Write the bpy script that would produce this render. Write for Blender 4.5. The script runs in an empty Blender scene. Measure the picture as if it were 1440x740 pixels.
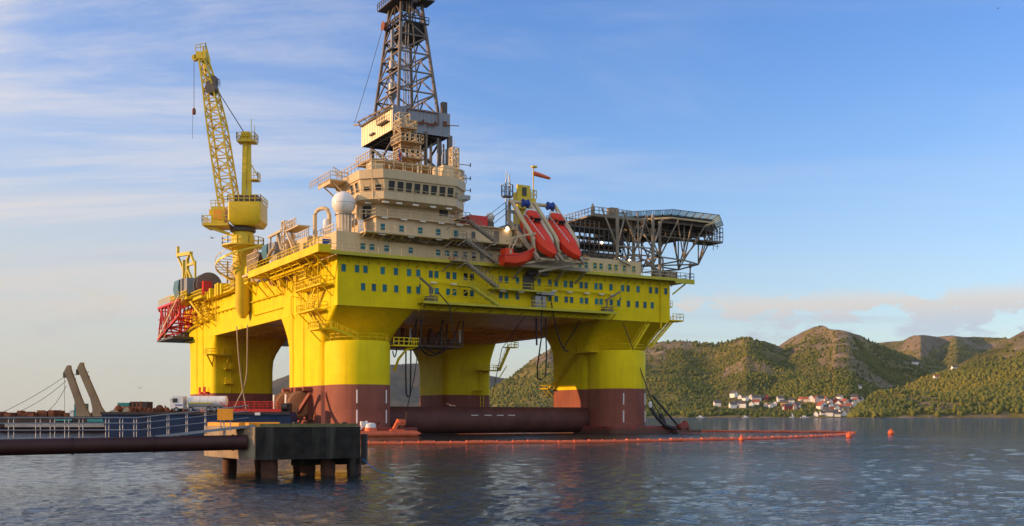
import bpy, bmesh, math, random
import numpy as np
from mathutils import Vector, Matrix, noise
random.seed(7)
R = math.radians
scene = bpy.context.scene
COL = scene.collection
V3 = Vector

# ------------------------------------------------------------------ camera constants (metres, camera looks along +Y, stands on a quay)
F_PX, CX, HY, CZ = 1504.0, 720.0, 584.5, 3.05
RIG_O = V3((-25.8, 158.0, 0.0))
RIG_ROT = R(30)
RIG = Matrix.Translation(RIG_O) @ Matrix.Rotation(RIG_ROT, 4, 'Z')
RIG_INV = RIG.inverted()


def rig(p):
    """world point -> platform coordinates (u along the front, v along the side, z up)"""
    return RIG_INV @ V3(p)


def wpt(px, py, Y):
    return V3(((px - CX) / F_PX * Y, Y, CZ + (HY - py) / F_PX * Y))


# ------------------------------------------------------------------ materials
MATS = {}


def new_mat(name):
    m = bpy.data.materials.new(name)
    m.use_nodes = True
    MATS[name] = m
    return m, m.node_tree.nodes, m.node_tree.links, m.node_tree.nodes['Principled BSDF']


def paint(name, col, rough=0.45, metal=0.0, var=0.18, scale=0.35, grime=None, grime_amt=0.35, streak=False, seams=None, bump=0.0, spec=0.4):
    """painted / rusty surface: broad tone drift, vertical weather streaks, plate seams"""
    m, N, L, b = new_mat(name)
    b.inputs['Roughness'].default_value = rough
    b.inputs['Metallic'].default_value = metal
    b.inputs['Specular IOR Level'].default_value = spec
    tc = N.new('ShaderNodeTexCoord')
    n1 = N.new('ShaderNodeTexNoise'); n1.inputs['Scale'].default_value = scale; n1.inputs['Detail'].default_value = 6
    L.new(tc.outputs['Object'], n1.inputs['Vector'])
    mr = N.new('ShaderNodeMapRange'); mr.inputs[1].default_value = 0.3; mr.inputs[2].default_value = 0.7
    mr.inputs[3].default_value = 1 - var; mr.inputs[4].default_value = 1 + var * 0.5
    L.new(n1.outputs['Fac'], mr.inputs[0])
    mul = N.new('ShaderNodeVectorMath'); mul.operation = 'SCALE'
    mul.inputs[0].default_value = col[:3]
    L.new(mr.outputs[0], mul.inputs['Scale'])
    out = mul.outputs[0]
    if grime is not None:
        mp = N.new('ShaderNodeMapping'); L.new(tc.outputs['Object'], mp.inputs['Vector'])
        mp.inputs['Scale'].default_value = (1.3, 1.3, 0.09) if streak else (1, 1, 1)
        n2 = N.new('ShaderNodeTexNoise'); n2.inputs['Scale'].default_value = 1.1; n2.inputs['Detail'].default_value = 8
        n2.inputs['Roughness'].default_value = 0.65
        L.new(mp.outputs[0], n2.inputs['Vector'])
        r2 = N.new('ShaderNodeMapRange'); r2.inputs[1].default_value = 0.52; r2.inputs[2].default_value = 0.78
        r2.inputs[3].default_value = 0; r2.inputs[4].default_value = grime_amt
        L.new(n2.outputs['Fac'], r2.inputs[0])
        mx = N.new('ShaderNodeMix'); mx.data_type = 'RGBA'
        L.new(r2.outputs[0], mx.inputs[0]); L.new(out, mx.inputs[6]); mx.inputs[7].default_value = (*grime[:3], 1)
        out = mx.outputs[2]
    L.new(out, b.inputs['Base Color'])
    h = None
    if seams:
        br = N.new('ShaderNodeTexWave'); br.wave_type = 'BANDS'; br.bands_direction = 'Z'
        br.inputs['Scale'].default_value = 0.314 / seams * 1.0
        L.new(tc.outputs['Object'], br.inputs['Vector'])
        r3 = N.new('ShaderNodeMapRange'); r3.inputs[1].default_value = 0.985; r3.inputs[2].default_value = 1.0
        r3.inputs[3].default_value = 0; r3.inputs[4].default_value = 1
        L.new(br.outputs['Fac'], r3.inputs[0])
        h = r3.outputs[0]
    if bump or seams:
        bp = N.new('ShaderNodeBump'); bp.inputs['Strength'].default_value = bump or 0.25
        bp.inputs['Distance'].default_value = 0.05
        L.new(h if h is not None else n1.outputs['Fac'], bp.inputs['Height'])
        L.new(bp.outputs[0], b.inputs['Normal'])
    return m


paint('yellow', (0.80, 0.615, 0.004), 0.55, spec=0.1, grime=(0.42, 0.25, 0.015), grime_amt=0.42, streak=True, var=0.12, seams=2.6)
paint('yellow_plain', (0.78, 0.58, 0.006), 0.5, spec=0.15, grime=(0.40, 0.23, 0.015), grime_amt=0.35, var=0.15)
paint('crane_yellow', (0.72, 0.53, 0.02), 0.42, grime=(0.33, 0.2, 0.03), grime_amt=0.35, var=0.15)
paint('deck_green', (0.50, 0.44, 0.015), 0.45, var=0.12)
paint('antifoul', (0.27, 0.088, 0.058), 0.65, spec=0.2, grime=(0.10, 0.05, 0.045), grime_amt=0.55, streak=True, var=0.22, seams=2.4)
paint('antifoul_shaded', (0.115, 0.042, 0.034), 0.6, spec=0.25, grime=(0.05, 0.03, 0.028), grime_amt=0.6, var=0.3)  # darker copy for the front brace, its shade put into the colour
paint('antifoul_red', (0.30, 0.045, 0.035), 0.6, grime=(0.12, 0.04, 0.03), grime_amt=0.5, var=0.2)
paint('underside', (0.88, 0.64, 0.10), 0.35, grime=(0.40, 0.25, 0.07), grime_amt=0.7, var=0.3, scale=0.2)
paint('cream', (0.62, 0.485, 0.29), 0.55, spec=0.2, grime=(0.34, 0.25, 0.14), grime_amt=0.4, streak=True, var=0.1, seams=1.3)
paint('cream_plain', (0.62, 0.49, 0.29), 0.55, spec=0.2, grime=(0.28, 0.19, 0.1), grime_amt=0.4, var=0.15)
paint('beige_steel', (0.42, 0.35, 0.24), 0.5, grime=(0.18, 0.12, 0.07), grime_amt=0.45, var=0.2)
paint('truss_steel', (0.26, 0.215, 0.15), 0.55, grime=(0.10, 0.07, 0.04), grime_amt=0.5, var=0.25)
paint('dark_steel', (0.085, 0.075, 0.065), 0.5, metal=0.2, var=0.3)
paint('brown_steel', (0.17, 0.135, 0.10), 0.5, grime=(0.30, 0.18, 0.09), grime_amt=0.4, var=0.3)
paint('grey_steel', (0.30, 0.31, 0.32), 0.45, metal=0.2, var=0.2, grime=(0.15, 0.12, 0.1))
paint('galv', (0.24, 0.26, 0.29), 0.45, metal=0.4, var=0.15)
paint('white', (0.76, 0.75, 0.72), 0.4, grime=(0.42, 0.36, 0.28), grime_amt=0.25, var=0.06)
paint('boat_red', (0.80, 0.055, 0.014), 0.4, var=0.1, spec=0.25)
paint('rust_tan', (0.40, 0.20, 0.09), 0.7, grime=(0.16, 0.08, 0.05), grime_amt=0.5, var=0.3)
paint('red', (0.62, 0.03, 0.02), 0.45, grime=(0.25, 0.03, 0.02), grime_amt=0.4, var=0.2)
paint('orange', (0.78, 0.15, 0.05), 0.5, grime=(0.45, 0.10, 0.05), grime_amt=0.3, var=0.2, scale=1.5)
paint('black', (0.012, 0.012, 0.013), 0.5, var=0.3)
paint('blue', (0.02, 0.06, 0.32), 0.4, var=0.2)
paint('hull_blue', (0.008, 0.028, 0.085), 0.42, grime=(0.05, 0.04, 0.04), grime_amt=0.5, streak=True, var=0.25)
paint('hull_dark', (0.035, 0.03, 0.03), 0.5, grime=(0.10, 0.035, 0.02), grime_amt=0.6, var=0.3)
paint('teal', (0.03, 0.27, 0.30), 0.4, grime=(0.05, 0.12, 0.12), grime_amt=0.4, var=0.2)
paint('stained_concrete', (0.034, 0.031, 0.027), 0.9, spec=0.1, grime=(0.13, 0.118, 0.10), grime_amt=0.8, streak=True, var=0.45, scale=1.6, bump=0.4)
paint('rust', (0.22, 0.075, 0.035), 0.75, grime=(0.09, 0.035, 0.02), grime_amt=0.7, var=0.35, scale=1.2)
paint('pile_rust', (0.11, 0.045, 0.025), 0.8, grime=(0.03, 0.02, 0.015), grime_amt=0.8, var=0.4, scale=1.5)
paint('oxblood', (0.042, 0.010, 0.008), 0.6, grime=(0.03, 0.012, 0.01), grime_amt=0.6, var=0.3, scale=0.8)
paint('sign_orange', (0.80, 0.33, 0.02), 0.5, grime=(0.4, 0.2, 0.05), grime_amt=0.3, var=0.1, scale=2)
paint('wood', (0.42, 0.28, 0.13), 0.7, var=0.25, scale=1.5)
paint('rope', (0.45, 0.36, 0.22), 0.8, var=0.2)
paint('cable_dark', (0.03, 0.028, 0.026), 0.6, var=0.2)
paint('radome', (0.80, 0.78, 0.74), 0.35, var=0.04)
paint('skin_grey', (0.25, 0.26, 0.28), 0.6)
paint('blue_rope', (0.03, 0.22, 0.42), 0.6)
paint('feather', (0.72, 0.72, 0.72), 0.7)
paint('mosswood', (0.17, 0.15, 0.06), 0.85, grime=(0.05, 0.05, 0.02), grime_amt=0.6, var=0.4, scale=3)

# corrugated wind-wall cladding
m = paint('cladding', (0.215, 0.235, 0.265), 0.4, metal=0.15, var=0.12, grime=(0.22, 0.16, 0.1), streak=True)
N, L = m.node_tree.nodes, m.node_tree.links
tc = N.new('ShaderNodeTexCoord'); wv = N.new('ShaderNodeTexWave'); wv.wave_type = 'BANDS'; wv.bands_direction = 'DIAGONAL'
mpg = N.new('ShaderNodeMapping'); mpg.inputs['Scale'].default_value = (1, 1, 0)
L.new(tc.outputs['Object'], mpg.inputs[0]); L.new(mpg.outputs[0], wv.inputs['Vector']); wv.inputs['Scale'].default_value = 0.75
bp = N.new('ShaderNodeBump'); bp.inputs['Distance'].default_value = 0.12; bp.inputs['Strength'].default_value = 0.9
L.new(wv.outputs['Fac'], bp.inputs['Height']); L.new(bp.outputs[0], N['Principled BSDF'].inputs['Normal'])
cl = m.copy(); cl.name = 'cladding_sunlit'; MATS['cladding_sunlit'] = cl  # copy for the sun-facing side, warm sunlight put into its colour
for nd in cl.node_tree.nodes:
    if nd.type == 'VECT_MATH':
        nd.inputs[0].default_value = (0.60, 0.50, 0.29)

# glass
def glass(name, col, rough=0.08, spec=0.6):
    m, N, L, b = new_mat(name)
    b.inputs['Base Color'].default_value = (*col, 1)
    b.inputs['Roughness'].default_value = rough
    b.inputs['Specular IOR Level'].default_value = spec
    return m


glass('pane_teal', (0.004, 0.135, 0.175), 0.3, 0.18)
glass('pane_teal_pale', (0.02, 0.19, 0.22), 0.3, 0.18)
glass('pane_teal_deep', (0.003, 0.085, 0.125), 0.25, 0.25)
glass('pane_dark', (0.006, 0.010, 0.014), 0.06)
glass('pane_green', (0.015, 0.10, 0.095), 0.1)
m, N, L, b = new_mat('net_teal')      # woven net: half open, lets light through
tl = N.new('ShaderNodeBsdfTranslucent'); tl.inputs[0].default_value = (.32, .46, .42, 1); tp = N.new('ShaderNodeBsdfTransparent')
ms = N.new('ShaderNodeMixShader'); ms.inputs[0].default_value = .45; L.new(tl.outputs[0], ms.inputs[1]); L.new(tp.outputs[0], ms.inputs[2]); L.new(ms.outputs[0], N['Material Output'].inputs[0])
glass('lens', (0.75, 0.72, 0.62), 0.3)
m, N, L, b = new_mat('lamp_on')
b.inputs['Base Color'].default_value = (0.9, 0.8, 0.6, 1)
b.inputs['Emission Color'].default_value = (1.0, 0.72, 0.42, 1)
b.inputs['Emission Strength'].default_value = 9.0

# concrete of the mooring dolphin, rain streaked
m = paint('post_steel', (0.22, 0.175, 0.115), 0.6, grime=(0.1, 0.07, 0.04), grime_amt=0.5, streak=True, var=0.25)
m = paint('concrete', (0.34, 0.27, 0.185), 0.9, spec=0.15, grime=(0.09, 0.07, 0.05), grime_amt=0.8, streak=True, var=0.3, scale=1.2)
N, L = m.node_tree.nodes, m.node_tree.links
nz = N.new('ShaderNodeTexNoise'); nz.inputs['Scale'].default_value = 9; nz.inputs['Detail'].default_value = 8
tc = N.new('ShaderNodeTexCoord'); L.new(tc.outputs['Object'], nz.inputs['Vector'])
bp = N.new('ShaderNodeBump'); bp.inputs['Distance'].default_value = 0.03; bp.inputs['Strength'].default_value = 0.6
L.new(nz.outputs['Fac'], bp.inputs['Height']); L.new(bp.outputs[0], N['Principled BSDF'].inputs['Normal'])


# weed and scum band just above the waterline on the submerged steel
for nm in ('antifoul', 'antifoul_red'):
    m = MATS[nm]; N, L = m.node_tree.nodes, m.node_tree.links; b = N['Principled BSDF']
    src = b.inputs['Base Color'].links[0].from_socket
    geo = N.new('ShaderNodeNewGeometry'); sx = N.new('ShaderNodeSeparateXYZ'); L.new(geo.outputs['Position'], sx.inputs[0])
    nz = N.new('ShaderNodeTexNoise'); nz.inputs['Scale'].default_value = .9; nz.inputs['Detail'].default_value = 7; L.new(geo.outputs['Position'], nz.inputs['Vector'])
    ma = N.new('ShaderNodeMath'); ma.operation = 'MULTIPLY_ADD'; L.new(nz.outputs['Fac'], ma.inputs[0]); ma.inputs[1].default_value = -2.6; L.new(sx.outputs[2], ma.inputs[2])
    mr = N.new('ShaderNodeMapRange'); mr.inputs[1].default_value = .1; mr.inputs[2].default_value = -.7; mr.inputs[3].default_value = 0; mr.inputs[4].default_value = .75; L.new(ma.outputs[0], mr.inputs[0])
    mx = N.new('ShaderNodeMix'); mx.data_type = 'RGBA'; L.new(mr.outputs[0], mx.inputs[0]); L.new(src, mx.inputs[6]); mx.inputs[7].default_value = (.05, .045, .025, 1); L.new(mx.outputs[2], b.inputs['Base Color'])

# ------------------------------------------------------------------ mesh builder
class MB:
    def __init__(self):
        self.v, self.f, self.m = [], [], []
        self.cur = 0

    def add(self, vs, fs):
        o = len(self.v)
        self.v += [tuple(p) for p in vs]
        self.f += [tuple(i + o for i in f) for f in fs]
        self.m += [self.cur] * len(fs)
        return self

    def box(self, x0, x1, y0, y1, z0, z1):
        vs = [(x, y, z) for z in (z0, z1) for y in (y0, y1) for x in (x0, x1)]
        return self.add(vs, [(0, 2, 3, 1), (4, 5, 7, 6), (0, 1, 5, 4), (2, 6, 7, 3), (0, 4, 6, 2), (1, 3, 7, 5)])

    def bar(self, p, q, w, h=None, up=(0, 0, 1)):
        p, q = V3(p), V3(q); h = h or w
        d = (q - p)
        if d.length < 1e-6: return self
        d.normalize(); u = V3(up)
        if abs(d.dot(u)) > 0.98: u = V3((1, 0, 0))
        s = d.cross(u).normalized() * (w / 2); t = s.cross(d).normalized() * (h / 2)
        vs = [a + i * s + j * t for a in (p, q) for i, j in ((-1, -1), (1, -1), (1, 1), (-1, 1))]
        return self.add(vs, [(3, 2, 1, 0), (4, 5, 6, 7), (0, 1, 5, 4), (1, 2, 6, 5), (2, 3, 7, 6), (3, 0, 4, 7)])

    def tube(self, p, q, r, r2=None, n=8, caps=True):
        return self.lathe_axis(p, q, [(0, r), (1, r if r2 is None else r2)], n, caps)

    def lathe_axis(self, p, q, prof, n=16, caps=True):
        """prof: (fraction along p->q, radius)"""
        p, q = V3(p), V3(q); d = q - p
        ln = d.length
        if ln < 1e-6: return self
        dn = d / ln; u = V3((0, 0, 1)) if abs(dn.z) < 0.95 else V3((1, 0, 0))
        a = dn.cross(u).normalized(); b = dn.cross(a).normalized()
        vs, fs = [], []
        for t, r in prof:
            c = p + d * t
            for k in range(n):
                an = 2 * math.pi * k / n
                vs.append(c + a * (math.cos(an) * r) + b * (math.sin(an) * r))
        for i in range(len(prof) - 1):
            for k in range(n):
                k2 = (k + 1) % n
                fs.append((i * n + k, i * n + k2, (i + 1) * n + k2, (i + 1) * n + k))
        if caps:
            fs.append(tuple(range(n - 1, -1, -1))); e = (len(prof) - 1) * n
            fs.append(tuple(e + k for k in range(n)))
        return self.add(vs, fs)

    def lathe(self, c, prof, n=24, caps=True):
        z0 = prof[0][0]; z1 = prof[-1][0]
        c = V3(c)
        return self.lathe_axis(c + V3((0, 0, z0)), c + V3((0, 0, z1)), [((z - z0) / (z1 - z0), r) for z, r in prof], n, caps)

    def sphere(self, c, r, n=20, m=12, sz=1.0):
        prof = [(-math.cos(math.pi * i / m) * r * sz, max(0.002, math.sin(math.pi * i / m) * r)) for i in range(m + 1)]
        return self.lathe(c, prof, n, True)

    def path(self, pts, r, n=6):
        pts = [V3(p) for p in pts]
        vs, fs = [], []
        for i, p in enumerate(pts):
            d = (pts[min(i + 1, len(pts) - 1)] - pts[max(i - 1, 0)]).normalized()
            u = V3((0, 0, 1)) if abs(d.z) < 0.95 else V3((1, 0.3, 0)).normalized()
            a = d.cross(u).normalized(); b = d.cross(a).normalized()
            for k in range(n):
                an = 2 * math.pi * k / n
                vs.append(p + a * math.cos(an) * r + b * math.sin(an) * r)
        for i in range(len(pts) - 1):
            for k in range(n):
                k2 = (k + 1) % n
                fs.append((i * n + k, i * n + k2, (i + 1) * n + k2, (i + 1) * n + k))
        fs.append(tuple(range(n - 1, -1, -1))); e = (len(pts) - 1) * n
        fs.append(tuple(e + k for k in range(n)))
        return self.add(vs, fs)

    def loft(self, rings, caps=(True, True), mats=None):
        n = len(rings[0]); vs = [p for r in rings for p in r]
        o = len(self.v); self.v += [tuple(p) for p in vs]
        for i in range(len(rings) - 1):
            for k in range(n):
                k2 = (k + 1) % n
                self.f.append(tuple(o + j for j in (i * n + k, i * n + k2, (i + 1) * n + k2, (i + 1) * n + k)))
                self.m.append(mats[i] if mats else self.cur)
        if caps[0]:
            self.f.append(tuple(o + k for k in range(n - 1, -1, -1))); self.m.append(mats[0] if mats else self.cur)
        if caps[1]:
            e = (len(rings) - 1) * n
            self.f.append(tuple(o + e + k for k in range(n))); self.m.append(mats[-1] if mats else self.cur)
        return self

    def prism(self, poly, z0, z1, poly2=None):
        return self.loft([[(x, y, z0) for x, y in poly], [(x, y, z1) for x, y in (poly2 or poly)]])

    def rail(self, pts, h=1.1, sp=1.6, r=0.035, bars=(0.5, 1.0), closed=False):
        pts = [V3(p) for p in pts]
        if closed: pts = pts + [pts[0]]
        for a, b in zip(pts, pts[1:]):
            for k in bars:
                up = V3((0, 0, h * k)); self.bar(a + up, b + up, r * 2)
            n = max(1, round((b - a).length / sp))
            for i in range(n + 1):
                p = a.lerp(b, i / n); self.bar(p, p + V3((0, 0, h)), r * 2)
        return self

    def stairs(self, a, b, side, n=12, hr=True, tw=0.28):
        """flight between a and b, side = half-width vector"""
        a, b, s = V3(a), V3(b), V3(side)
        for k in (-1, 1):
            self.bar(a + s * k, b + s * k, 0.08, 0.34)
            if hr:
                self.bar(a + s * k + V3((0, 0, 1.0)), b + s * k + V3((0, 0, 1.0)), 0.07)
                for i in range(0, 6):
                    p = a.lerp(b, i / 5) + s * k
                    self.bar(p, p + V3((0, 0, 1.0)), 0.06)
        d = (b - a); d.z = 0; d.normalize(); d *= tw / 2
        for i in range(1, n):
            p = a.lerp(b, i / n)
            self.add([p - s - d, p + s - d, p + s + d, p - s + d, p - s - d - V3((0, 0, .04)), p + s - d - V3((0, 0, .04)), p + s + d - V3((0, 0, .04)), p - s + d - V3((0, 0, .04))],
                     [(0, 1, 2, 3), (7, 6, 5, 4), (0, 4, 5, 1), (1, 5, 6, 2), (2, 6, 7, 3), (3, 7, 4, 0)])
        return self

    def lattice(self, A, B, nseg, rc, rb, cross=False, ring=True, skip=()):
        """four-chord truss between quads A and B"""
        A = [V3(p) for p in A]; B = [V3(p) for p in B]; n = len(A)
        for a, b in zip(A, B): self.bar(a, b, rc * 2)
        for f in range(n):
            if f in skip: continue
            g = (f + 1) % n
            for i in range(nseg):
                t0, t1 = i / nseg, (i + 1) / nseg
                a0, a1, b0, b1 = A[f].lerp(B[f], t0), A[f].lerp(B[f], t1), A[g].lerp(B[g], t0), A[g].lerp(B[g], t1)
                if cross:
                    self.bar(a0, b1, rb * 2); self.bar(b0, a1, rb * 2)
                elif i % 2: self.bar(a0, b1, rb * 2)
                else: self.bar(b0, a1, rb * 2)
                if ring: self.bar(a1, b1, rb * 2)
        return self

    def build(self, name, mats, parent=None, base=None, sharp=35, fix=True):
        """mats: name or list; base is subtracted from every vertex"""
        me = bpy.data.meshes.new(name)
        b = V3(base) if base is not None else V3((0, 0, 0))
        me.from_pydata([(p[0] - b.x, p[1] - b.y, p[2] - b.z) for p in self.v], [], self.f)
        mats = [mats] if isinstance(mats, str) else mats
        for mn in mats: me.materials.append(MATS[mn])
        if len(mats) > 1: me.polygons.foreach_set('material_index', self.m)
        if fix:
            bm = bmesh.new(); bm.from_mesh(me); bmesh.ops.recalc_face_normals(bm, faces=bm.faces); bm.to_mesh(me); bm.free()
        if sharp:
            me.polygons.foreach_set('use_smooth', [True] * len(me.polygons))
            me.set_sharp_from_angle(angle=R(sharp))
        me.update()
        o = bpy.data.objects.new(name, me); COL.objects.link(o)
        if parent is not None: o.parent = parent
        return o


def rrect(x0, x1, y0, y1, r, z=None, n=5, r4=None):
    """rounded rectangle footprint, counter-clockwise"""
    pts = []
    rr = r4 or (r, r, r, r)
    for (cx, cy, a0, q) in ((x1 - rr[0], y0 + rr[0], -90, rr[0]), (x1 - rr[1], y1 - rr[1], 0, rr[1]), (x0 + rr[2], y1 - rr[2], 90, rr[2]), (x0 + rr[3], y0 + rr[3], 180, rr[3])):
        for i in range(n + 1):
            a = R(a0 + 90 * i / n)
            p = (cx + math.cos(a) * q, cy + math.sin(a) * q)
            pts.append(p if z is None else (*p, z))
    return pts


BASE = {}


def tag(o, label=None, cat=None, group=None, kind=None):
    if label: o['label'] = label
    if cat: o['category'] = cat
    if group: o['group'] = group
    if kind: o['kind'] = kind
    return o


def thing(name, label, cat, base=(0, 0, 0), frame='rig', group=None):
    """an Empty at the thing's base that parents its parts"""
    o = bpy.data.objects.new(name, None); COL.objects.link(o)
    M = RIG if frame == 'rig' else Matrix.Identity(4)
    o.matrix_world = M @ Matrix.Translation(V3(base))
    BASE[o] = V3(base)
    return tag(o, label, cat, group)


def part(name, mb, mats, parent, root=None, label=None, **k):
    r = root or parent
    o = mb.build(name, mats, parent, BASE[r], **k)
    if label: o['label'] = label
    return o


def single(name, mb, mats, label, cat, base, frame='rig', group=None, kind=None, **k):
    o = mb.build(name, mats, None, base, **k)
    M = RIG if frame == 'rig' else Matrix.Identity(4)
    o.matrix_world = M @ Matrix.Translation(V3(base))
    BASE[o] = V3(base)
    return tag(o, label, cat, group, kind)


def copy_tree(o, parent=None):
    c = o.copy(); COL.objects.link(c)
    if parent is not None: c.parent = parent
    for ch in [x for x in o.children]:
        copy_tree(ch, c)
    return c


def sag(a, b, drop, n=12):
    a, b = V3(a), V3(b)
    return [a.lerp(b, i / n) - V3((0, 0, drop * 4 * (i / n) * (1 - i / n))) for i in range(n + 1)]
# scene parameters
SUN_EL, SUN_AZ, SUN_E, SUN_C = 12.0, 9.0, 3.6, (1.0, .56, .26)
SKY_E, DUST, OZONE, SKY_SAT, SKY_TINT, SKY_LOW = .15, .5, 2.0, 1.0, (.55, .76, 1.14), (.82, .88, 1.06)
CLOUD_W, CLOUD_G, CLOUD_P, CLOUD_H, CLOUD_FILL, CLOUD_V = (3.3, 3.2, 3.35), (2.0, 2.35, 3.0), (3.5, 3.05, 2.7), (2.75, 2.6, 2.2), (3.4, 3.65, 4.1), (2.85, 2.95, 3.25)
CIRRUS, HAZE, EXPO = 1.0, 2.6e-5, 0.66
WAVE, WAVE_A = (.09, .19, .10), .0031
def N_rgb(N, L, c):
    n = N.new('ShaderNodeRGB'); n.outputs[0].default_value = (*c, 1); return n.outputs[0]
# ================================================================== the platform itself (u along the front, v along the side)
ZB, ZD, ZP = 19.4, 26.9, 7.7          # box bottom, main deck, paint line
plat = thing('oil_platform', 'huge yellow semi-submersible drilling platform standing on brown-footed columns in the fjord', 'oil platform', (0, 0, 0))

# deck box: side wall lower edge curves between the legs, so the box is one extruded body
mb = MB()
mb.box(0, 62, 0, 96, ZB, ZD)
mb.cur = 1
mb.box(0.3, 61.7, 0.3, 95.7, ZB - 0.06, ZB - 0.01)
deck_box = part('deck_box', mb, ['yellow', 'underside'], plat, sharp=30)
mb = MB()
for i in range(8): mb.box(4, 58, 28 + i * 4.4, 28.35 + i * 4.4, ZB - 0.55, ZB - 0.07)
for i in range(5): mb.box(14 + i * 8, 14.3 + i * 8, 25, 64, ZB - 0.45, ZB - 0.07)
part('underdeck_girder', mb, 'underside', deck_box, plat)


def column(u0, u1, v0, v1, fl, name='column'):
    """fl = flare at the top on (u0, u1, v0, v1) sides"""
    mb = MB()
    rings, mats = [], []
    for z, k in ((-1.2, 0), (ZP, 0), (12.5, 0), (14.6, .06), (16.0, .25), (17.6, .58), (ZB - 0.02, 1.0)):
        rr = 1.5 - .7 * k
        rings.append(rrect(u0 - fl[0] * k, u1 + fl[1] * k, v0 - fl[2] * k, v1 + fl[3] * k, rr, z, 6))
    mb.loft(rings, mats=[1, 0, 0, 0, 0, 0])
    return part(name, mb, ['yellow', 'antifoul'], plat, sharp=30)


c_near = column(0, 11.6, 7, 23.4, (0, 1.4, 6.6, 3.6))
c_right = column(48.9, 62, 7, 18.8, (1.2, 0, 6.6, 2.4))
c_far = column(0, 13.2, 72.2, 92, (0, 2.2, 2.6, 0))
c_back = column(49.8, 62, 65, 79, (1.2, 0, 2.4, 2.0))
for u0, u1 in ((0.1, 9.6), (48.8, 58.2)):
    mb = MB()
    rg = [rrect(u0, u1, -1, 9.5, 4.6, z, 12) for z in (-1.2, ZP, 13.9)] + [rrect(u0 + .12, u1 - .12, -.88, 9.5, 4.6, 14.3, 12)]
    mb.loft(rg, mats=[1, 0, 0])
    sp = part('sponson', mb, ['yellow', 'antifoul'], plat, sharp=30)
    mb = MB()
    ring = [p for p in rrect(u0 + .2, u1 - .2, -.8, 9.3, 4.5, 14.3, 6)][:14]
    ring2 = [p for p in rrect(u0 + .2, u1 - .2, -.8, 9.3, 4.5, 14.3, 6)][21:]
    mb.rail(ring2 + ring[:7], 1.05, 1.8, .04)
    part('railing', mb, 'yellow_plain', sp, plat)
    mb = MB()      # painted draught marks, raised 1 cm
    cu = (u0 + u1) / 2
    for du, ny in ((-2.0, -.66), (2.9, -0.16)):
        for z0 in (1.9, 4.9):
            mb.box(cu + du - .09, cu + du + .09, ny - .03, ny + .12, z0, z0 + 2.0)
    part('draught_mark', mb, 'white', sp, plat)

# pontoons and the horizontal brace
for u0, u1 in ((-0.8, 12.2), (47.6, 62.6)):
    mb = MB(); mb.prism(rrect(u0, u1, -3.4, 95, 2.2, None, 6), -2.5, 1.25)
    part('pontoon', mb, 'antifoul_red', plat, sharp=30)
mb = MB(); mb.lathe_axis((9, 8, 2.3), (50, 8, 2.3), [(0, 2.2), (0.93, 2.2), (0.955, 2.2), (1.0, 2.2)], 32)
br = part('brace', mb, 'antifoul_shaded', plat)
mb = MB()
for u, z in ((25.5, 3.1), (28.0, 3.1), (30.3, 3.1), (32.5, 3.1), (29.3, 2.3)):
    mb.box(u, u + 1.3, 5.83 if z < 2.5 else 5.92, 6.3, z - .05, z + .05)
part('draught_mark', mb, 'white', br, plat)
mb = MB(); mb.lathe_axis((12, 71, 2.3), (50, 71, 2.3), [(0, 2.2), (1, 2.2)], 24)
part('brace', mb, 'antifoul', plat)

# ---------------------------------------------------------------- windows (shared meshes, one object each)
def win_mesh(w, h, pane, frame_mat, fw=0.07, fd=0.07):
    mb = MB()
    for a in ((-w / 2 - fw, -w / 2, -h / 2 - fw, h / 2 + fw), (w / 2, w / 2 + fw, -h / 2 - fw, h / 2 + fw), (-w / 2, w / 2, -h / 2 - fw, -h / 2), (-w / 2, w / 2, h / 2, h / 2 + fw)):
        mb.box(a[0], a[1], -fd, 0.03, a[2], a[3])
    mb.cur = 1
    mb.box(-w / 2, w / 2, -0.015, 0.03, -h / 2, h / 2)
    o = mb.build('window', [frame_mat, pane]); me = o.data; bpy.data.objects.remove(o)
    return me


W_Y = win_mesh(0.70, 1.10, 'pane_teal', 'yellow_plain')
W_A = win_mesh(0.78, 0.95, 'pane_teal', 'cream_plain')
W_D = win_mesh(0.72, 1.15, 'pane_dark', 'cream_plain')
W_B = win_mesh(1.02, 1.45, 'pane_dark', 'cream_plain', 0.06)
W_B2 = win_mesh(1.5, 1.45, 'pane_dark', 'cream_plain', 0.06)


def window(me, p, parent, rz=0.0, label=None, rx=0.0):
    o = bpy.data.objects.new('window', me); COL.objects.link(o); o.parent = parent
    o.location = V3(p); o.rotation_euler = (rx, 0, rz)
    if label: o['label'] = label
    return o


UP = [0.96, 3.09, 4.42, 7.21, 9.37, 11.56, 13.11, 15.24, 16.22, 18.24, 19.36, 21.32, 22.45, 27.68, 28.73, 30.78, 34.91, 36.97, 38.22, 40.04, 41.17, 43.17, 44.17, 46.2, 47.16, 49.28, 51.74, 52.87, 55.0, 57.71, 59.02, 61.06]
LO = [4.05, 5.78, 7.54, 9.43, 11.56, 13.11, 15.29, 16.27, 18.24, 19.36, 21.32, 22.45, 27.68, 28.73, 30.78, 34.91, 36.97, 38.22, 40.18, 41.26, 43.25, 44.24, 46.29, 47.22, 49.34, 50.89, 52.95, 54.8, 56.5, 58.08]
W_YD = win_mesh(0.70, 1.10, 'pane_dark', 'yellow_plain')
W_Y1, W_Y2 = win_mesh(0.70, 1.10, 'pane_teal_pale', 'yellow_plain'), win_mesh(0.70, 1.10, 'pane_teal_deep', 'yellow_plain')
wr = random.Random(2); WY = lambda: wr.choice((W_Y, W_Y, W_Y1, W_Y2, W_Y2))
for u in UP: window(W_YD if 21 < u < 23 or u == 27.68 else WY(), (u, 0, 24.95), deck_box)
for u in LO: window(W_YD if 21 < u < 22 else WY(), (u, 0, 22.32), deck_box)
mb = MB()
mb.box(31.8, 33.9, -.12, .1, 23.4, 25.9)
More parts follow.
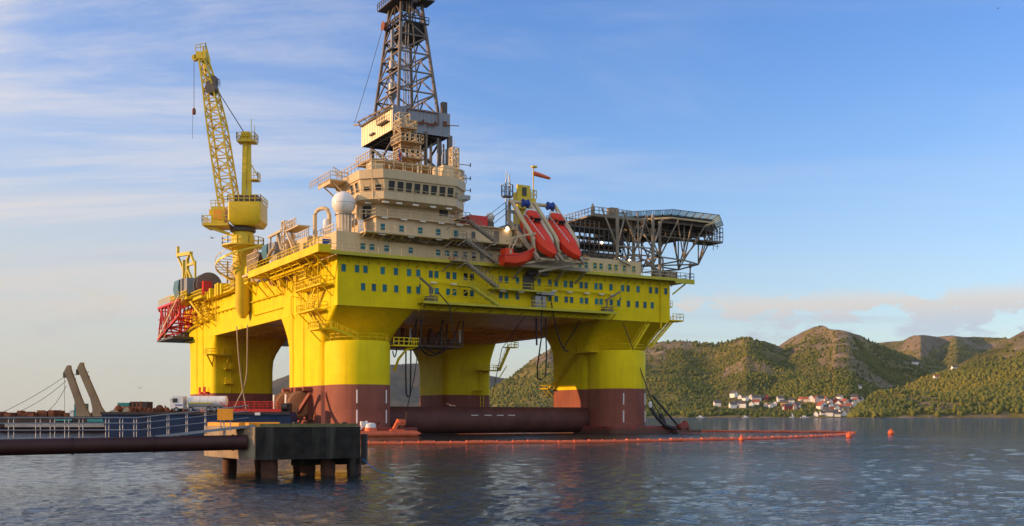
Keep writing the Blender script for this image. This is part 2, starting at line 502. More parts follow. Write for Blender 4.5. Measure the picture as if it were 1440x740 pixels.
mb.box(32.2, 36.0, -1.2, .1, 25.9, 26.6)
part('doorway', mb, 'dark_steel', deck_box, plat)
mb = MB(); mb.box(33.4, 35.4, -1.4, -.05, 20.6, 22.5); mb.box(34.2, 36.8, -1.9, -.3, 22.7, 23.2)
part('winch_locker', mb, 'grey_steel', deck_box, plat)
# vertical rib near the right corner
mb = MB(); mb.path([(59.9, -.15, 27), (59.9, -.15, 18.4)], .16, 8)
for z in (20, 22, 24, 26): mb.box(59.65, 60.15, -.32, 0, z, z + .2)
part('drain_pipe', mb, 'yellow_plain', deck_box, plat)
# long seam/fascia and pipe along the sunlit side
mb = MB()
mb.path([(-.25, 26, 23.6), (-.25, 70, 23.9)], .13, 6)
for v in range(27, 70, 3): mb.box(-.3, 0, v, v + .15, 23.4, 23.9)
mb.path([(-.2, 25, 21.2), (-.2, 42, 21.2), (-.2, 42.4, 22.9)], .08, 6)
for v in (14.8, 20.2): mb.path([(-.06, v, 26.8), (-.06, v, 7.7)], .05, 5)
for v in (84.5, 79.2): mb.path([(-.06, v, 24), (-.06, v, 7.7)], .06, 5)
part('side_pipe', mb, 'yellow_plain', deck_box, plat)

# ---------------------------------------------------------------- front walkways with brackets, rails and floodlights
def walkway(u0, u1, v0, v1, z, mat, th=0.22, rail=True, rmat=None, step=2.2, brack=1.1, fascia=0.0, lights=0, ends=True, name='walkway'):
    mb = MB()
    mb.box(u0, u1, v0, v1, z - th, z)
    if fascia: mb.box(u0, u1, v0 - .06, v0, z - fascia, z + .08)
    w = part(name, mb, mat, plat)
    n = int((u1 - u0) / step); me = None
    for i in range(n + 1):
        u = u0 + .15 + (u1 - u0 - .3) * i / max(1, n)
        if me is None:
            mb = MB(); mb.bar((0, v0 + .1, z - th), (0, v1, z - th - brack), .1); o = part('bracket', mb, mat, w, plat); me = o.data
        else:
            o = bpy.data.objects.new('bracket', me); COL.objects.link(o); o.parent = w
        o.location.x = u
    if rail:
        mb = MB(); pts = [(u0, v0, z), (u1, v0, z)]
        if ends: pts = [(u0, v1, z)] + pts + [(u1, v1, z)]
        mb.rail(pts, 1.1, 1.9, .035); part('railing', mb, rmat or mat, w, plat)
    for i in range(lights):
        u = u0 + (i + .6) * (u1 - u0) / (lights + .2)
        mb = MB(); mb.box(u - .5, u + .5, v0 + .25, v0 + .5, z - th - .22, z - th - .04)
        part('floodlight', mb, 'lens', w, plat)
    return w


walkway(-1.6, 62.4, -1.5, 0, 27.1, 'deck_green', 0.2, fascia=0.42, step=1.6, rmat='cream_plain')
walkway(13, 49, -2.2, 0, 20.45, 'deck_green', 0.2, fascia=0.3, step=2.9, brack=1.2, rmat='yellow_plain', lights=0)
walkway(25.2, 36, -1.9, 0, 23.25, 'deck_green', 0.2, fascia=0.2, step=2.6, brack=.8, rmat='yellow_plain', lights=3)
# the lamps over the lower walkway hang on a cable tray
mb = MB(); mb.bar((15.0, -.4, 23.72), (20.5, -.4, 23.72), .09); part('cable_tray', mb, 'yellow_plain', plat)
mb = MB(); mb.box(36, 50, -.5, -.3, 23.75, 23.85)
tray = part('cable_tray', mb, 'yellow_plain', plat)
for u in (15.5, 19, 37.5, 40.6, 44, 47, 49.5):
    mb = MB(); mb.box(u - .5, u + .5, -.62, -.25, 23.5, 23.68); part('floodlight', mb, 'lens', tray, plat)
# little jib with a hook at the right end of the lower walkway, and one at the left end
for u, s in ((47.5, 1), (14.6, -1)):
    mb = MB(); mb.box(u - .9, u + .9, -2.0, -.9, 20.5, 21.3); mb.tube((u, -1.4, 21.3), (u, -1.4, 22.6), .16)
    mb.bar((u - 0.4 * s, -1.4, 22.4), (u + 2.2 * s, -2.2, 24.0), .2, .3); mb.bar((u + 2.2 * s, -2.2, 24), (u + 2.2 * s, -2.2, 22.9), .05)
    mb.box(u + 2.2 * s - .12, u + 2.2 * s + .12, -2.32, -2.08, 22.6, 22.95)
    part('davit_crane', mb, 'brown_steel', plat)

# right corner platform
mb = MB(); mb.box(62, 66.2, -1.5, 5, 26.75, 27.1); mb.bar((62, -.8, 24.4), (65.4, -.8, 26.8), .22); mb.bar((62, 4.4, 24.4), (65.4, 4.4, 26.8), .22)
mb.box(62, 66.3, -1.56, -1.5, 26.3, 27.15)
cp = part('corner_platform', mb, 'deck_green', plat)
mb = MB(); mb.rail([(62.2, -1.5, 27.1), (66.2, -1.5, 27.1), (66.2, 5, 27.1)], 1.1, 1.0, .035); part('railing', mb, 'dark_steel', cp, plat)
mb = MB(); mb.tube((65.6, -1.2, 27.1), (65.6, -1.2, 29.3), .12); mb.lathe((65.6, -1.2, 29.2), [(0, .18), (.25, .3), (.7, .3), (.9, .12)], 12)
part('beacon', mb, 'dark_steel', cp, plat)
# small platforms low on the right wall, stair down to the sponson roof
mb = MB(); mb.box(62, 64.6, -.6, 1.4, 19.7, 19.95); mb.rail([(62.2, -.6, 19.95), (64.6, -.6, 19.95), (64.6, 1.4, 19.95)], 1.1, .9, .035)
mb.box(62, 62.9, .4, 1.4, 22.2, 22.4); mb.rail([(62.1, .4, 22.4), (62.9, .4, 22.4)], 1, .5, .03)
mb.stairs((62.8, .4, 19.8), (57.4, -.1, 14.9), (0, .45, 0), 14)
mb.stairs((57.2, .2, 19.0), (54.6, 1.2, 14.5), (0, .4, 0), 12)
part('corner_stair', mb, 'yellow_plain', plat)
# stair climbing along the inner face of the right column
mb = MB(); mb.stairs((48.2, 9.2, 14.1), (48.2, 17.4, 8.2), (.45, 0, 0), 22)
mb.box(47.2, 49.2, 17.0, 19.8, 7.9, 8.05); mb.rail([(47.2, 17, 8.05), (47.2, 19.8, 8.05), (49, 19.8, 8.05)], 1.1, .9, .04)
mb.bar((47.6, 18, 7.9), (48.9, 18, 6.6), .14); mb.bar((47.6, 19.4, 7.9), (48.9, 19.4, 6.6), .14)
mb.box(47.4, 49.4, 3.2, 9.4, 14.0, 14.15); mb.rail([(49.0, 3.3, 14.15), (47.4, 4.8, 14.15), (47.4, 9.4, 14.15)], 1.05, 1.2, .04)
for i in range(5): mb.bar((48.7, 9.8 + i * 1.6, 13.0 - i * 1.15), (48.1, 9.8 + i * 1.6, 13.4 - i * 1.15), .1)
part('column_stair', mb, 'yellow_plain', plat)

# ---------------------------------------------------------------- zig-zag stairs on the front
for a, b, zt, mt in (((20.8, 33.45), (25.6, 30.65), 1, 'truss_steel'), ((20.2, 30.5), (25.9, 27.15), 1, 'truss_steel'), ((20.2, 27.0), (26.0, 23.3), 1, 'truss_steel'), ((21.3, 23.2), (26.1, 20.5), 1, 'deck_green')):
    mb = MB(); mb.stairs((a[0], -1.9, a[1]), (b[0], -1.9, b[1]), (0, .5, 0), 13)
    mb.box(a[0] - 2.4, a[0] + .1, -2.5, -1.2, a[1] - .12, a[1]); mb.bar((a[0] - 1.6, -1.9, a[1] - .1), (a[0] - 3.1, -.1, a[1] - 1.5), .13)
    mb.bar((b[0] + .1, -1.9, b[1] - .1), (b[0] - 1.2, -.1, b[1] - 1.3), .13)
    mb.bar((a[0] - .05, -2.45, a[1] - .1), (a[0] - 1.5, -2.45, a[1] - 1.2), .1)
    mb.rail([(a[0] - 2.4, -2.5, a[1]), (a[0], -2.5, a[1])], 1.1, .8, .035)
    part('staircase', mb, mt, plat)

# ---------------------------------------------------------------- accommodation: three tiers and the bridge
mb = MB(); mb.box(0.6, 33.5, 2, 15, ZD, 30.75); mb.box(4.5, 34, 1.2, 15.2, 30.75, 30.9)
tA = part('accommodation_tier', mb, 'cream', plat)
for u in (4.81, 6.3, 8.72, 12.78, 17.49, 19.08, 20.59): window(W_A, (u, 2, 28.68), tA)
for u in (22.29, 23.83, 25.39, 26.96, 28.67): window(W_D, (u, 2, 28.65), tA)
walkway(4.3, 34, -0.3, 2, 30.75, 'cream_plain', .18, step=1.55, brack=.8, lights=6, rail=False)
mb = MB(); mb.rail([(4.3, 4.0, 30.9), (4.3, -.3, 30.9), (19.0, -.3, 30.9)], 1.1, 1.6, .03); mb.rail([(0.7, 2.1, 30.8), (0.7, 12, 30.8)], 1.1, 1.5, .03)
part('railing', mb, 'cream_plain', tA, plat)
mb = MB(); mb.path([(4.5, .9, 30.2), (20, .9, 30.2)], .09, 5); mb.path([(20, 1, 30.0), (32, 1, 30.0)], .16, 6)
mb.path([(5, 1.2, 30.35), (33, 1.2, 30.35)], .13, 5); mb.path([(9, 1.5, 29.9), (30, 1.5, 29.9)], .1, 5)
for i in range(26):
    u = 6 + random.random() * 25; mb.bar((u, .8 + random.random(), 30.4), (u + random.random() * 3, .8 + random.random(), 29.5 + random.random() * .8), .1)
part('pipework', mb, 'brown_steel', tA, plat)
# life ring on the wall
mb = MB()
for i in range(12):
    a, b = R(i * 30), R(i * 30 + 30); mb.cur = i % 2 if i % 3 == 0 else 0
    mb.tube((19.9 + .42 * math.cos(a), 1.9, 28.0 + .42 * math.sin(a)), (19.9 + .42 * math.cos(b), 1.9, 28.0 + .42 * math.sin(b)), .1, n=6)
single('life_ring', mb, ['orange', 'white'], 'orange life ring hung on the cream wall below the windows', 'life ring', (19.9, 1.9, 28))

mb = MB(); mb.box(7.0, 31.0, 2, 14, 30.9, 33.4); mb.box(6.6, 31.6, 1.3, 14.2, 33.4, 33.52)
tB = part('accommodation_tier', mb, 'cream', plat)
for u in (8.11, 11.21, 14.39, 17.52, 20.66): window(W_A, (u, 2, 31.95), tB)
window(W_D, (23.75, 2, 31.95), tB)
mb = MB(); mb.box(27.6, 28.5, 1.95, 2.1, 31, 33); part('door', mb, 'brown_steel', tB, plat)
for i in range(6):
    u = 8.2 + i * 3.2; mb = MB(); mb.box(u - .5, u + .5, 1.35, 1.7, 33.2, 33.38); part('floodlight', mb, 'lens', tB, plat)
mb = MB(); mb.rail([(6.7, 8, 33.52), (6.7, 1.35, 33.52), (20.0, 1.35, 33.52)], 1.1, 2.0, .03); part('railing', mb, 'cream_plain', tB, plat)

mb = MB()
polyC = [(8.4, 4.0), (20.3, 4.0), (22.6, 6.3), (22.6, 14), (5.8, 14), (5.8, 6.6)]
mb.prism(polyC, 33.52, 36.0)
tC = part('accommodation_tier', mb, 'cream', plat)
mb = MB(); mb.bar((6.3, 5.95, 33.6), (6.3, 5.95, 33.6), .1)
mb.add([(6.4, 5.94, 33.6), (7.4, 4.94, 33.6), (7.4, 4.94, 35.6), (6.4, 5.94, 35.6), (6.36, 5.9, 33.6), (7.36, 4.9, 33.6), (7.36, 4.9, 35.6), (6.36, 5.9, 35.6)], [(0, 1, 2, 3), (7, 6, 5, 4), (0, 4, 5, 1), (2, 6, 7, 3), (1, 5, 6, 2), (3, 7, 4, 0)])
part('door', mb, 'black', tC, plat)
mb = MB(); mb.box(18.7, 20.2, 3.9, 4.02, 35.0, 35.9); part('locker', mb, 'black', tC, plat)
mb = MB(); mb.stairs((5.4, 6.4, 33.5), (2.6, 6.4, 30.9), (0, .45, 0), 9); mb.rail([(5.2, 4.2, 33.55), (7.6, 2.6, 33.55)], 1.1, .9, .04)
part('staircase', mb, 'cream_plain', tC, plat)

# bridge with raked window band
polyD = [(8.4, 1.9), (20.2, 1.9), (23.2, 4.9), (23.2, 14), (5.6, 14), (5.6, 4.7)]
def grow(poly, k):
    c = (14.4, 9)
    return [(x + (k if x > c[0] else -k), y + (k if y > c[1] else -k)) for x, y in poly]
mb = MB()
rg = [[(x, y, z) for x, y in grow(polyD, k)] for z, k in ((35.95, -.25), (36.25, .25), (37.4, .25), (37.45, -.1), (39.35, .25), (39.4, .45), (40.75, .5), (40.8, .3))]
mb.loft(rg)
bridge = part('bridge', mb, 'cream', plat)
for u in (9.48, 10.96, 12.35, 13.8, 15.23, 16.67, 18.15, 19.56): window(W_B, (u, 1.83, 38.4), bridge, 0, rx=R(10))
for t in (.27, .76): window(W_B, (8.35 + t * -2.75, 1.8 + t * 2.8, 38.4), bridge, R(-45), rx=R(10))
for t in (.25, .72): window(W_B, (20.25 + t * 3, 1.8 + t * 3.0, 38.4), bridge, R(45), rx=R(10))
for v in (6.0, 8.0): window(W_B, (5.5, v, 38.4), bridge, R(-90), rx=R(10))
mb = MB()
P = [(5.0, 13, 40.8), (5.0, 4.3, 40.8), (8.1, 1.3, 40.8), (20.5, 1.3, 40.8), (23.8, 4.5, 40.8), (23.8, 13, 40.8)]
mb.rail(P, 1.2, 1.5, .045)
part('railing', mb, 'cream_plain', bridge, plat)
mb = MB(); P2 = [(5.2, 10, 37.4), (5.2, 4.5, 37.4), (8.2, 1.5, 37.4), (20.4, 1.5, 37.4), (23.5, 4.6, 37.4)]
mb.rail(P2, .55, 1.7, .03, (1.0,)); part('railing', mb, 'cream_plain', bridge, plat)
for u, v in ((6.6, 4.1), (8.6, 2.0), (10.8, 1.95), (13.6, 1.95), (16.6, 1.95), (19.4, 1.95)):
    mb = MB(); mb.box(u - .5, u + .5, v - .1, v + .2, 35.72, 35.93); part('floodlight', mb, 'lens', bridge, plat)
# port wing
mb = MB(); mb.box(2.4, 5.6, 9.5, 15, 39.9, 40.15); mb.box(2.4, 2.5, 9.5, 15, 39.4, 40.2); mb.bar((5.6, 10, 37.6), (2.8, 10, 39.9), .18); mb.bar((5.6, 14, 37.6), (2.8, 14, 39.9), .18)
mb.rail([(5.4, 9.5, 40.15), (2.4, 9.5, 40.15), (2.4, 15, 40.15), (2.4, 19, 40.15)], 1.2, 1.0, .04)
mb.rail([(3.4, 11, 41.2), (6.4, 15, 41.5), (12, 17, 41.5)], 1.2, 1.3, .04)
part('bridge_wing', mb, 'cream_plain', bridge, plat)
# roof clutter: lockers, a searchlight, the slanted light pole on the corner
for q in ((7, 9, 4, 6, 40.8, 42.2), (12, 15, 6, 8, 40.8, 42.0), (19.4, 21.4, 4, 6, 40.8, 43.2)):
    mb = MB(); mb.box(*q); part('roof_locker', mb, 'cream_plain', bridge, plat)
mb = MB(); mb.box(9, 19, 3.8, 6.6, 40.8, 40.95); mb.lathe((18.2, 4.4, 40.8), [(0, .5), (1.6, .5), (1.9, .2)], 12)
for i in range(9): mb.tube((9.5 + i * 1.1, 4 + (i * 7 % 5) * .6, 40.8), (9.5 + i * 1.1, 4 + (i * 7 % 5) * .6, 41.4 + (i * 3 % 4) * .35), .12)
part('roof_vents', mb, 'cream_plain', bridge, plat)
mb = MB(); mb.bar((6.9, 2.9, 36.4), (6.5, 2.7, 42.9), .16); mb.bar((6.9, 2.9, 37.4), (7.6, 2.2, 36.0), .1)
part('light_pole', mb, 'cream_plain', bridge, plat)

# right-hand cream tier
mb = MB(); mb.box(33.5, 57.2, 2, 12, ZD, 30.1)
tR = part('accommodation_tier', mb, 'cream', plat)
for u in (42.45, 44.21, 45.52, 47.35, 48.61, 50.47, 51.75, 53.53, 55.56): window(W_Y, (u, 2, 28.68), tR)
mb = MB(); mb.rail([(41.5, 2.1, 30.1), (57.1, 2.1, 30.1), (57.1, 11, 30.1)], 1.1, 1.5, .035); part('railing', mb, 'brown_steel', tR, plat)
mb = MB(); mb.path([(42.6, 1.6, 30.0), (45.8, 1.6, 29.6)], .1, 6); mb.path([(52.5, 2, 30.4), (52.6, 1.6, 29.8), (54.6, 1.6, 29.2)], .12, 6); part('drain_pipe', mb, 'brown_steel', tR, plat)
# teal screen at the left corner
mb = MB(); mb.box(-1.5, -.1, 2.2, 2.3, 28.1, 29.4)
part('screen', mb, 'blue', plat)

# ---------------------------------------------------------------- the cantilevered deck strip on the sunlit side
mb = MB(); mb.box(-3.4, 0, -1.5, 34, 27.0, 27.3); mb.box(-3.5, -3.38, -1.5, 34, 26.85, 28.0); mb.box(-3.4, -1.6, -1.6, -1.5, 26.85, 28.0)
sd = part('side_deck', mb, 'yellow_plain', plat)
mb = MB(); mb.rail([(-3.4, 34, 28.0), (-3.4, -1.4, 28.0), (-1.6, -1.4, 28.0)], 1.0, 1.7, .035); part('railing', mb, 'yellow_plain', sd, plat)
for i in range(9):
    v = 1 + i * 4
    mb = MB(); mb.bar((-3.2, v, 26.9), (0, v, 23.3), .2); mb.bar((-3.2, v, 27.0), (-.1, v, 27.0), .2, .3); mb.bar((-1.8, v, 26.9), (-.05, v + 1.6, 25.4), .12)
    part('bracket', mb, 'yellow_plain', sd, plat)
mb = MB()
for k in range(7): mb.path([(-.6 - k * .35, 3 + k, 26.5 - (k % 3) * .3), (-.6 - k * .35, 30 - k, 26.5 - (k % 3) * .3)], .09 + .03 * (k % 2), 6)
for k in range(10): mb.path([(-.4, 6 + k * 2.3, 26.4), (-.4, 6 + k * 2.3, 24.6 - (k % 3) * .8)], .1 + .05 * (k % 2), 6)
part('pipework', mb, 'yellow_plain', sd, plat)
for k in range(6):
    mb = MB(); mb.box(-1.0, -.02, 8 + k * 4, 9.2 + k * 4, 24.6 + (k % 2), 26.2); mb.path([(-.5, 9 + k * 4, 25.4), (-.7, 10.4 + k * 4, 25.6), (-.7, 11.2 + k * 4, 26.6)], .16, 6); part('junction_box', mb, 'rust_tan' if k % 2 else 'yellow_plain', sd, plat)

# zig-zag stair tower on the sunlit side near the corner
mb = MB()
lv = [(26.9, 6.0), (24.4, 10.5), (22.7, 5.2), (19.2, 9.4), (16.2, 4.6)]
for (z0, v0), (z1, v1) in zip(lv, lv[1:]): mb.stairs((-1.1, v0, z0), (-1.1, v1, z1), (.42, 0, 0), 10)
for z, a, b, w in ((22.75, 1.6, 13.8, 2.0), (24.4, 8.5, 12.0, 1.9), (19.2, 4.4, 12.5, 2.0), (16.2, 2.6, 7.4, 1.9)):
    mb.box(-w, 0, a, b, z - .22, z); mb.rail([(0, a, z), (-w, a, z), (-w, b, z), (0, b, z)], 1.1, .9, .04)
    for v in (a + .4, b - .4): mb.bar((-w + .2, v, z - .2), (-.05, v, z - 1.8), .16)
for v in (3.6, 11.4): mb.bar((-1.7, v, 27), (-1.7, v, 19), .14)
for z in range(17, 27): mb.bar((-.5, 13.2, z), (-.5, 14.0, z), .05)
part('stair_tower', mb, 'yellow_plain', plat)
# hooped ladder
mb = MB()
for v in (15.8, 16.3): mb.bar((-.4, v, 27), (-.4, v, 21.5), .07)
for k in range(14): mb.bar((-.4, 15.8, 21.7 + k * .4), (-.4, 16.3, 21.7 + k * .4), .05)
for k in range(5): mb.path([(-.4, 15.6, 22 + k), (-1.0, 15.7, 22 + k), (-1.1, 16.05, 22 + k), (-1.0, 16.4, 22 + k), (-.4, 16.5, 22 + k)], .04, 5)
mb.path([(-.3, 18.5, 22.4), (-.9, 18.6, 22.4), (-.9, 18.6, 19.6), (-.3, 18.6, 18.8)], .09, 6)
part('ladder', mb, 'yellow_plain', plat)
# platforms, ladders and boxes on the far column's shaded face
mb = MB()
mb.box(-1.6, 3.6, 70.0, 72.2, 15.4, 15.65); mb.rail([(-1.6, 72.2, 15.65), (-1.6, 70, 15.65), (3.6, 70, 15.65)], 1.1, 1, .05)
mb.box(.9, 2.4, 70.4, 72.2, 19.0, 19.3); mb.bar((0, 70.3, 15.4), (0, 72, 13.4), .2); mb.bar((3, 70.3, 15.4), (3, 72, 13.4), .2); mb.bar((-1.4, 70.4, 15.4), (.2, 72.2, 13.2), .2)
for u in (1.0, 2.2): mb.bar((u, 71.2, 15.6), (u, 71.2, 19), .35)
part('column_platform', mb, 'yellow_plain', c_far, plat)
for z in (9.6, 12.6):
    mb = MB(); mb.box(2.4, 4.4, 70.6, 72.2, z, z + .15); mb.box(2.6, 4.2, 71.3, 72.2, z + .15, z + 1.3); mb.rail([(2.4, 70.65, z + .1), (4.4, 70.65, z + .1)], 1.0, .8, .05); part('valve_box', mb, 'yellow_plain', c_far, plat)
mb = MB(); mb.path([(3.8, 71.9, 16), (3.8, 71.9, 7.8)], .12, 6); part('riser_pipe', mb, 'yellow_plain', c_far, plat)
for v in (74, 78):
    mb = MB(); mb.box(-.9, 0, v, v + 1.6, 7.6, 8.0); mb.rail([(-.85, v, 8.0), (-.85, v + 1.6, 8.0)], 1, .6, .05); part('foot_step', mb, 'red', c_far, plat)
# same on the back column
mb = MB()
mb.box(58.2, 63.0, 62.6, 65, 13.2, 13.4); mb.rail([(58.2, 62.6, 13.4), (63, 62.6, 13.4), (63, 65, 13.4)], 1.1, 1, .05)
for u in (58.8, 59.6): mb.bar((u, 64.6, 13.2), (u, 64.6, 3.6), .12)
for z in range(4, 13): mb.bar((58.8, 64.6, z), (59.6, 64.6, z), .08)
mb.box(57.4, 59.4, 63.4, 65, 8.6, 8.75); mb.bar((57.4, 63.5, 8.7), (58.6, 65, 7.4), .14)
mb.stairs((63, 63.4, 13.3), (65.6, 63.4, 18.6), (0, .4, 0), 10); mb.box(64.8, 67.6, 62.6, 64.6, 18.6, 18.8); mb.rail([(64.8, 62.6, 18.8), (67.6, 62.6, 18.8), (67.6, 64.6, 18.8)], 1.1, 1, .05)
mb.bar((63, 63.4, 11.6), (65, 63.4, 14.4), .16)
part('column_platform', mb, 'yellow_plain', c_back, plat)

# white railed gallery hung below the deck, with hoses
mb = MB(); mb.box(15.8, 28, 14.2, 20.5, 14.7, 14.95)
gal = part('underdeck_gallery', mb, 'brown_steel', plat)
mb = MB(); mb.rail([(16, 20.5, 14.95), (16, 14.2, 14.95), (28, 14.2, 14.95), (28, 20.5, 14.95)], 1.2, 1.0, .05)
for u, v in ((16, 14.2), (20, 14.2), (24, 14.2), (28, 14.2), (16, 20.5), (28, 20.5), (22, 20.5)): mb.bar((u, v, 14.9), (u + .4, v + .2, 19.4), .22)
for u in (18, 23, 26): mb.bar((u, 14.3, 15), (u + 1.8, 14.6, 19.3), .16)
part('hanger', mb, 'brown_steel', gal, plat)
mb = MB()
for k in range(9): mb.tube((17 + k * 1.2, 15.2 + (k * 5 % 3), 14.95), (17 + k * 1.2, 15.2 + (k * 5 % 3), 16.2 + (k * 3 % 4) * .6), .22 + .1 * (k % 3), n=10)
mb.box(16.6, 27, 15.0, 17.6, 14.95, 15.3); mb.box(22.4, 25, 15, 16.4, 15, 17.2); mb.box(19, 20.5, 16, 18, 15, 16.6)
part('valve_manifold', mb, 'rust', gal, plat)
mb = MB()
for u, v in ((18.3, 14.3), (27.6, 14.2)): mb.lathe((u, v, 15.6), [(0, .12), (.1, .2), (2.1, .2), (2.2, .12)], 10)
part('gas_bottle', mb, 'white', gal, plat)
# bracket platform on the near column's right edge
mb = MB(); mb.box(9.4, 13.6, .8, 3.4, 13.7, 13.9); mb.rail([(9.4, .8, 13.9), (13.6, .8, 13.9), (13.6, 3.4, 13.9)], 1.1, .9, .05); mb.path([(13.4, 1.6, 13.7), (11.8, 1.6, 13.2), (10.9, 2.4, 11.8), (10.6, 3.4, 10)], .2, 6)
part('bracket_platform', mb, 'yellow_plain', plat)
mb = MB(); mb.stairs((-.6, 1.0, 16.1), (3.4, .4, 14.4), (0, .4, 0), 9); part('staircase', mb, 'yellow_plain', plat)
# ================================================================== derrick
D0 = V3((30.2, 42.5, 46.0))
der = thing('drilling_derrick', 'tall dark lattice drilling derrick with a boxed wind wall round its middle', 'derrick', D0)
def dq(z):
    t = (z - 61.0) / 21.0
    hu, hv = 4.25 - 2.0 * t, 6.0 - 3.0 * t
    return [(30.2 - hu, 42.5 - hv, z), (30.2 + hu, 42.5 - hv, z), (30.2 + hu, 42.5 + hv, z), (30.2 - hu, 42.5 + hv, z)]
def der_leg(i):
    mb = MB()
    a = dq(61); b = dq(89); lo = [(25.4, 36.0), (34.9, 36.0), (34.9, 49.0), (25.4, 49.0)]
    mb.bar(a[i], b[i], .5); mb.bar((*lo[i], 44), a[i], .62)
    return mb
for i in range(4): part('leg', der_leg(i), 'brown_steel', der)
mb = MB()
zs = [61, 65.2, 69.2, 73.0, 76.6, 80.2, 83.6, 87]
for z0, z1 in zip(zs, zs[1:]):
    a, b = dq(z0), dq(z1)
    for f in range(4):
        g = (f + 1) % 4
        mb.bar(b[f], b[g], .26)
        mA = V3(b[f]).lerp(V3(b[g]), .5)
        if f % 2: mb.bar(a[f], mA, .22); mb.bar(a[g], mA, .22)
        else: mb.bar(a[f], b[g], .26) if int(z0) % 2 else mb.bar(a[g], b[f], .26)
    m0, m1 = V3(a[0]).lerp(V3(a[1]), .5), V3(b[0]).lerp(V3(b[1]), .5)
    mb.bar(V3(a[0]).lerp(V3(a[3]), .5), V3(b[0]).lerp(V3(b[3]), .5), .16); mb.bar(m0, m1, .18)
part('bracing', mb, 'brown_steel', der)
# bracing below the wind wall
mb = MB()
lo = [(25.4, 36.0), (34.9, 36.0), (34.9, 49.0), (25.4, 49.0)]
for f in range(4):
    g = (f + 1) % 4
    for z0, z1 in ((44, 50), (50, 56.5)):
        mb.bar((*lo[f], z0), (*lo[g], z1), .34); mb.bar((*lo[g], z0), (*lo[f], z1), .3)
        mb.bar((*lo[f], z1), (*lo[g], z1), .34)
for k in range(12): mb.tube((27 + (k % 6) * 1.3, 38 + (k // 6) * 2.5, 44), (27 + (k % 6) * 1.3, 38 + (k // 6) * 2.5, 57), .16 + .05 * (k % 3), n=8)
part('bracing', mb, 'dark_steel', der)
# wind wall
mb = MB(); u0, u1, v0, v1 = 24.0, 36.0, 34.6, 50.0
mb.box(u0, u1, v0, v0 + .2, 56.6, 61.1); mb.box(u1 - .2, u1, v0 + .2, v1, 56.6, 61.1); mb.box(u0 + .2, u1 - .2, v1 - .2, v1, 56.6, 61.1)
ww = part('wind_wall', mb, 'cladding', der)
mb = MB(); mb.box(u0, u0 + .2, v0 + .2, v1, 56.6, 61.1); part('wind_wall', mb, 'cladding_sunlit', der, label='sunlit side of the wind wall')
mb = MB(); mb.box(u0 + .2, u1 - .2, v0 + .2, v1 - .2, 56.9, 57.2)
for k in range(7): mb.bar((u0 + .3, v0 + 1 + k * 2.2, 56.8), (u1 - .3, v0 + 1 + k * 2.2, 56.8), .25, .4)
part('wall_floor', mb, 'dark_steel', der)
mb = MB(); mb.bar((27, v0 - .15, 60.8), (33.4, v0 - .15, 60.8), .15); mb.bar((27, v0 - .15, 58.6), (33.4, v0 - .15, 58.6), .15); mb.bar((27, v0 - .15, 60.8), (27, v0 - .15, 58.6), .15); mb.bar((33.4, v0 - .15, 60.8), (33.4, v0 - .15, 58.6), .15)
for a in (29.2, 31.8):
    mb.path([(a - .9, v0 - .2, 58.8), (a - .7, v0 - .5, 58.2), (a + .7, v0 - .5, 58.2), (a + .9, v0 - .2, 58.9)], .13, 6); mb.sphere((a + .9, v0 - .4, 58.9), .26, 8, 6)
mb.bar((34.9, v0, 58.8), (37.6, v0 - .6, 58.9), .14); mb.box(34.6, 35.2, v0 - .3, v0, 58.6, 59.5)
part('loop_bracket', mb, 'rust', ww, der)
mb = MB(); mb.box(u0 - .9, u0, 36.2, 40.2, 58.4, 58.6); mb.rail([(u0 - .9, 36.2, 58.6), (u0 - .9, 40.2, 58.6)], 1.3, .8, .05); mb.box(u0 - .5, u0, 43, 45, 57.6, 57.9)
mb.path([(u0 - .3, v0, 60.6), (u0 - .3, 50, 60.6)], .14, 6)
for k in range(5): mb.bar((u0, 37 + k * 3, 60.4), (u0 - 1.1, 37.4 + k * 3, 61.3), .12)
mb.bar((u0 - .4, 50, 61), (u0 - 1.0, 51.6, 61.2), .3); mb.bar((u0 - .2, 35.5, 61.2), (u0 - .8, 50, 61.4), .2, .35)
part('wall_platform', mb, 'brown_steel', der)
# small structures on the wind-wall roof, racking board, top drive, crown
mb = MB(); mb.box(34.6, 35.6, 35, 36, 61.1, 63.4); mb.box(25, 25.6, 46, 49, 61.1, 62); mb.box(28, 33, 37, 38, 61.1, 61.9); part('roof_box', mb, 'dark_steel', der)
mb = MB()
for k in range(6): mb.path([(29.4 + (k % 3) * .6, 40.5 + (k // 3), 60), (29.6 + (k % 3) * .4, 41.5 + (k // 3) * .6, 80)], .055, 5)
part('drill_line', mb, 'galv', der)
mb = MB(); mb.lathe((27.2, 42.0, 64.5), [(0, .5), (.6, .8), (3, .85), (3.3, .4), (5, .35), (5.4, .7), (7.4, .7), (7.6, .3)], 12); mb.box(26.9, 27.5, 41.7, 42.3, 61, 78)
for z in (63, 66, 70, 74): mb.box(26.2, 28.2, 40.6, 43.4, z, z + .18)
part('top_drive', mb, 'grey_steel', der)
mb = MB()
for z in (66, 70, 74, 78): mb.box(25.9 + (z - 61) * .09, 28, 39, 41.5, z, z + .15); mb.rail([(25.9 + (z - 61) * .09, 39, z), (28, 39, z)], 1, .8, .05)
for z in np.arange(61.5, 84, .5): mb.bar((27.0 + (z - 61) * .095, 36.6 + (z - 61) * .14, z), (27.6 + (z - 61) * .095, 36.6 + (z - 61) * .14, z), .05)
mb.bar((27.0, 36.6, 61), (29.2, 39.7, 84), .1); mb.bar((27.6, 36.6, 61), (29.8, 39.7, 84), .1)
part('ladder', mb, 'beige_steel', der)
mb = MB(); q = dq(78.6)
mb.box(28.9, 32.9, 39.6, 40.6, 77.2, 79.3); mb.box(28.6, 29.3, 40.6, 45, 77.4, 78.6)
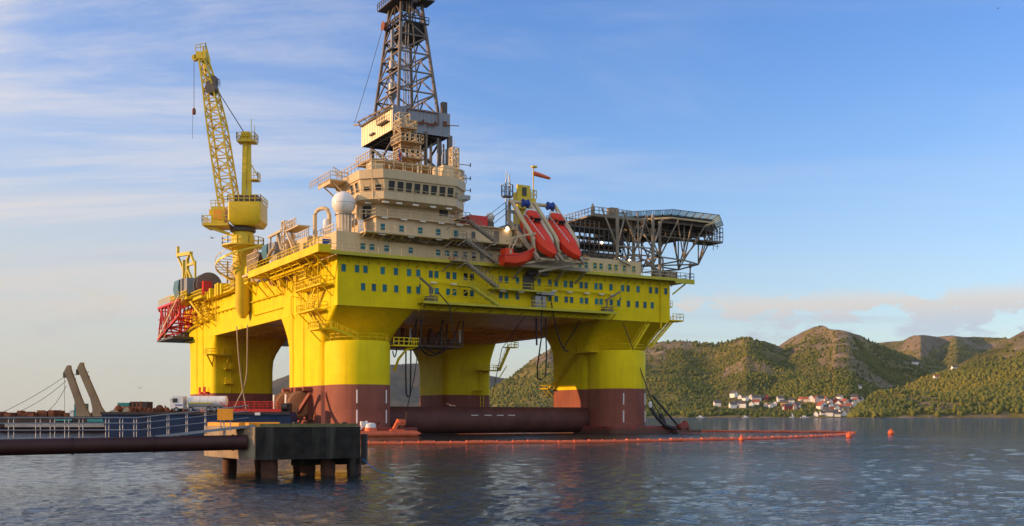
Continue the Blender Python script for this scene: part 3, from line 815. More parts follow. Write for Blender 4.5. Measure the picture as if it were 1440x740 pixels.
mb.rail([(27.6, 46, 79.2), (27.6, 38.6, 79.2), (33.4, 38.6, 79.2)], 1.2, 1, .06); mb.box(28.2, 33.2, 39.4, 45.6, 76.8, 77.0); mb.box(27.4, 28.2, 38.6, 46, 79.0, 79.2); mb.bar((28.2, 38.7, 79.1), (33.4, 38.7, 79.1), .2, .3)
part('racking_platform', mb, 'black', der)
mb = MB(); mb.box(26.4, 30.0, 37.2, 47.6, 83.2, 83.45); mb.box(31.2, 34.0, 37.2, 41, 83.2, 83.45); mb.rail([(26.4, 47.6, 83.5), (26.4, 37.2, 83.5), (34.0, 37.2, 83.5), (34, 47.6, 83.5)], 1.2, 1, .06)
mb.box(28.2, 32.4, 40.5, 44.6, 83.5, 86.5); mb.box(26.6, 28.6, 37.4, 38.4, 83.5, 84.6)
part('crown_block', mb, 'dark_steel', der)
mb = MB(); mb.lathe_axis((26.2, 44.5, 79.4), (26.9, 44.5, 79.4), [(0, .95), (.3, .7), (.7, .7), (1, .95)], 16); part('tugger_reel', mb, 'rust', der)
# drill floor, scaffold and clutter beneath
mb = MB(); mb.box(22, 38, 30, 54, 44, 44.8); mb.box(24, 30, 28, 34, 40.9, 44); mb.box(34, 37, 30.5, 33, 44.8, 49.5); mb.box(22.4, 25, 48, 52, 44.8, 47); mb.lathe((35.4, 32, 49.5), [(0, 1.1), (1.5, 1.0), (2.2, .4)], 14)
part('drill_floor', mb, 'grey_steel', der)
mb = MB()
for u, h in ((30.8, 57), (31.8, 54.6), (33.2, 56), (34.4, 55), (29.6, 55)):
    mb.tube((u, 34.2, 44.8), (u, 34.2, h), .2, n=8)
mb.tube((36.2, 35.2, 44.8), (36.2, 35.2, 57), .55, n=12)
mb.tube((34.9, 33.8, 50.5), (34.9, 33.8, 54), .3, n=10); mb.path([(33.8, 33.5, 46), (33.4, 33, 49), (34.2, 33, 51), (34.6, 33.5, 47)], .22, 8)
part('standpipe', mb, 'brown_steel', der)
# grey substructure carrying the derrick down to the deck
mb = MB(); mb.box(20, 40, 30, 58, ZD, 34); mb.box(24, 37, 31, 54, 34, 44); part('substructure', mb, 'cream_plain', der)

# cream scaffold tower in front of the derrick
sc = thing('scaffold_tower', 'cream scaffold tower with wooden platforms standing in front of the derrick', 'scaffold', (20.5, 23, 40.9))
mb = MB(); mb.lattice([(20, 22, 40.9), (23, 22, 40.9), (23, 25, 40.9), (20, 25, 40.9)], [(20, 22, 55), (23, 22, 55), (23, 25, 55), (20, 25, 55)], 9, .07, .05)
for k in range(5): mb.bar((18 + k * 1.2, 21.6, 43.2), (18 + k * 1.2, 21.6, 40.9), .1)
mb.lattice([(19.6, 21.6, 52.5), (21.6, 21.6, 52.5), (21.6, 23.6, 52.5), (19.6, 23.6, 52.5)], [(19.6, 21.6, 56), (21.6, 21.6, 56), (21.6, 23.6, 56), (19.6, 23.6, 56)], 3, .07, .05)
part('frame', mb, 'cream_plain', sc)
for z, a, b, c, d in ((48.0, 19.6, 23.9, 20.8, 25.2), (50.8, 19.6, 23.9, 20.8, 25.2), (53.2, 19.7, 22.8, 21, 24.6)):
    mb = MB(); mb.box(a, b, c, d, z, z + .2); pl = part('platform', mb, 'wood', sc)
    mb = MB(); mb.rail([(a, d, z + .2), (a, c, z + .2), (b, c, z + .2), (b, d, z + .2)], 1.3, .9, .05); part('railing', mb, 'cream_plain', pl, sc)
mb = MB(); mb.box(10.5, 27.5, 13, 19, 44.8, 45.1); mb.bar((10.5, 12.95, 44.9), (27.5, 12.95, 44.9), .12, .4); p1 = part('platform', mb, 'wood', sc)
for k in range(9):
    mb = MB(); mb.bar((10.6 + k * 2.1, 13.1, 40.8), (10.6 + k * 2.1, 13.1, 44.9), .12); part('post', mb, 'cream_plain', p1, sc)
mb = MB(); mb.rail([(10.5, 19, 45.1), (10.5, 13, 45.1), (15, 13, 45.1)], 1.2, 1, .05); part('railing', mb, 'cream_plain', p1, sc)
mb = MB(); mb.stairs((12.5, 20, 45.2), (19.0, 22, 47.6), (.0, .5, 0), 10); part('staircase', mb, 'cream_plain', sc)

# flag hanging from the scaffold (red with a white-edged blue cross)
mb = MB()
W, H, n = 2.0, 1.5, 16
def cell(x, y):
    if .30 < x < .42 or .42 < y < .58: return 2
    if .24 < x < .48 or .34 < y < .66: return 1
    return 0
xs = [0, .12, .24, .30, .36, .42, .48, .6, .72, .86, 1]; ys = [0, .17, .34, .42, .5, .58, .66, .83, 1]
def fp(x, y): return (18.9 + .55 * x - .12 * math.sin(x * 9), 20.4 - .22 * math.sin(x * 7 + y * 2), 49.6 - 2.6 * y * .9 - x * 1.7 * .6)
for i in range(len(xs) - 1):
    for j in range(len(ys) - 1):
        mb.cur = cell((xs[i] + xs[i + 1]) / 2, (ys[j] + ys[j + 1]) / 2)
        mb.add([fp(xs[i], ys[j]), fp(xs[i + 1], ys[j]), fp(xs[i + 1], ys[j + 1]), fp(xs[i], ys[j + 1])], [(0, 1, 2, 3)])
single('flag', mb, ['red', 'white', 'blue'], 'limp red flag with white and blue cross below the derrick', 'flag', (18.9, 20.4, 49.6), fix=False)

# guy wires left of the derrick and crane etc are separate
mb = MB(); mb.path(sag((26.3, 44.6, 79.3), (22.9, 51, 61.4), .3), .05, 5)
single('guy_wire', mb, 'cable_dark', 'thin dark wire running down the left side of the derrick', 'wire', (24, 47, 61))

# ================================================================== masts, radomes
am = thing('antenna_mast', 'slim cream lattice mast with three side arms beside the bridge roof', 'mast', (23.4, 8, 35))
mb = MB(); mb.lattice([(22.9, 7.6, 34), (24.0, 7.6, 34), (24.0, 8.7, 34), (22.9, 8.7, 34)], [(22.9, 7.6, 47.2), (24.0, 7.6, 47.2), (24.0, 8.7, 47.2), (22.9, 8.7, 47.2)], 14, .11, .07)
mb.tube((23.4, 8.1, 47), (23.4, 8.1, 48.6), .06)
part('lattice_frame', mb, 'cream_plain', am)
for z in (40.4, 42.4, 44.6):
    mb = MB(); mb.bar((24, 7.8, z), (26.2, 7.6, z), .1); mb.bar((26.2, 7.6, z - .25), (26.2, 7.6, z + .35), .14); part('side_arm', mb, 'dark_steel', am)
mb = MB(); mb.path([(21.6, 9, 40.9), (21.6, 9, 46)], .05, 5); single('whip_antenna', mb, 'white', 'thin white whip antenna on the bridge roof beside the lattice mast', 'antenna', (21.6, 9, 40.9))

def radome(c, r, zb, label, mat='radome'):
    t = thing('radome', label, 'radome', (c[0], c[1], zb))
    mb = MB(); mb.sphere(c, r, 32, 20); part('dome', mb, mat, t)
    mb = MB(); mb.lathe((c[0], c[1], 0), [(zb, r * .62), (c[2] - r * .95, r * .62), (c[2] - r * .8, r * .68)], 20); part('pedestal', mb, 'cream_plain', t)
    mb = MB(); mb.lathe((c[0], c[1], 0), [(c[2] - .06, r * 1.004), (c[2] + .0, r * 1.006)], 32); mb.lathe((c[0], c[1], 0), [(c[2] - r * .98, r * .75), (c[2] - r * .9, r * .75)], 20); part('seam', mb, 'grey_steel', t)
    return t
radome((3.3, 6, 35.75), 1.85, 30.8, 'large white radome ball at the left corner of the accommodation block')
radome((29.6, 7, 36.2), .75, 33.4, 'small white radome beside the red container on the roof')
# cluster under the big radome
mb = MB()
for k in range(6): mb.bar((2.0 + .5 * k, 4.6, 30.8), (2.0 + .5 * k, 4.6, 33.8), .09)
mb.rail([(.8, 4, 30.9), (.8, 9, 30.9)], 1.2, .7, .04); mb.box(4.8, 5.5, 3.4, 4.0, 30.8, 33)
mb.lathe((1.8, 9.5, 30.8), [(0, .55), (2.6, .55), (3.0, .3)], 14)
single('locker_cluster', mb, 'white', 'white lockers and posts crowded under the large radome', 'lockers', (2, 6, 30.8))
mb = MB(); mb.path([(.6, 11.4, 29), (.6, 11.4, 34.6), (.8, 11.2, 35.2), (1.2, 10.6, 35.5), (1.7, 9.9, 35.5), (2.0, 9.5, 35.2), (2.2, 9.3, 34.4), (2.2, 9.3, 30)], .32, 12)
single('vent_pipe', mb, 'cream_plain', 'cream goose-neck vent pipe left of the large radome', 'pipe', (.6, 11, 29))
mb = MB(); mb.box(24.4, 27.6, 4.2, 8, 33.52, 35.7); mb.cur = 1; mb.box(27.8, 28.9, 4.4, 7, 33.52, 34.9)
single('container', mb, ['red', 'dark_steel'], 'red container on the cream roof right of the bridge', 'container', (27.5, 5.5, 33.52))
mb = MB(); mb.box(31.7, 35, 4, 8, 33.0, 34.9); single('roof_unit', mb, 'grey_steel', 'grey roof unit right of the red container', 'roof unit', (33, 6, 33))
mb = MB(); mb.box(31.4, 41, 2.2, 14, 30.1, 33.2); single('deck_house', mb, 'cream', 'low cream deck house behind the lifeboat frames', 'deck house', (35, 8, 30.1))
mb = MB(); mb.sphere((29.9, 1.7, 33.5), .3, 12, 8); mb.bar((29.9, 1.8, 33.5), (29.9, 2.1, 33.2), .15)
single('deck_lamp', mb, 'lamp_on', 'lit warm deck lamp at the end of the cream tier', 'lamp', (29.9, 1.7, 33.5))

mm = thing('signal_mast', 'grey signal mast with a round platform left of the yellow tower', 'mast', (32.4, 6, 33.4))
mb = MB()
for du, dv in ((0, 0), (.7, 0), (.35, .6)): mb.tube((32.1 + du, 6 + dv, 33), (32.1 + du, 6 + dv, 42.6), .12, n=8)
for z in np.arange(34, 42, 1.0): mb.bar((32.1, 6, z), (32.8, 6, z + .5), .07); mb.bar((32.8, 6, z), (32.45, 6.6, z + .5), .07)
mb.tube((32.3, 6.2, 42.5), (32.3, 6.2, 44.0), .08); mb.tube((32.8, 6.2, 42.5), (32.8, 6.2, 43.6), .1)
part('pole', mb, 'galv', mm)
mb = MB(); mb.lathe((32.45, 6.2, 39.7), [(0, .9), (.15, 1.0)], 16); mb.rail([(32.45 + math.cos(R(a)), 6.2 + math.sin(R(a)), 39.85) for a in range(0, 361, 45)], 1.9, .7, .05)
part('platform', mb, 'galv', mm)
mb = MB(); mb.box(32.2, 33.6, 5.4, 6, 37, 37.5); part('radar_box', mb, 'galv', mm)
for k, (zz, e) in enumerate(((39.0, (25, 5, 33.6)), (38.0, (26, 5, 33.6)), (37.0, (27.6, 5, 33.6)))):
    mb = MB(); mb.path([(32.3, 6, zz), e], .05, 5); single('stay_wire', mb, 'cable_dark', ['upper', 'middle', 'lower'][k] + ' of three stay wires running left from the signal mast', 'wire', e)

yt = thing('winch_tower', 'small yellow tower topped by the wind sock pole above the lifeboats', 'tower', (36.2, 8, 33.2))
mb = MB(); mb.box(35.2, 37.0, 7, 9, 33.2, 41.2); mb.box(34.7, 37.2, 6.6, 7.0, 38.2, 42.2); mb.box(37.0, 38.6, 7, 8.4, 39.2, 40.2)
part('tower_body', mb, 'crane_yellow', yt)
mb = MB(); mb.box(35.6, 36.4, 6.45, 6.6, 40.4, 41.8); part('opening', mb, 'dark_steel', yt)
mb = MB(); mb.rail([(36.9, 6.9, 40.2), (38.6, 6.9, 40.2), (38.6, 8.4, 40.2)], 1.4, .6, .05); mb.bar((38.3, 7.4, 40.2), (38.3, 7.4, 45.6), .14); mb.box(38, 38.9, 7.1, 7.7, 45.6, 45.9)
part('pole', mb, 'crane_yellow', yt)
mb = MB(); mb.lathe_axis((38.4, 7.3, 44.6), (41.2, 6.6, 43.9), [(0, .42), (.4, .36), (.8, .28), (1, .2)], 12, False); mb.lathe_axis((38.4, 7.3, 44.6), (38.42, 7.29, 44.59), [(0, .44), (1, .44)], 12, False)
single('wind_sock', mb, 'orange', 'orange wind sock blowing to the right above the lifeboats', 'wind sock', (38.4, 7.3, 44.6))

# ================================================================== lifeboats and launching frames
def boat_loft(L, stations, parent_mb, frame):
    """stations: (t, half_width, keel_z, chine_z, gunwale_z, top_z, top_half)"""
    rings = []
    for t, hw, kz, cz, gz, tz, th in stations:
        x = (t - .5) * L
        prof = [(0, kz), (hw * .55, (kz + cz) / 2 - .05), (hw * .92, cz), (hw, gz), (hw * .97, gz + .12), (th, gz + (tz - gz) * .7), (th * .75, tz), (0, tz + .06)]
        ring = prof + [(-y, z) for y, z in prof[-2:0:-1]]
        rings.append([frame(x, y, z) for y, z in ring])
    parent_mb.loft(rings)
def lifeboat(c, label, labeld):
    a = R(38); c = V3(c)
    ax, az = V3((0, -math.cos(a), -math.sin(a))), V3((0, -math.sin(a), math.cos(a)))
    fr = lambda x, y, z: c + ax * x + V3((1, 0, 0)) * y + az * z
    t = thing('lifeboat', label, 'lifeboat', c, group='lifeboats in the launching frames')
    mb = MB()
    boat_loft(11.0, [(0, 1.15, -.9, -.55, .2, .9, .85), (.08, 1.45, -1.15, -.7, .2, 1.25, 1.1), (.3, 1.65, -1.3, -.8, .2, 1.3, 1.15), (.6, 1.6, -1.3, -.8, .2, 1.15, 1.05), (.8, 1.25, -1.2, -.7, .22, .95, .75), (.92, .75, -.9, -.5, .25, .7, .45), (.985, .28, -.4, -.15, .28, .5, .2), (1, .05, .1, .15, .3, .36, .04)], mb, fr)
    hull = part('hull', mb, 'boat_red', t)
    mb = MB()
    boat_loft(2.6, [(0, .8, 0, .3, .8, 1.2, .6), (.3, .95, 0, .3, .9, 1.5, .75), (.75, .9, 0, .3, .8, 1.35, .65), (1, .75, 0, .2, .4, .5, .5)], mb, lambda x, y, z: fr(x - 3.9, y, z + 1.1))
    cab = part('conning_tower', mb, 'boat_red', t)
    mb = MB()
    for s in (-1, 1): mb.add([fr(-3.6, s * .985 * .95, 1.75), fr(-2.9, s * .98 * .95, 1.7), fr(-2.9, s * .97 * .86, 2.1), fr(-3.6, s * .97 * .9, 2.2), fr(-3.6, s * .6, 1.75), fr(-2.9, s * .6, 1.7), fr(-2.9, s * .5, 2.1), fr(-3.6, s * .5, 2.2)], [(0, 1, 2, 3), (4, 5, 6, 7), (0, 1, 5, 4), (1, 2, 6, 5), (2, 3, 7, 6), (3, 0, 4, 7)])
    mb.add([fr(-2.62, -.55, 1.5), fr(-2.62, .55, 1.5), fr(-2.85, .5, 2.2), fr(-2.85, -.5, 2.2), fr(-2.56, -.55, 1.5), fr(-2.56, .55, 1.5), fr(-2.79, .5, 2.2), fr(-2.79, -.5, 2.2)], [(0, 1, 2, 3), (4, 5, 6, 7), (0, 1, 5, 4), (1, 2, 6, 5), (2, 3, 7, 6), (3, 0, 4, 7)])
    part('window', mb, 'pane_dark', cab, t)
    mb = MB(); mb.path([fr(-5.2 + i * .95, s * (1.0 - .02 * i), 1.35 - .05 * i + .3) for s in (1,) for i in range(9)], .05, 5); mb.path([fr(-5.2 + i * .95, -(1.0 - .02 * i), 1.35 - .05 * i + .3) for i in range(9)], .05, 5)
    for i in range(9):
        for s in (-1, 1): mb.bar(fr(-5.2 + i * .95, s * (1.0 - .02 * i), .9), fr(-5.2 + i * .95, s * (1.0 - .02 * i), 1.35 - .05 * i + .3), .05)
    part('grab_rail', mb, 'white', hull, t)
    mb = MB()
    boat_loft(11.06, [(.02, 1.31, .16, .18, .22, .3, 1.3), (.1, 1.5, .16, .18, .22, .3, 1.47), (.3, 1.7, .16, .18, .22, .3, 1.66), (.6, 1.65, .16, .18, .22, .3, 1.61), (.8, 1.3, .16, .18, .24, .31, 1.27), (.92, .8, .2, .22, .27, .34, .76), (.99, .25, .24, .26, .3, .36, .2)], mb, fr)
    part('fender_band', mb, 'red', hull, t)
    mb = MB(); mb.box(-.9, .9, -.1, .1, 0, .1); mb = MB()
    p = [fr(-5.4, -.9, .9), fr(-5.4, .9, .9), fr(-5.4, .9, 2.2), fr(-5.4, -.9, 2.2)]
    for i in range(4): mb.bar(p[i], p[(i + 1) % 4], .22)
    mb.bar(fr(-5.5, -.5, .9), fr(-5.5, -.5, 2.3), .5); mb.bar(fr(-5.5, .5, .9), fr(-5.5, .5, 2.3), .5)
    part('stern_frame', mb, 'white', t)
    return t
lifeboat((33.9, -2.0, 31.7), 'red enclosed lifeboat hanging bow-down in the left of two launching frames', '')
lifeboat((38.6, -2.0, 31.7), 'red enclosed lifeboat hanging bow-down in the right of two launching frames', '')

def davit(ua, ub, label):
    t = thing('lifeboat_davit', label, 'davit', ((ua + ub) / 2, 3, 27), group='lifeboat launching frames')
    for u in (ua, ub):
        mb = MB(); mb.path([(u, 4.6, 38.6), (u, 4.0, 38.7), (u, -2.5, 32.2), (u, -3.2, 31.2), (u, -3.6, 28.9)], .34, 10); part('arm', mb, 'cream_plain', t)
        mb = MB(); mb.bar((u - .25, 4.6, 35.6), (u - .25, -5.2, 27.7), .45, .55); part('slide_beam', mb, 'beige_steel', t)
        mb = MB()
        for k, (v, z) in enumerate(((2.6, 37.2), (0, 34.7), (-2.3, 32.3))): mb.bar((u, v, z), (u - .25, v - 1.2 + k * .1, 35.6 - (4.6 - v + 1.2) * .806), .22)
        mb.bar((u - .25, 4.6, 35.6), (u, 4.6, 38.6), .4); mb.bar((u, 4.6, 38.6), (u, 4.6, 27), .4); mb.bar((u, 2.6, 34), (u, 4.6, 30), .3); mb.bar((u, 0, 31.6), (u, 4.6, 28), .25); mb.bar((u, -3.5, 29), (u - .25, -5.0, 28), .5)
        part('strut', mb, 'beige_steel', t)
    mb = MB(); mb.tube((ua, 4.3, 38.6), (ub, 4.3, 38.6), .3, n=10); part('cross_beam', mb, 'cream_plain', t)
    mb = MB(); mb.bar((ua, -4.6, 28.0), (ub, -4.6, 28.0), .35); part('cross_beam', mb, 'cream_plain', t)
    mb = MB(); mb.bar((ua, 0, 31.7), (ub, 0, 31.7), .3); part('cross_beam', mb, 'cream_plain', t)
    mb = MB(); mb.lathe_axis((ub - 1.5, 3.9, 38.5), (ub - .3, 3.9, 38.5), [(0, .6), (.1, .75), (.2, .55), (.8, .55), (.9, .75), (1, .6)], 14); part('winch', mb, 'blue', t)
    return t
davit(31.95, 35.5, 'cream tubular launching frame with blue winch holding the left red lifeboat')
davit(36.5, 40.4, 'cream tubular launching frame with blue winch holding the right red lifeboat')
mb = MB(); mb.box(29.5, 42.6, -3.2, 2, 26.75, 27.05)
for u in (30, 34, 38, 42): mb.bar((u, -3.2, 26.8), (u, 0, 25.2), .3)
mb.bar((29.5, -3.2, 27), (42.6, -3.2, 27), .3, .5); mb.bar((27, -2.8, 26.6), (33, -4.6, 27.8), .3); mb.bar((33, -3, 26.2), (40.4, -4.4, 27.9), .35)
mb.box(30, 42, 2, 4.4, 27, 30)
part('boat_deck', mb, 'beige_steel', plat)
# open rescue boat
rb = thing('rescue_boat', 'small open red rescue boat slung below the left lifeboat', 'rescue boat', (29, -3.4, 27.6))
fr = lambda x, y, z: V3((29.0 + x, -3.4 + y, 27.95 + z * 1.45 + .10 * (x + 3) * (x + 3) * .45 * .6))
mb = MB(); boat_loft(6.0, [(0, 1.0, -.95, -.6, .1, .25, .85), (.3, 1.15, -1.05, -.7, .1, .25, 1.0), (.65, 1.1, -1.0, -.6, .25, .38, .95), (.85, .75, -.75, -.35, .42, .55, .6), (.96, .3, -.2, .0, .55, .66, .22), (1, .06, .3, .35, .6, .68, .04)], mb, fr)
h = part('hull', mb, 'boat_red', rb)
mb = MB(); boat_loft(6.06, [(0, 1.06, .02, .04, .1, .2, 1.0), (.3, 1.2, .02, .04, .1, .2, 1.15), (.65, 1.15, .16, .18, .25, .34, 1.1), (.85, .8, .34, .36, .42, .5, .72), (.97, .3, .48, .5, .56, .62, .25)], mb, fr); part('fender_band', mb, 'red', h, rb)
mb = MB(); mb.box(26.2, 27.6, -4.2, -2.6, 28.0, 29.3); mb.box(27.6, 28.6, -3.9, -2.9, 28.0, 28.7); part('console', mb, 'boat_red', rb)
mb = MB()
for s in (-4.0, -2.8): mb.bar((27.2, s, 28.8), (28.6, s, 31.4), .18)
mb.bar((28.6, -4, 31.4), (28.6, -2.8, 31.4), .18); mb.bar((28.6, -3.4, 31.4), (32.2, -3.4, 32.2), .28); mb.bar((26.9, -3.4, 30.6), (28.6, -3.4, 31.4), .25); mb.box(26.9, 27.3, -4.27, -4.2, 28.5, 29.1)
part('lifting_frame', mb, 'cream_plain', rb)

# ================================================================== helideck
HC = V3((72.9, 19.1, 40.4)); Rr = 13.2
hd = thing('helideck', 'eight-sided helicopter deck on a splayed steel truss beyond the right end', 'helideck', (62, 12, 27))
def octa(r, z): return [(HC.x + r / math.cos(R(22.5)) * math.cos(R(22.5 + 45 * k)), HC.y + r / math.cos(R(22.5)) * math.sin(R(22.5 + 45 * k)), z) for k in range(8)]
mb = MB(); mb.loft([octa(11.6, 39.75), octa(11.8, 40.4)]); part('deck_plate', mb, 'dark_steel', hd)
mb = MB()
for k in range(-5, 6):
    y = k * 2.1; w = 11.5 if abs(y) < 4.6 else 11.5 - (abs(y) - 4.6)
    mb.bar((HC.x - w, HC.y + y, 39.3), (HC.x + w, HC.y + y, 39.3), .3, .8)
for k in (-8, -3, 3, 8): mb.bar((HC.x + k, HC.y - 8.5, 38.9), (HC.x + k, HC.y + 8.5, 38.9), .35, .9)
part('deck_beam', mb, 'brown_steel', hd)
# perimeter net: frames tilted outwards with panels
a, b = octa(11.8, 40.2), octa(13.3, 40.95)
mb = MB(); mp = MB()
for k in range(8):
    g = (k + 1) % 8
    A0, A1, B0, B1 = V3(a[k]), V3(a[g]), V3(b[k]), V3(b[g])
    mb.bar(B0, B1, .1); n = 6
    for i in range(n):
        mb.bar(A0.lerp(A1, i / n), B0.lerp(B1, i / n), .14)
        t0, t1 = i / n + .02, (i + 1) / n - .02
        q = [A0.lerp(A1, t0), A0.lerp(A1, t1), B0.lerp(B1, t1), B0.lerp(B1, t0)]
        dz = V3((0, 0, -.03))
        mp.add([p for p in q] + [p + dz for p in q], [(0, 1, 2, 3), (7, 6, 5, 4), (0, 1, 5, 4), (1, 2, 6, 5), (2, 3, 7, 6), (3, 0, 4, 7)])
part('net_frame', mb, 'dark_steel', hd); part('safety_net', mp, 'net_teal', hd)
# gutter and edge pipes
mb = MB(); e = octa(12.2, 39.6)
mb.path([e[5], e[6]], .2, 6); mb.path([e[6], e[7]], .2, 6); mb.path([V3(e[5]), V3(e[4])], .2, 6); mb.path([V3(e[6]) + V3((0, 0, .4)), V3(e[6]) + V3((-.6, -.4, -.2)), V3(e[6]) + V3((-1.6, .4, -.6))], .22, 6)
part('gutter_pipe', mb, 'cream_plain', hd)
# truss below: deck nodes and lower nodes
mb = MB(); zt, zl = 38.9, 32.4
low = [(60, 8), (66, 8), (72.5, 9), (78.5, 12), (80, 20), (76, 27), (66, 28), (60, 22), (66, 18), (72, 18)]
L_ = [V3((u, v, zl)) for u, v in low]
for i, j in ((0, 1), (1, 2), (2, 3), (3, 4), (4, 5), (5, 6), (6, 7), (7, 0), (1, 8), (8, 9), (9, 3), (8, 7), (9, 2), (9, 4), (8, 6), (0, 8), (9, 6)): mb.bar(L_[i], L_[j], .24)
for p in L_:
    ang = math.atan2(p.y - HC.y, p.x - HC.x); out = V3((math.cos(ang), math.sin(ang), 0))
    side = V3((-out.y, out.x, 0))
    for s in (-3.2, 0, 3.2):
        q = p + out * (2.4 if p.length > 0 else 0) + side * s; q.z = zt
        mb.bar(p, q, .2)
    mb.bar(p, V3((p.x, p.y, zt)), .18)
part('truss', mb, 'truss_steel', hd)
for u, v, z in ((60, 8, 27), (52.5, 2.6, 30.1), (61, 3.6, 27), (66, 8, 27), (61.2, 22, 27)):
    mb = MB(); mb.tube((u, v, z), (u, v, 39), .3, n=12); part('leg', mb, 'truss_steel', hd)
mb = MB()
for p, q in (((52.5, 2.6, 32.5), (49.5, 3, 39)), ((52.5, 2.6, 32.5), (56, 5, 39)), ((57.5, 3.2, 33.0), (54, 3, 38.9)), ((57.5, 3.2, 33), (58, 8, 39)), ((57.5, 3.2, 33), (60.5, 5, 39)), ((57.5, 3.2, 33), (57.3, 3.2, 39)), ((52.5, 2.6, 32.6), (61, 3.6, 33)), ((61, 3.6, 33), (66, 8, 32.4)), ((57.5, 3.2, 33), (66, 8, 32.4)), ((61, 3.6, 33), (65, 6, 39)), ((61, 3.6, 33), (60, 8, 39)), ((60, 8, 32.4), (62, 4, 30))): mb.bar(p, q, .22)
part('strut', mb, 'truss_steel', hd)
# access ways: left landing and right-hand gallery with cage
mb = MB(); mb.box(50, 61, 6, 16, 38.3, 38.6); mb.bar((50, 5.95, 38.4), (61.5, 5.95, 38.4), .12, .5); mb.rail([(50, 16, 38.6), (50, 6, 38.6), (58, 6, 38.6)], 1.2, 1, .05)
mb.lathe((51, 8, 38.6), [(0, .35), (1.6, .3), (2.2, .1)], 8); mb.box(54, 55.6, 6.6, 8, 38.6, 40.2)
part('access_landing', mb, 'truss_steel', hd)
mb = MB(); mb.box(62, 82.4, 10.2, 12.2, 36.6, 36.85); mb.box(78.4, 82.6, 9.6, 13.6, 36.5, 36.85); mb.rail([(78.4, 9.6, 36.85), (82.6, 9.6, 36.85), (82.6, 13.6, 36.85)], 2.6, .8, .05, (.33, .66, 1)); mb.rail([(62, 10.2, 36.85), (78.4, 10.2, 36.85)], 1.1, 1.2, .05)
mb.bar((77, 10.4, 36.6), (74, 12, 32.4), .28); mb.bar((71, 10.4, 36.6), (73.5, 12, 32.4), .25); mb.bar((77, 10.6, 37), (75, 12, 39.4), .3); mb.bar((80, 10, 37), (78.4, 11, 39.6), .25)
mb.bar((80.2, 9.6, 36.5), (80.2, 9.6, 34.9), .08); mb.bar((81.2, 9.6, 36.5), (81.2, 9.6, 35.2), .08); mb.bar((80.0, 9.6, 35.8), (81.6, 9.6, 35.8), .1)
part('gallery', mb, 'brown_steel', hd)
# dim piping modules behind the right cream tier
mb = MB()
mb.box(42, 62, 16, 30, ZD, 33.5)
for k in range(5): mb.path([(41, 8 + k * .6, 31 + k * 1.0), (58, 8 + k * .6, 31 + k * 1.0)], .22 + .06 * (k % 3), 8)
for k in range(16):
    u = 41.5 + k * 1.05; mb.bar((u, 7.5, 30.1), (u, 7.5, 36.4), .16)
    if k % 3 == 0: mb.box(u, u + .9, 8.5, 11, 30.2 + (k % 4) * 1.1, 31.6 + (k % 4) * 1.1)
mb.box(41, 58, 7.4, 12, 36.2, 36.5); mb.box(41, 58, 7.4, 12, 33.4, 33.55); mb.rail([(41, 7.4, 36.5), (52, 7.4, 36.5)], 1.1, 1, .05)
single('pipe_rack', mb, 'dark_steel', 'dark pipe rack between the lifeboats and the helideck', 'pipe rack', (50, 9, 30.1))
for k, (u, z) in enumerate(((45.2, 34.4), (52.4, 33.9), (56, 31.4), (58.4, 31.2))):
    mb = MB(); mb.lathe_axis((u, 7.3, z), (u, 7.1, z - .1), [(0, .12), (1, .2)], 10); single('work_light', mb, 'lamp_on', ['lit work light high in the left half of the dark pipe rack', 'lit work light high in the right half of the dark pipe rack', 'lit work light low in the pipe rack under the helideck', 'lit work light low at the right end of the pipe rack'][k], 'lamp', (u, 7.3, z), group='work lights in the pipe rack')
# flare of a small deck crane below the helideck
mb = MB(); mb.bar((57.6, 1.0, 29.9), (62.2, 1.4, 27.9), .35, .4); mb.box(61.6, 64.2, .6, 2.6, 27.1, 28.7); mb.box(59.6, 61.2, 1, 2.2, 27.1, 28.5); mb.path([(61.4, 1.2, 28), (61.4, 1.2, 30.8), (60.8, 1.2, 31.2)], .16, 6)
single('deck_crane', mb, 'brown_steel', 'small folded brown crane on the deck under the helideck', 'crane', (61, 1.4, 27.1))
# ================================================================== pedestal crane on the sunlit side
KX, KY = -49.4, 196.4      # world position of the crane axis
cr = thing('pedestal_crane', 'tall yellow pedestal crane with a raised lattice boom on the sunlit side of the platform', 'crane', (KX, KY, 20), 'world')
mb = MB(); mb.lathe((KX, KY, 0), [(20.9, .5), (22.4, 1.35), (28.2, 1.35), (29.4, 1.85), (33.8, 1.85), (34.0, 2.1), (35.8, 2.1), (36.1, 1.9), (37.5, 1.9)], 32)
ped = part('pedestal', mb, 'crane_yellow', cr)
mb = MB(); mb.lathe((KX, KY, 0), [(36.6, 2.0), (36.8, 2.3), (37.4, 2.3), (37.6, 1.8)], 28); part('slew_ring', mb, 'dark_steel', cr)
mb = MB(); pts = [(KX + 3.8 * math.cos(R(a)), KY + 3.8 * math.sin(R(a)), 34.2) for a in range(0, 360, 30)]
mb.lathe((KX, KY, 0), [(33.2, 2.0), (34.0, 3.8), (34.2, 3.8)], 24)
mb.rail(pts, 1.4, 1.6, .06, closed=True); part('ring_platform', mb, 'crane_yellow', ped, cr)
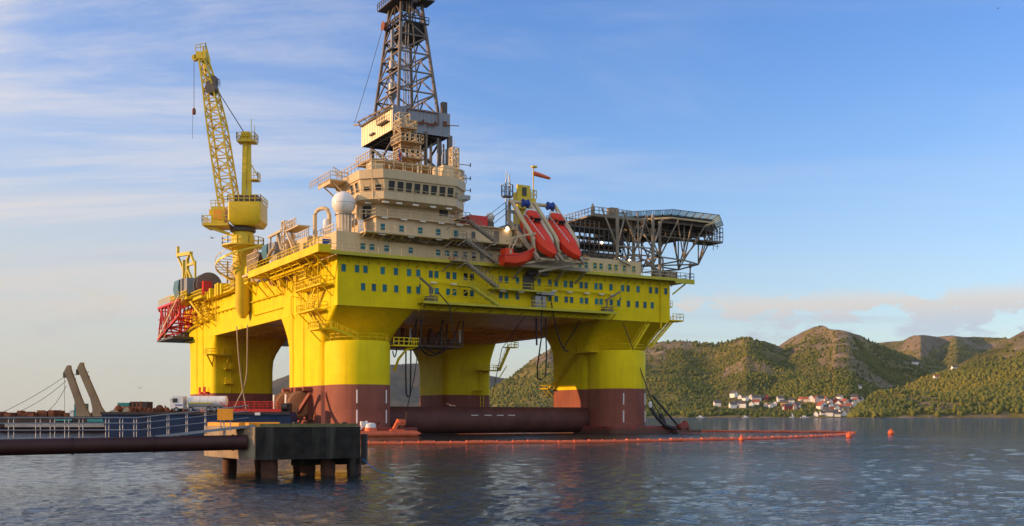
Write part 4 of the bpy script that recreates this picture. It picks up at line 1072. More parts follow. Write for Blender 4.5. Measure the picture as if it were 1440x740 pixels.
# spiral stair wrapped round the pedestal
mb = MB(); prev = None
for k in range(19):
    a = R(330 - k * 14); z = 34.0 - k * .38; c = V3((KX + 3.6 * math.cos(a), KY + 3.6 * math.sin(a), z))
    i = V3((KX + 2.3 * math.cos(a), KY + 2.3 * math.sin(a), z)); o = V3((KX + 4.9 * math.cos(a), KY + 4.9 * math.sin(a), z))
    mb.bar(i, o, .34, .08)
    if prev:
        mb.bar(prev, o, .1, .4)
        mb.bar(prev + V3((0, 0, 1.1)), o + V3((0, 0, 1.1)), .08)
        if k % 2: mb.bar(o, o + V3((0, 0, 1.1)), .07)
    if k % 4 == 0: mb.bar(o, V3((KX + 2.1 * math.cos(a), KY + 2.1 * math.sin(a), z - 2)), .16)
    prev = o
part('spiral_stair', mb, 'crane_yellow', ped, cr)
# machinery house, chamfered below
mb = MB(); x0, x1, y0, y1 = KX - 1.9, KX + 4.0, KY - 3.4, KY + 2.4
mb.loft([rrect(x0 + .6, x1 - .6, y0 + .5, y1, .3, 37.6), rrect(x0, x1, y0, y1, .3, 38.4), rrect(x0, x1, y0, y1, .3, 41.7)])
part('machinery_house', mb, 'crane_yellow', cr)
mb = MB(); mb.rail([(x0, y0, 41.7), (x1, y0, 41.7), (x1, y1, 41.7)], 1.2, 1, .055); mb.rail([(x0, y0, 41.7), (x0, y1, 41.7)], 1.2, 1, .055); part('railing', mb, 'crane_yellow', cr)
mb = MB(); mb.box(KX - .9, KX + 3.2, KY - 2.4, KY + 1.6, 41.7, 43.1); part('winch_drum', mb, 'dark_steel', cr)
# cab platform on the left
mb = MB(); mb.box(KX - 6.6, KX - 1.9, KY - 3.2, KY + 2, 37.4, 37.9); mb.bar((KX - 6.2, KY - 2.6, 37.4), (KX - 2, KY - 1.6, 36.1), .4, .5); mb.bar((KX - 5, KY + 1, 37.4), (KX - 2, KY, 36.1), .3, .4)
mb.rail([(KX - 1.9, KY - 3.2, 37.9), (KX - 6.6, KY - 3.2, 37.9), (KX - 6.6, KY + 2, 37.9)], 1.3, .9, .055); cbp = part('cab_platform', mb, 'crane_yellow', cr)
mb = MB(); mb.box(KX - 5.2, KX - 2.8, KY - 2.4, KY + 1, 37.9, 41.0); mb.rail([(KX - 5.2, KY - 2.4, 41.0), (KX - 2.8, KY - 2.4, 41.0)], 1.1, .8, .05); mb.box(KX - 5.9, KX - 5.2, KY - 1.2, KY + .6, 39.7, 40.7)
cab = part('operator_cab', mb, 'crane_yellow', cr)
mb = MB(); mb.box(KX - 4.7, KX - 3.2, KY - 2.46, KY - 2.4, 38.6, 40.4); part('cab_window', mb, 'sign_orange', cab, cr)
# king post
mb = MB(); px_ = KX + .75; mb.bar((px_ - .45, KY - .6, 41.7), (px_ - .2, KY - .6, 53.2), .62, .8); mb.bar((px_ + .55, KY - .4, 41.7), (px_ + .4, KY - .4, 53.2), .5, .8)
for z in np.arange(43.4, 53, 1.6): mb.bar((px_ - .4, KY - .5, z), (px_ + .5, KY - .5, z + .5), .22)
kp = part('king_post', mb, 'crane_yellow', cr)
mb = MB(); mb.box(px_ - 1.5, px_ + 1.8, KY - 1.8, KY + .9, 53.0, 53.3); mb.rail([(px_ - 1.5, KY - 1.8, 53.3), (px_ + 1.8, KY - 1.8, 53.3), (px_ + 1.8, KY + .9, 53.3), (px_ - 1.5, KY + .9, 53.3)], 1.3, .8, .055, closed=True)
mb.lathe_axis((px_ - .6, KY - .9, 54.4), (px_ + .6, KY - .9, 54.4), [(0, .6), (1, .6)], 14); mb.box(px_ - .9, px_ + 1.0, KY - 1.1, KY, 53.3, 54.6); mb.bar((px_ + .9, KY - .5, 54), (px_ + .9, KY - .5, 57.4), .1); mb.bar((px_ + 1.5, KY - .5, 54), (px_ + 1.5, KY - .5, 56.2), .09)
part('head_platform', mb, 'crane_yellow', kp, cr)
mb = MB(); mb.box(px_ + .9, px_ + 2.3, KY - 1.6, KY + .6, 46.0, 46.2); mb.rail([(px_ + .9, KY - 1.6, 46.2), (px_ + 2.3, KY - 1.6, 46.2), (px_ + 2.3, KY + .6, 46.2)], 1.2, .7, .05); mb.bar((px_ + .9, KY - .5, 49), (px_ + 2, KY - .5, 47), .2)
part('side_platform', mb, 'crane_yellow', kp, cr)
# boom
def bq(c, w, d): return [(c[0] - w, c[1] - d, c[2]), (c[0] + w - .5, c[1] - d - .1, c[2] + .3), (c[0] + w, c[1] + d, c[2] + .3), (c[0] - w + .5, c[1] + d, c[2])]
B0, B1, B2, B3 = (KX - 2.35, KY - .3, 41.0), (KX - 4.3, KY - 1.6, 55.6), (KX - 5.55, KY - 2.4, 63.4), (KX - 6.6, KY - 3.0, 68.2)
mb = MB()
mb.lattice(bq(B0, 1.75, .95), bq(B1, 1.6, .95), 8, .14, .085); mb.lattice(bq(B1, 1.6, .95), bq(B2, 1.05, .8), 5, .14, .085); mb.lattice(bq(B2, 1.05, .8), bq(B3, .6, .5), 4, .14, .085)
bm_ = part('boom', mb, 'crane_yellow', cr)
mb = MB(); q0, q1 = V3(B0), V3(B2); mb.bar(q0 + V3((1.3, .2, 0)), q1 + V3((.7, .2, 0)), .5, .12)
for s in (-.25, .25): mb.bar(q0 + V3((1.3 + s, .2, 1.0)), q1 + V3((.7 + s, .2, 1.0)), .06)
part('boom_walkway', mb, 'crane_yellow', bm_, cr)
mb = MB(); c = V3(B3); mb.box(c.x - 1.0, c.x + .8, c.y - .7, c.y + .6, c.z - .8, c.z + .5); mb.bar(c + V3((-1.4, 0, -.6)), c + V3((.9, 0, .8)), .5); mb.lathe_axis(c + V3((-1.3, -.4, -.5)), c + V3((-1.3, .4, -.5)), [(0, .55), (1, .55)], 14)
mb.rail([c + V3((-1.0, -.7, .5)), c + V3((.8, -.7, .9)), c + V3((1.5, -.4, -2))], 1.1, .8, .05); mb.bar(c + V3((.2, 0, .5)), c + V3((.2, 0, 1.6)), .25)
mb.box(c.x - 1.3, c.x + .2, c.y - .4, c.y + .3, c.z - .7, c.z)
part('boom_head', mb, 'crane_yellow', bm_, cr)
mb = MB(); c = V3(B2); mb.box(c.x - .3, c.x + 1.4, c.y - .9, c.y + .7, c.z - 1.6, c.z + 1.0); mb.lathe_axis(c + V3((.4, -1, -1.2)), c + V3((.4, .9, -1.2)), [(0, .9), (1, .9)], 14); mb.rail([c + V3((1.3, -.9, -.5)), c + V3((1.8, .6, -.5))], 1.2, .6, .05)
part('hoist_winch', mb, 'brown_steel', bm_, cr)
mb = MB(); t = V3((px_ - .2, KY - .9, 54.6))
for s in (-.5, 0, .5): mb.path([t + V3((0, s, 0)), V3(B2) + V3((1.3, s * .7, -1))], .05, 5)
part('luffing_rope', mb, 'cable_dark', cr)
mb = MB(); h = V3(B3) + V3((-1.5, 0, -.6)); mb.path([h, h + V3((0, 0, -9.0))], .045, 5); mb.path([h + V3((-.25, 0, -9.6)), h + V3((-.3, 0, -14.5))], .03, 5); part('hoist_rope', mb, 'cable_dark', cr)
mb = MB(); mb.lathe(h + V3((0, 0, -9.7)), [(-.5, .1), (-.3, .32), (.5, .32), (.8, .1)], 10); part('hook_block', mb, 'rust', cr)

# hoses looping down from the deck by the crane
for k, (a, b, d, mt, lb) in enumerate((
        ([(333, 459), (334, 480), (336, 505), (339, 532), (342, 552), (345, 568), (347, 583)], 0, 0, 'rope', 'pale hose hanging beside the crane foot, curving towards the fairlead sheaves'),
        ([(348, 457), (348, 480), (347.6, 510), (346.6, 528), (342, 548), (335, 562), (328, 578)], 0, 0, 'rope', 'pale hose hanging beside the crane foot, curving towards the tanker truck'),
        ([(340.5, 458), (341, 500), (341.4, 540), (341.6, 580)], 0, 0, 'cable_dark', 'dark straight cable hanging between the two pale hoses'))):
    pts = [wpt(x, y, 196.5) for x, y in a]
    pts = [pts[0]] + [.5 * ((2 * q1) + (q2 - q0) * t + (2 * q0 - 5 * q1 + 4 * q2 - q3) * t * t + (3 * q1 - q0 - 3 * q2 + q3) * t ** 3) for q0, q1, q2, q3 in zip([pts[0]] + pts[:-2], pts[:-1], pts[1:], pts[2:] + [pts[-1]]) for t in (.25, .5, .75, 1)]
    mb = MB(); mb.path(pts, .13 if k < 2 else .05, 7); single('hose' if k < 2 else 'cable', mb, mt, lb, 'hose' if k < 2 else 'cable', pts[0], 'world')

# ================================================================== deck gear along the sunlit side (u<0 side, v>20)
def cabin(u, v, z, s, label, rz=0):
    t = thing('crane_cabin', label, 'cabin', (u, v, z))
    mb = MB(); mb.prism([(u - 1.2 * s, v - 2 * s), (u + 1.2 * s, v - 2 * s), (u + 1.2 * s, v + 2 * s), (u - 1.2 * s, v + 2 * s)], z, z + 2.6 * s); mb.box(u - .9 * s, u + 1.2 * s, v - 4.2 * s, v - 2 * s, z, z + 2.5 * s)
    part('body', mb, 'grey_steel', t)
    mb = MB(); mb.loft([[(u - 1.3 * s, v - 1.0 * s, z - .2), (u - 1.3 * s, v + 2.1 * s, z - .2), (u + .9 * s, v + 2.1 * s, z - .2), (u + .9 * s, v - 1.0 * s, z - .2)], [(u - 1.55 * s, v - 1.0 * s, z + 1.2 * s), (u - 1.55 * s, v + 2.5 * s, z + 1.2 * s), (u + .9 * s, v + 2.5 * s, z + 1.2 * s), (u + .9 * s, v - 1.0 * s, z + 1.2 * s)], [(u - 1.4 * s, v - 1.0 * s, z + 2.5 * s), (u - 1.4 * s, v + 2.3 * s, z + 2.5 * s), (u + .9 * s, v + 2.3 * s, z + 2.5 * s), (u + .9 * s, v - 1.0 * s, z + 2.5 * s)]])
    part('window', mb, 'pane_green', t)
    return t
cabin(-1.6, 26.2, 29.6, .85, 'green-glazed operator cabin beside the brown drum right of the crane')
# spread of winches on the side deck
def drum(u, v, z, r, w, mat, label, fl='brown_steel'):
    t = thing('winch_drum', label, 'winch', (u, v, z))
    mb = MB(); mb.lathe_axis((u - w / 2, v, z + r), (u + w / 2, v, z + r), [(0, r * .7), (1, r * .7)], 24); part('core', mb, mat, t)
    for s in (-1, 1):
        mb = MB(); mb.lathe_axis((u + s * w / 2, v, z + r), (u + s * (w / 2 + .2), v, z + r), [(0, r), (1, r)], 28)
        for k in range(10):
            a = R(36 * k); mb.bar((u + s * (w / 2 + .25), v, z + r), (u + s * (w / 2 + .25), v + math.cos(a) * r * .95, z + r + math.sin(a) * r * .95), .16)
        part('flange', mb, fl, t)
    mb = MB(); mb.box(u - w / 2 - .5, u + w / 2 + .5, v - r, v + r, z - .1, z + .4); part('base_frame', mb, 'yellow_plain', t)
    return t
drum(-1.7, 32.6, 28.4, 1.75, 1.6, 'rust', 'brown winch drum with rails on the side deck next to the green cabin', 'wood')
mb = MB(); mb.rail([(-3.3, 35.2, 28), (-3.3, 29.8, 28)], 3.0, .7, .06, (.33, .66, 1)); mb.box(-3.4, 0, 34, 38, 27.4, 27.8); mb.bar((-3.3, 34, 28), (-2.4, 31, 31.8), .12)
for k in range(6): mb.bar((-3.3, 30 + k * .9, 28), (-2.6, 30.4 + k * .9, 30.8), .12)
single('winch_guard', mb, 'cream_plain', 'cream guard rails in front of the brown winch drum', 'guard rail', (-3, 32, 28))
mb = MB(); mb.bar((-1.6, 19.8, 28.6), (-1.6, 23.4, 33.2), .5, .6); mb.bar((-1.6, 19.8, 27.2), (-1.6, 19.8, 30.2), .8); mb.lathe((-1.4, 18.2, 28), [(0, .7), (3.3, .7), (3.5, .5)], 14); mb.box(-2.6, -.4, 20.6, 24, 27.3, 29.4)
mb.path([(-3, 24, 29.4), (-3, 22, 30.2), (-3, 20.4, 30.4)], .3, 8)
single('hose_crane', mb, 'beige_steel', 'short cream jib and tank on the side deck left of the open stairs', 'crane', (-1.6, 20, 27.3))
mb = MB(); mb.bar((-1.8, 27.5, 33.2), (-1.8, 20.8, 33.3), .4, .35); mb.bar((-1.8, 26.6, 30), (-1.8, 26.6, 33.2), .25); mb.bar((-1.8, 23, 31.6), (-1.8, 23, 33.2), .25)
single('monorail_beam', mb, 'cream_plain', 'cream overhead beam above the green-glazed cabin', 'beam', (-1.8, 26.6, 30))
mb = MB()
mb.stairs((-2.4, 11.2, 28.2), (-2.4, 15.6, 32.4), (.4, 0, 0), 12); mb.lattice([(-3.0, 15.6, 27.4), (-1.4, 15.6, 27.4), (-1.4, 17, 27.4), (-3, 17, 27.4)], [(-3.0, 15.6, 34), (-1.4, 15.6, 34), (-1.4, 17, 34), (-3, 17, 34)], 6, .08, .06)
mb.rail([(-3, 15.4, 32.4), (-3, 10, 32.4)], 1.2, .8, .05); mb.box(-3.0, -1.0, 9, 15.4, 32.2, 32.4)
single('access_tower', mb, 'cream_plain', 'cream open stair and lattice post left of the goose-neck pipe', 'stair', (-2, 14, 27.4))
mb = MB()
rnd = random.Random(3)
for k in range(26):
    u, v = .6 + rnd.random() * 4, 6.5 + rnd.random() * 16; h = 1.2 + rnd.random() * 3.2
    if k % 3: mb.box(u, u + .6 + rnd.random(), v, v + .6 + rnd.random(), 26.9, 26.9 + h)
    else: mb.path([(u, v, 26.9), (u, v, 27 + h), (u, v + 1.2, 27.2 + h)], .16, 6)
mb.box(1.0, 6, 15.5, 24, 26.9, 32); mb.rail([(1.0, 24, 32), (1.0, 15.5, 32)], 1.1, 1, .05)
single('deck_machinery', mb, 'cream_plain', 'cream machinery and pipes crowded on the deck corner behind the goose-neck pipe', 'machinery', (3, 12, 26.9))
mb = MB(); mb.box(.4, 61, 24, 94, 26.9, 27.0); mb.box(2, 20, 26, 52, 26.9, 30.6); mb.box(40, 58, 34, 62, 26.9, 31)
single('deck_module', mb, 'beige_steel', 'low beige deck modules behind the accommodation block', 'deck module', (20, 40, 26.9))

# ---- beyond the crane: grey tank, big drum, cabin, small yellow crane, red stair truss
mb = MB(); mb.lathe((1.2, 58.5, 27), [(0, 1.2), (5.0, 1.2), (5.6, .8), (6.0, .3)], 18); mb.bar((.2, 61, 27), (.2, 61, 33.5), .3); mb.box(0, 2.6, 55.6, 57, 27, 31.5)
single('silo_tank', mb, 'beige_steel', 'upright beige tank standing just left of the crane pedestal', 'tank', (1.2, 58.5, 27))
bd = thing('cable_reel', 'big dark cable reel with red box on the far left end of the deck', 'reel', (1, 73, 27.5))
mb = MB()
for s in (0, 2.6): mb.lathe_axis((-.4, 72.6 + s, 30.0), (-.4, 72.9 + s, 30.0), [(0, 2.6), (1, 2.6)], 30)
mb.lathe_axis((-.4, 72.8, 30.0), (-.4, 75.4, 30.0), [(0, 1.6), (1, 1.6)], 24); mb.lathe_axis((-.6, 79, 29.8), (-.6, 81.5, 29.8), [(0, 2.2), (.1, 2.2), (.1, 1.3), (.9, 1.3), (.9, 2.2), (1, 2.2)], 24); part('drum', mb, 'brown_steel', bd)
mb = MB(); mb.box(-2.0, -.2, 71.0, 72.4, 27.6, 30.6); part('motor_box', mb, 'red', bd)
mb = MB(); mb.box(-2.8, 2.4, 69.5, 82, 27.0, 27.5); mb.rail([(-2.8, 82, 27.5), (-2.8, 69.5, 27.5)], 1.2, 1.2, .07); part('base_frame', mb, 'yellow_plain', bd)
cabin(-2.4, 84, 28.6, 1.35, 'green-glazed cabin on the far left end of the deck under the small yellow frame')
sf = thing('lattice_gantry', 'small yellow derrick frame standing over the far left cabin', 'frame', (0, 84, 28))
mb = MB()
FQ = lambda v, z: (-.4, 84 + (v - 79) * 1.25 + 3, 28 + (z - 28) * 1.0)
for a, b_, w_ in (((82.6, 28), (82.6, 38), .6), ((85.4, 28), (85.4, 38), .6), ((77, 28), (77, 36.5), .4), ((90, 39.8), (80, 38.6), .75), ((90, 39.2), (90, 41.8), .55), ((80.2, 38.4), (77, 35.4), .45), ((89.4, 39), (86, 36), .4), ((77, 36), (83, 36.4), .45), ((82.6, 35.5), (77.2, 31), .45), ((82.6, 32), (77, 32), .35), ((83, 37), (81.4, 38.6), .45), ((85.4, 33), (82.6, 36), .3)): mb.bar(FQ(*a), FQ(*b_), w_)
part('lattice_frame', mb, 'crane_yellow', sf)
rt = thing('stair_truss', 'red lattice stair truss overhanging the far left end of the platform', 'stair truss', (-3, 92, 20))
mb = MB()
A = [(-4.2, 103.5, 20.4), (0, 103.5, 20.4), (0, 103.5, 27.6), (-4.2, 103.5, 27.6)]; B = [(-4.2, 82, 24.6), (0, 82, 24.6), (0, 82, 27.6), (-4.2, 82, 27.6)]
mb.lattice(A, B, 6, .24, .15); mb.bar(A[0], A[2], .3); mb.bar(A[1], A[3], .3)
for k in range(4): mb.bar((-4.2, 103.5, 21 + k * 2), (0, 103.5, 21 + k * 2), .22)
part('lattice_frame', mb, 'red', rt)
mb = MB(); mb.box(-4.4, 2, 88, 104, 19.9, 20.3); mb.box(-1, 3, 92, 100, 20.3, 21.6); part('landing', mb, 'dark_steel', rt)
mb = MB(); mb.stairs((-4.6, 98.5, 20.6), (-4.6, 79, 28.2), (.6, 0, 0), 26, tw=.5); part('staircase', mb, 'cream_plain', rt)
mb = MB(); mb.box(-4, 1, 77, 92, 27.4, 27.9); mb.rail([(-4, 92, 27.9), (-4, 77, 27.9)], 1.3, 1, .08); mb.rail([(-4, 104, 28.2), (-4, 92, 28.2)], 1.3, 1.4, .05); mb.bar((-3, 78, 27), (-1, 75, 23), .4); mb.box(-3.0, .5, 86.5, 90, 27.9, 30); mb.sphere((-2, 92.5, 28.8), 1.1, 10, 8)
part('upper_gallery', mb, 'yellow_plain', rt)
mb = MB()
rnd = random.Random(5)
for k in range(10):
    v = 69 + k * 1.3; z = 22.6 + (k % 4) * 1.2
    mb.box(-1.6, 0, v, v + 1.2 + (k % 3) * .5, z, z + .25); mb.rail([(-1.6, v, z + .25), (-1.6, v + 2, z + .25)], 1.1, .9, .06); mb.bar((-1.5, v, z), (0, v, z - 1.4), .18)
for k in range(6): mb.path([(-.5, 67 + k * 2.6, 26.5), (-.5, 67 + k * 2.6, 22 + (k % 3))], .13, 6)
mb.path([(-.5, 66, 25), (-.5, 94, 25.2)], .2, 6); mb.path([(-.6, 70, 23.4), (-.6, 96, 21.4)], .16, 6)
for k in range(14): mb.box(-1.2 - rnd.random(), 0, 58 + k * 1.8, 58.9 + k * 1.8, 26.6, 27.3 + rnd.random() * 1.8)
mb.rail([(-1.4, 70, 27.0), (-1.4, 52, 27.0)], 1.2, 1.3, .06); mb.box(-1.5, 0, 50, 70, 26.75, 27.0)
part('side_gallery', mb, 'yellow_plain', plat)
mb = MB()
for v in (44, 49, 40): mb.box(-1.8, 0, v, v + 2.4, 26.8, 27.1); mb.rail([(-1.8, v + 2.4, 27.1), (-1.8, v, 27.1)], 1.2, .8, .06); mb.bar((-1.7, v + 1, 26.8), (0, v + 1, 24.8), .25)
mb.path([(-.8, 36, 28.4), (-.8, 52, 28.2)], .3, 8); mb.path([(-.8, 56, 27.8), (-.8, 69, 27.6)], .24, 8); mb.lathe_axis((-2.6, 38.4, 28.6), (-.4, 38.4, 28.6), [(0, .9), (1, .9)], 16)
part('side_gallery', mb, 'yellow_plain', plat)

# ================================================================== fairlead sheaves on the near column
for v, lb in ((18.4, 'tall rusty fairlead sheave on the column side, nearer the gap under the deck'), (12.4, 'tall rusty fairlead sheave on the column side, nearer the column corner')):
    t = thing('fairlead_sheave', lb, 'fairlead', (-1, v, 2), group='fairlead sheaves on the near column')
    for s in (-1, 1):
        mb = MB(); mb.lathe_axis((-1.75, v + s * .55, 4.8), (-1.75, v + s * .85, 4.8), [(0, 2.0), (.3, 2.1), (1, 1.8)], 28); part('wheel', mb, 'rust_tan', t)
    mb = MB(); mb.lathe_axis((-1.75, v - .55, 4.8), (-1.75, v + .55, 4.8), [(0, 1.5), (1, 1.5)], 24); mb.box(-1.4, .1, v - 1.3, v + 1.3, 6.9, 7.5); mb.box(-2.4, .05, v - .45, v + .45, 6.6, 7.4); mb.box(-.5, .05, v - 1.1, v + 1.1, 2.4, 7)
    part('housing', mb, 'antifoul', t)
    mb = MB(); mb.box(-3.9, -3.72, v - .22, v + .22, 3.3, 6.4); part('guard_plate', mb, 'white', t)
# anchor chain guides / sloping struts
for k, (a, b, lb) in enumerate((((-1.3, 8.2, 6.4), (-2.8, 15.6, .4), 'long sloping brown strut leaning against the near column corner'), ((-.3, 5.4, 6.6), (-1.8, 1.0, .4), 'sloping brown strut leaning away from the near column corner'), ((-2.0, 16.0, 3.6), (-3.2, 21.5, .2), 'short sloping brown strut under the sheaves'))):
    mb = MB(); mb.bar(a, b, .55); mb.bar(V3(b) - V3((.5, 0, 0)), V3(b) + V3((1.2, 0, 0)), .6); single('support_strut', mb, 'antifoul', lb, 'strut', b, group='struts at the near column')
mb = MB(); mb.path(sag((-3.4, 17, 3.2), (6.2, -1.3, 1.9), .5), .06, 5); single('mooring_line', mb, 'cable_dark', 'thin dark line slung across the near column', 'line', (0, 5, 2))

# ================================================================== cables under the box
def cable(pts, r, label, mat='cable_dark', name='hanging_cable'):
    mb = MB(); mb.path(pts, r, 6); return single(name, mb, mat, label, 'cable', pts[0])
cable(sag((36.0, -1.7, 22.6), (44.0, 5.2, 14.2), 2.6), .13, 'dark hose drooping from the lower walkway to the right column')
cable(sag((34.6, -1.4, 22.4), (35.4, 4, 12.5), 0)[:1] + [V3((34.8, -1, 16)), V3((34.6, 0, 11.2)), V3((35.2, 1, 9.2)), V3((36.4, 1.6, 8.9)), V3((37.4, 2, 9.8)), V3((37.6, 2, 13)), V3((37.4, 2, 19.3))], .12, 'dark hose hanging in a long loop below the winch locker')
cable([V3((34.2, -1, 22.4)), V3((29.6, 3, 14)), V3((29.4, 6, 6))], .06, 'thin dark cable hanging left of the hose loop')
cable([V3((36.2, 3, 19.3)), V3((36.3, 3, 14.8))], .16, 'short dark pipe hanging beside the hose loop')
cable([V3((52.6, 1.2, 19.3)), V3((53.6, -.6, 14.4)), V3((57.2, -1.1, 5.5)), V3((58.8, -2.6, 1.8))], .09, 'dark cable running down the right sponson')
cable([V3((44.6, 2.4, 19.3)), V3((42.4, 4.4, 14.4))], .09, 'dark cable from the deck box to the column walkway')
cable([V3((14.8, -1.6, 21.2)), V3((15.4, -2.4, 21.9)), V3((17.4, -2.2, 20)), V3((18.2, -1.6, 16.4)), V3((19.0, -1.2, 14.8))], .1, 'dark hose bending down from the left end of the lower walkway')
cable([V3((13.6, -1.4, 20.4)), V3((13.2, 1.6, 9)), V3((12.2, 2.4, 3.6))], .07, 'thin wire running from the lower walkway down to the brace')
cable([V3((12.2, 2.4, 3.6)), V3((11.4, 1.0, 2.0)), V3((9.4, -1.6, 1.0))], .16, 'rusty chain hanging from the wire to the left pontoon', 'rust', 'chain')
for k, du in enumerate((0, .9)):
    p = [V3((17.6 + du, 14.4, 16.5)), V3((17.5 + du, 14.3, 10)), V3((17.6 + du, 14.3, 6.6))]
    if k == 0: p += [V3((17.95, 14.3, 6.1))]
    else: p[-1] = V3((18.3, 14.3, 6.6)); p += [V3((18.0, 14.3, 6.1))]
    cable(p, .13, ('left' if k == 0 else 'right') + ' side of the long black hose loop below the gallery')
for k, (a, b, d) in enumerate((((21.2, 14.1, 14.7), (25.2, 14.1, 14.7), 1.1), ((20.0, 14.2, 14.7), (24.4, 14.2, 14.7), 1.5), ((18.8, 14.2, 15.6), (19.4, 14.2, 15.6), 1.6))):
    cable(sag(a, b, d), .13, ['shallow black hose loop under the gallery', 'deeper black hose loop under the gallery', 'narrow black hose loop at the gallery left end'][k])
cable(sag((11.5, 6, 13.2), (16.2, 15, 14.4), 1.2), .1, 'dark hose between the near column and the gallery')

# ================================================================== anchor gear at the waterline
an = thing('anchor_rack', 'dark anchor and red rack at the foot of the right column', 'anchor', (58.6, -4, .6))
mb = MB(); mb.tube((57.0, -1.4, 6.6), (61.6, -3.4, .8), .2, n=8); mb.path([(55.8, -2.4, 4.6), (56.6, -3.2, 2.8), (57.8, -3.8, 1.4), (60.4, -4, .6)], .32, 8); mb.bar((57.6, -3, 3.4), (58.4, -3.2, 1.2), .6); part('shank', mb, 'cable_dark', an)
mb = MB(); mb.prism([(59.6, -5), (64.6, -5.4), (64.6, -3.8), (59.6, -3.4)], .1, .55); mb.bar((61.2, -4.2, .5), (62, -4.2, 2), .6); mb.bar((62.8, -4.2, .5), (62, -4.2, 2), .5); mb.lathe_axis((61.4, -4.6, 1.1), (61.4, -3.8, 1.1), [(0, .7), (1, .7)], 12); part('rack', mb, 'antifoul_red', an)
mb = MB(); mb.lathe((55.7, -2.6, 4.4), [(0, .2), (.3, .3), (.9, .3), (1.1, .1)], 10); part('float', mb, 'white', an)
rf = thing('raft_float', 'long orange float lying at the foot of the near column', 'float', (4, -6, .2))
mb = MB(); mb.lathe_axis((-3, -5.8, .35), (11.5, -4.4, .35), [(0, .2), (.02, .45), (.94, .5), (1, .1)], 12); part('tube', mb, 'orange', rf)
single_pts = None
wb = thing('capped_buoy', 'squat white-topped buoy behind the long orange float', 'buoy', (3.4, -4.2, .7))
mb = MB(); mb.lathe((3.4, -4.4, .4), [(0, .95), (.5, 1.0), (.9, .9)], 18); part('body', mb, 'orange', wb)
mb = MB(); mb.lathe((3.4, -4.4, .4), [(.9, .85), (1.4, .8), (1.6, .5)], 18); mb.bar((1.5, -4.2, .7), (3.0, -4.2, 2.2), .3); mb.box(2.0, 2.5, -4.4, -3.9, 1.6, 2.2); part('cap', mb, 'white', wb)
ab = thing('anchor_bracket', 'small orange two-holed bracket beside the white-topped buoy', 'bracket', (7.6, -4.2, .7))
mb = MB(); mb.prism([(6.6, -4.6), (8.8, -4.6), (8.8, -4.0), (6.6, -4.0)], .6, 1.0); mb.bar((7.2, -4.3, 1), (8.0, -4.3, 2.4), .5); mb.box(7.7, 8.9, -4.6, -4.0, 1.6, 2.5); mb.lathe_axis((8, -4.8, 2.1), (8, -3.8, 2.1), [(0, .24), (1, .24)], 10); mb.lathe_axis((8.6, -4.8, 2.1), (8.6, -3.8, 2.1), [(0, .24), (1, .24)], 10); part('plate', mb, 'orange', ab)
# ================================================================== mooring dolphin and gangway in the foreground (world axes)
pd = thing('mooring_dolphin', 'weathered concrete mooring block standing on round piles in the foreground', 'mooring block', (-10, 54, 0), 'world')
poly = [(-12.5, 51.9), (-7.7, 54.3), (-8.7, 59.0), (-11, 61.5), (-14, 61.2), (-16.4, 57.0), (-13.05, 52.3)]
poly_l = [(x + (.0 if x > -14 else .1), y) for x, y in poly]
mb = MB()
mb.prism(poly, .9, 2.5)
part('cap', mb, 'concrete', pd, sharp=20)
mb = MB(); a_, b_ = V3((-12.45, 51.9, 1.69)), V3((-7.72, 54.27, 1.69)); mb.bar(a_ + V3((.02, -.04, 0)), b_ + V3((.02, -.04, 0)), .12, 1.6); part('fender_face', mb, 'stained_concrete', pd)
mb = MB(); mb.bar((-8.97, 53.57, .9), (-9.0, 53.63, 2.49), .07); part('joint', mb, 'black', pd)
mb = MB()
inner = [(x * .985 - .15, y + .06 if y < 55 else y - .12) for x, y in poly]
mb.bar((-12.3, 52.15, 2.57), (-7.9, 54.35, 2.57), .2, .16); part('kerb', mb, 'mosswood', pd)
mb = MB(); mb.bar((-16.1, 57.0, 2.6), (-12.9, 52.9, 2.6), .26, .18); mb.box(-13.6, -11.6, 53.2, 53.5, 2.5, 2.72); part('kerb', mb, 'sign_orange', pd, label='yellow painted kerb along the lit edge')
rnd = random.Random(9)
for x, y, r in ((-15.1, 57.2, .36), (-12.0, 52.9, .4), (-10.6, 55.5, .38), (-9.4, 54.6, .36), (-8.3, 56.2, .36), (-11.6, 58.5, .36), (-13.6, 58, .36)):
    mb = MB(); mb.lathe((x, y, 0), [(-3, r), (.1, r), (.25, r * 1.06), (.95, r)], 18); part('pile', mb, 'pile_rust', pd)
mb = MB(); mb.bar((-8.05, 54.3, .0), (-8.05, 54.3, .9), .6, .3); part('end_pile', mb, 'stained_concrete', pd)
mb = MB(); mb.bar((-11.2, 54.4, .7), (-8, 56.0, .7), .3, .38); part('cross_beam', mb, 'stained_concrete', pd)
mb = MB(); mb.box(-7.68, -7.42, 54.4, 55.0, .55, 2.1); part('fender', mb, 'black', pd)
for x, y in ((-11.2, 55.4), (-8.8, 56)):
    mb = MB(); mb.lathe((x, y, 2.45), [(0, .14), (.16, .1), (.2, .17), (.26, .17)], 14); part('bollard', mb, 'hull_dark', pd)
# debris line of white stones on the edge
mb = MB(); mb.path([(-7.6, 54.35, .85), (-7.2, 54.5, .45), (-6.7, 54.6, .16), (-6.0, 54.7, .0)], .025, 5); single('mooring_rope', mb, 'blue_rope', 'thin blue rope drooping into the water right of the concrete block', 'rope', (-7.6, 54.35, .85), 'world')

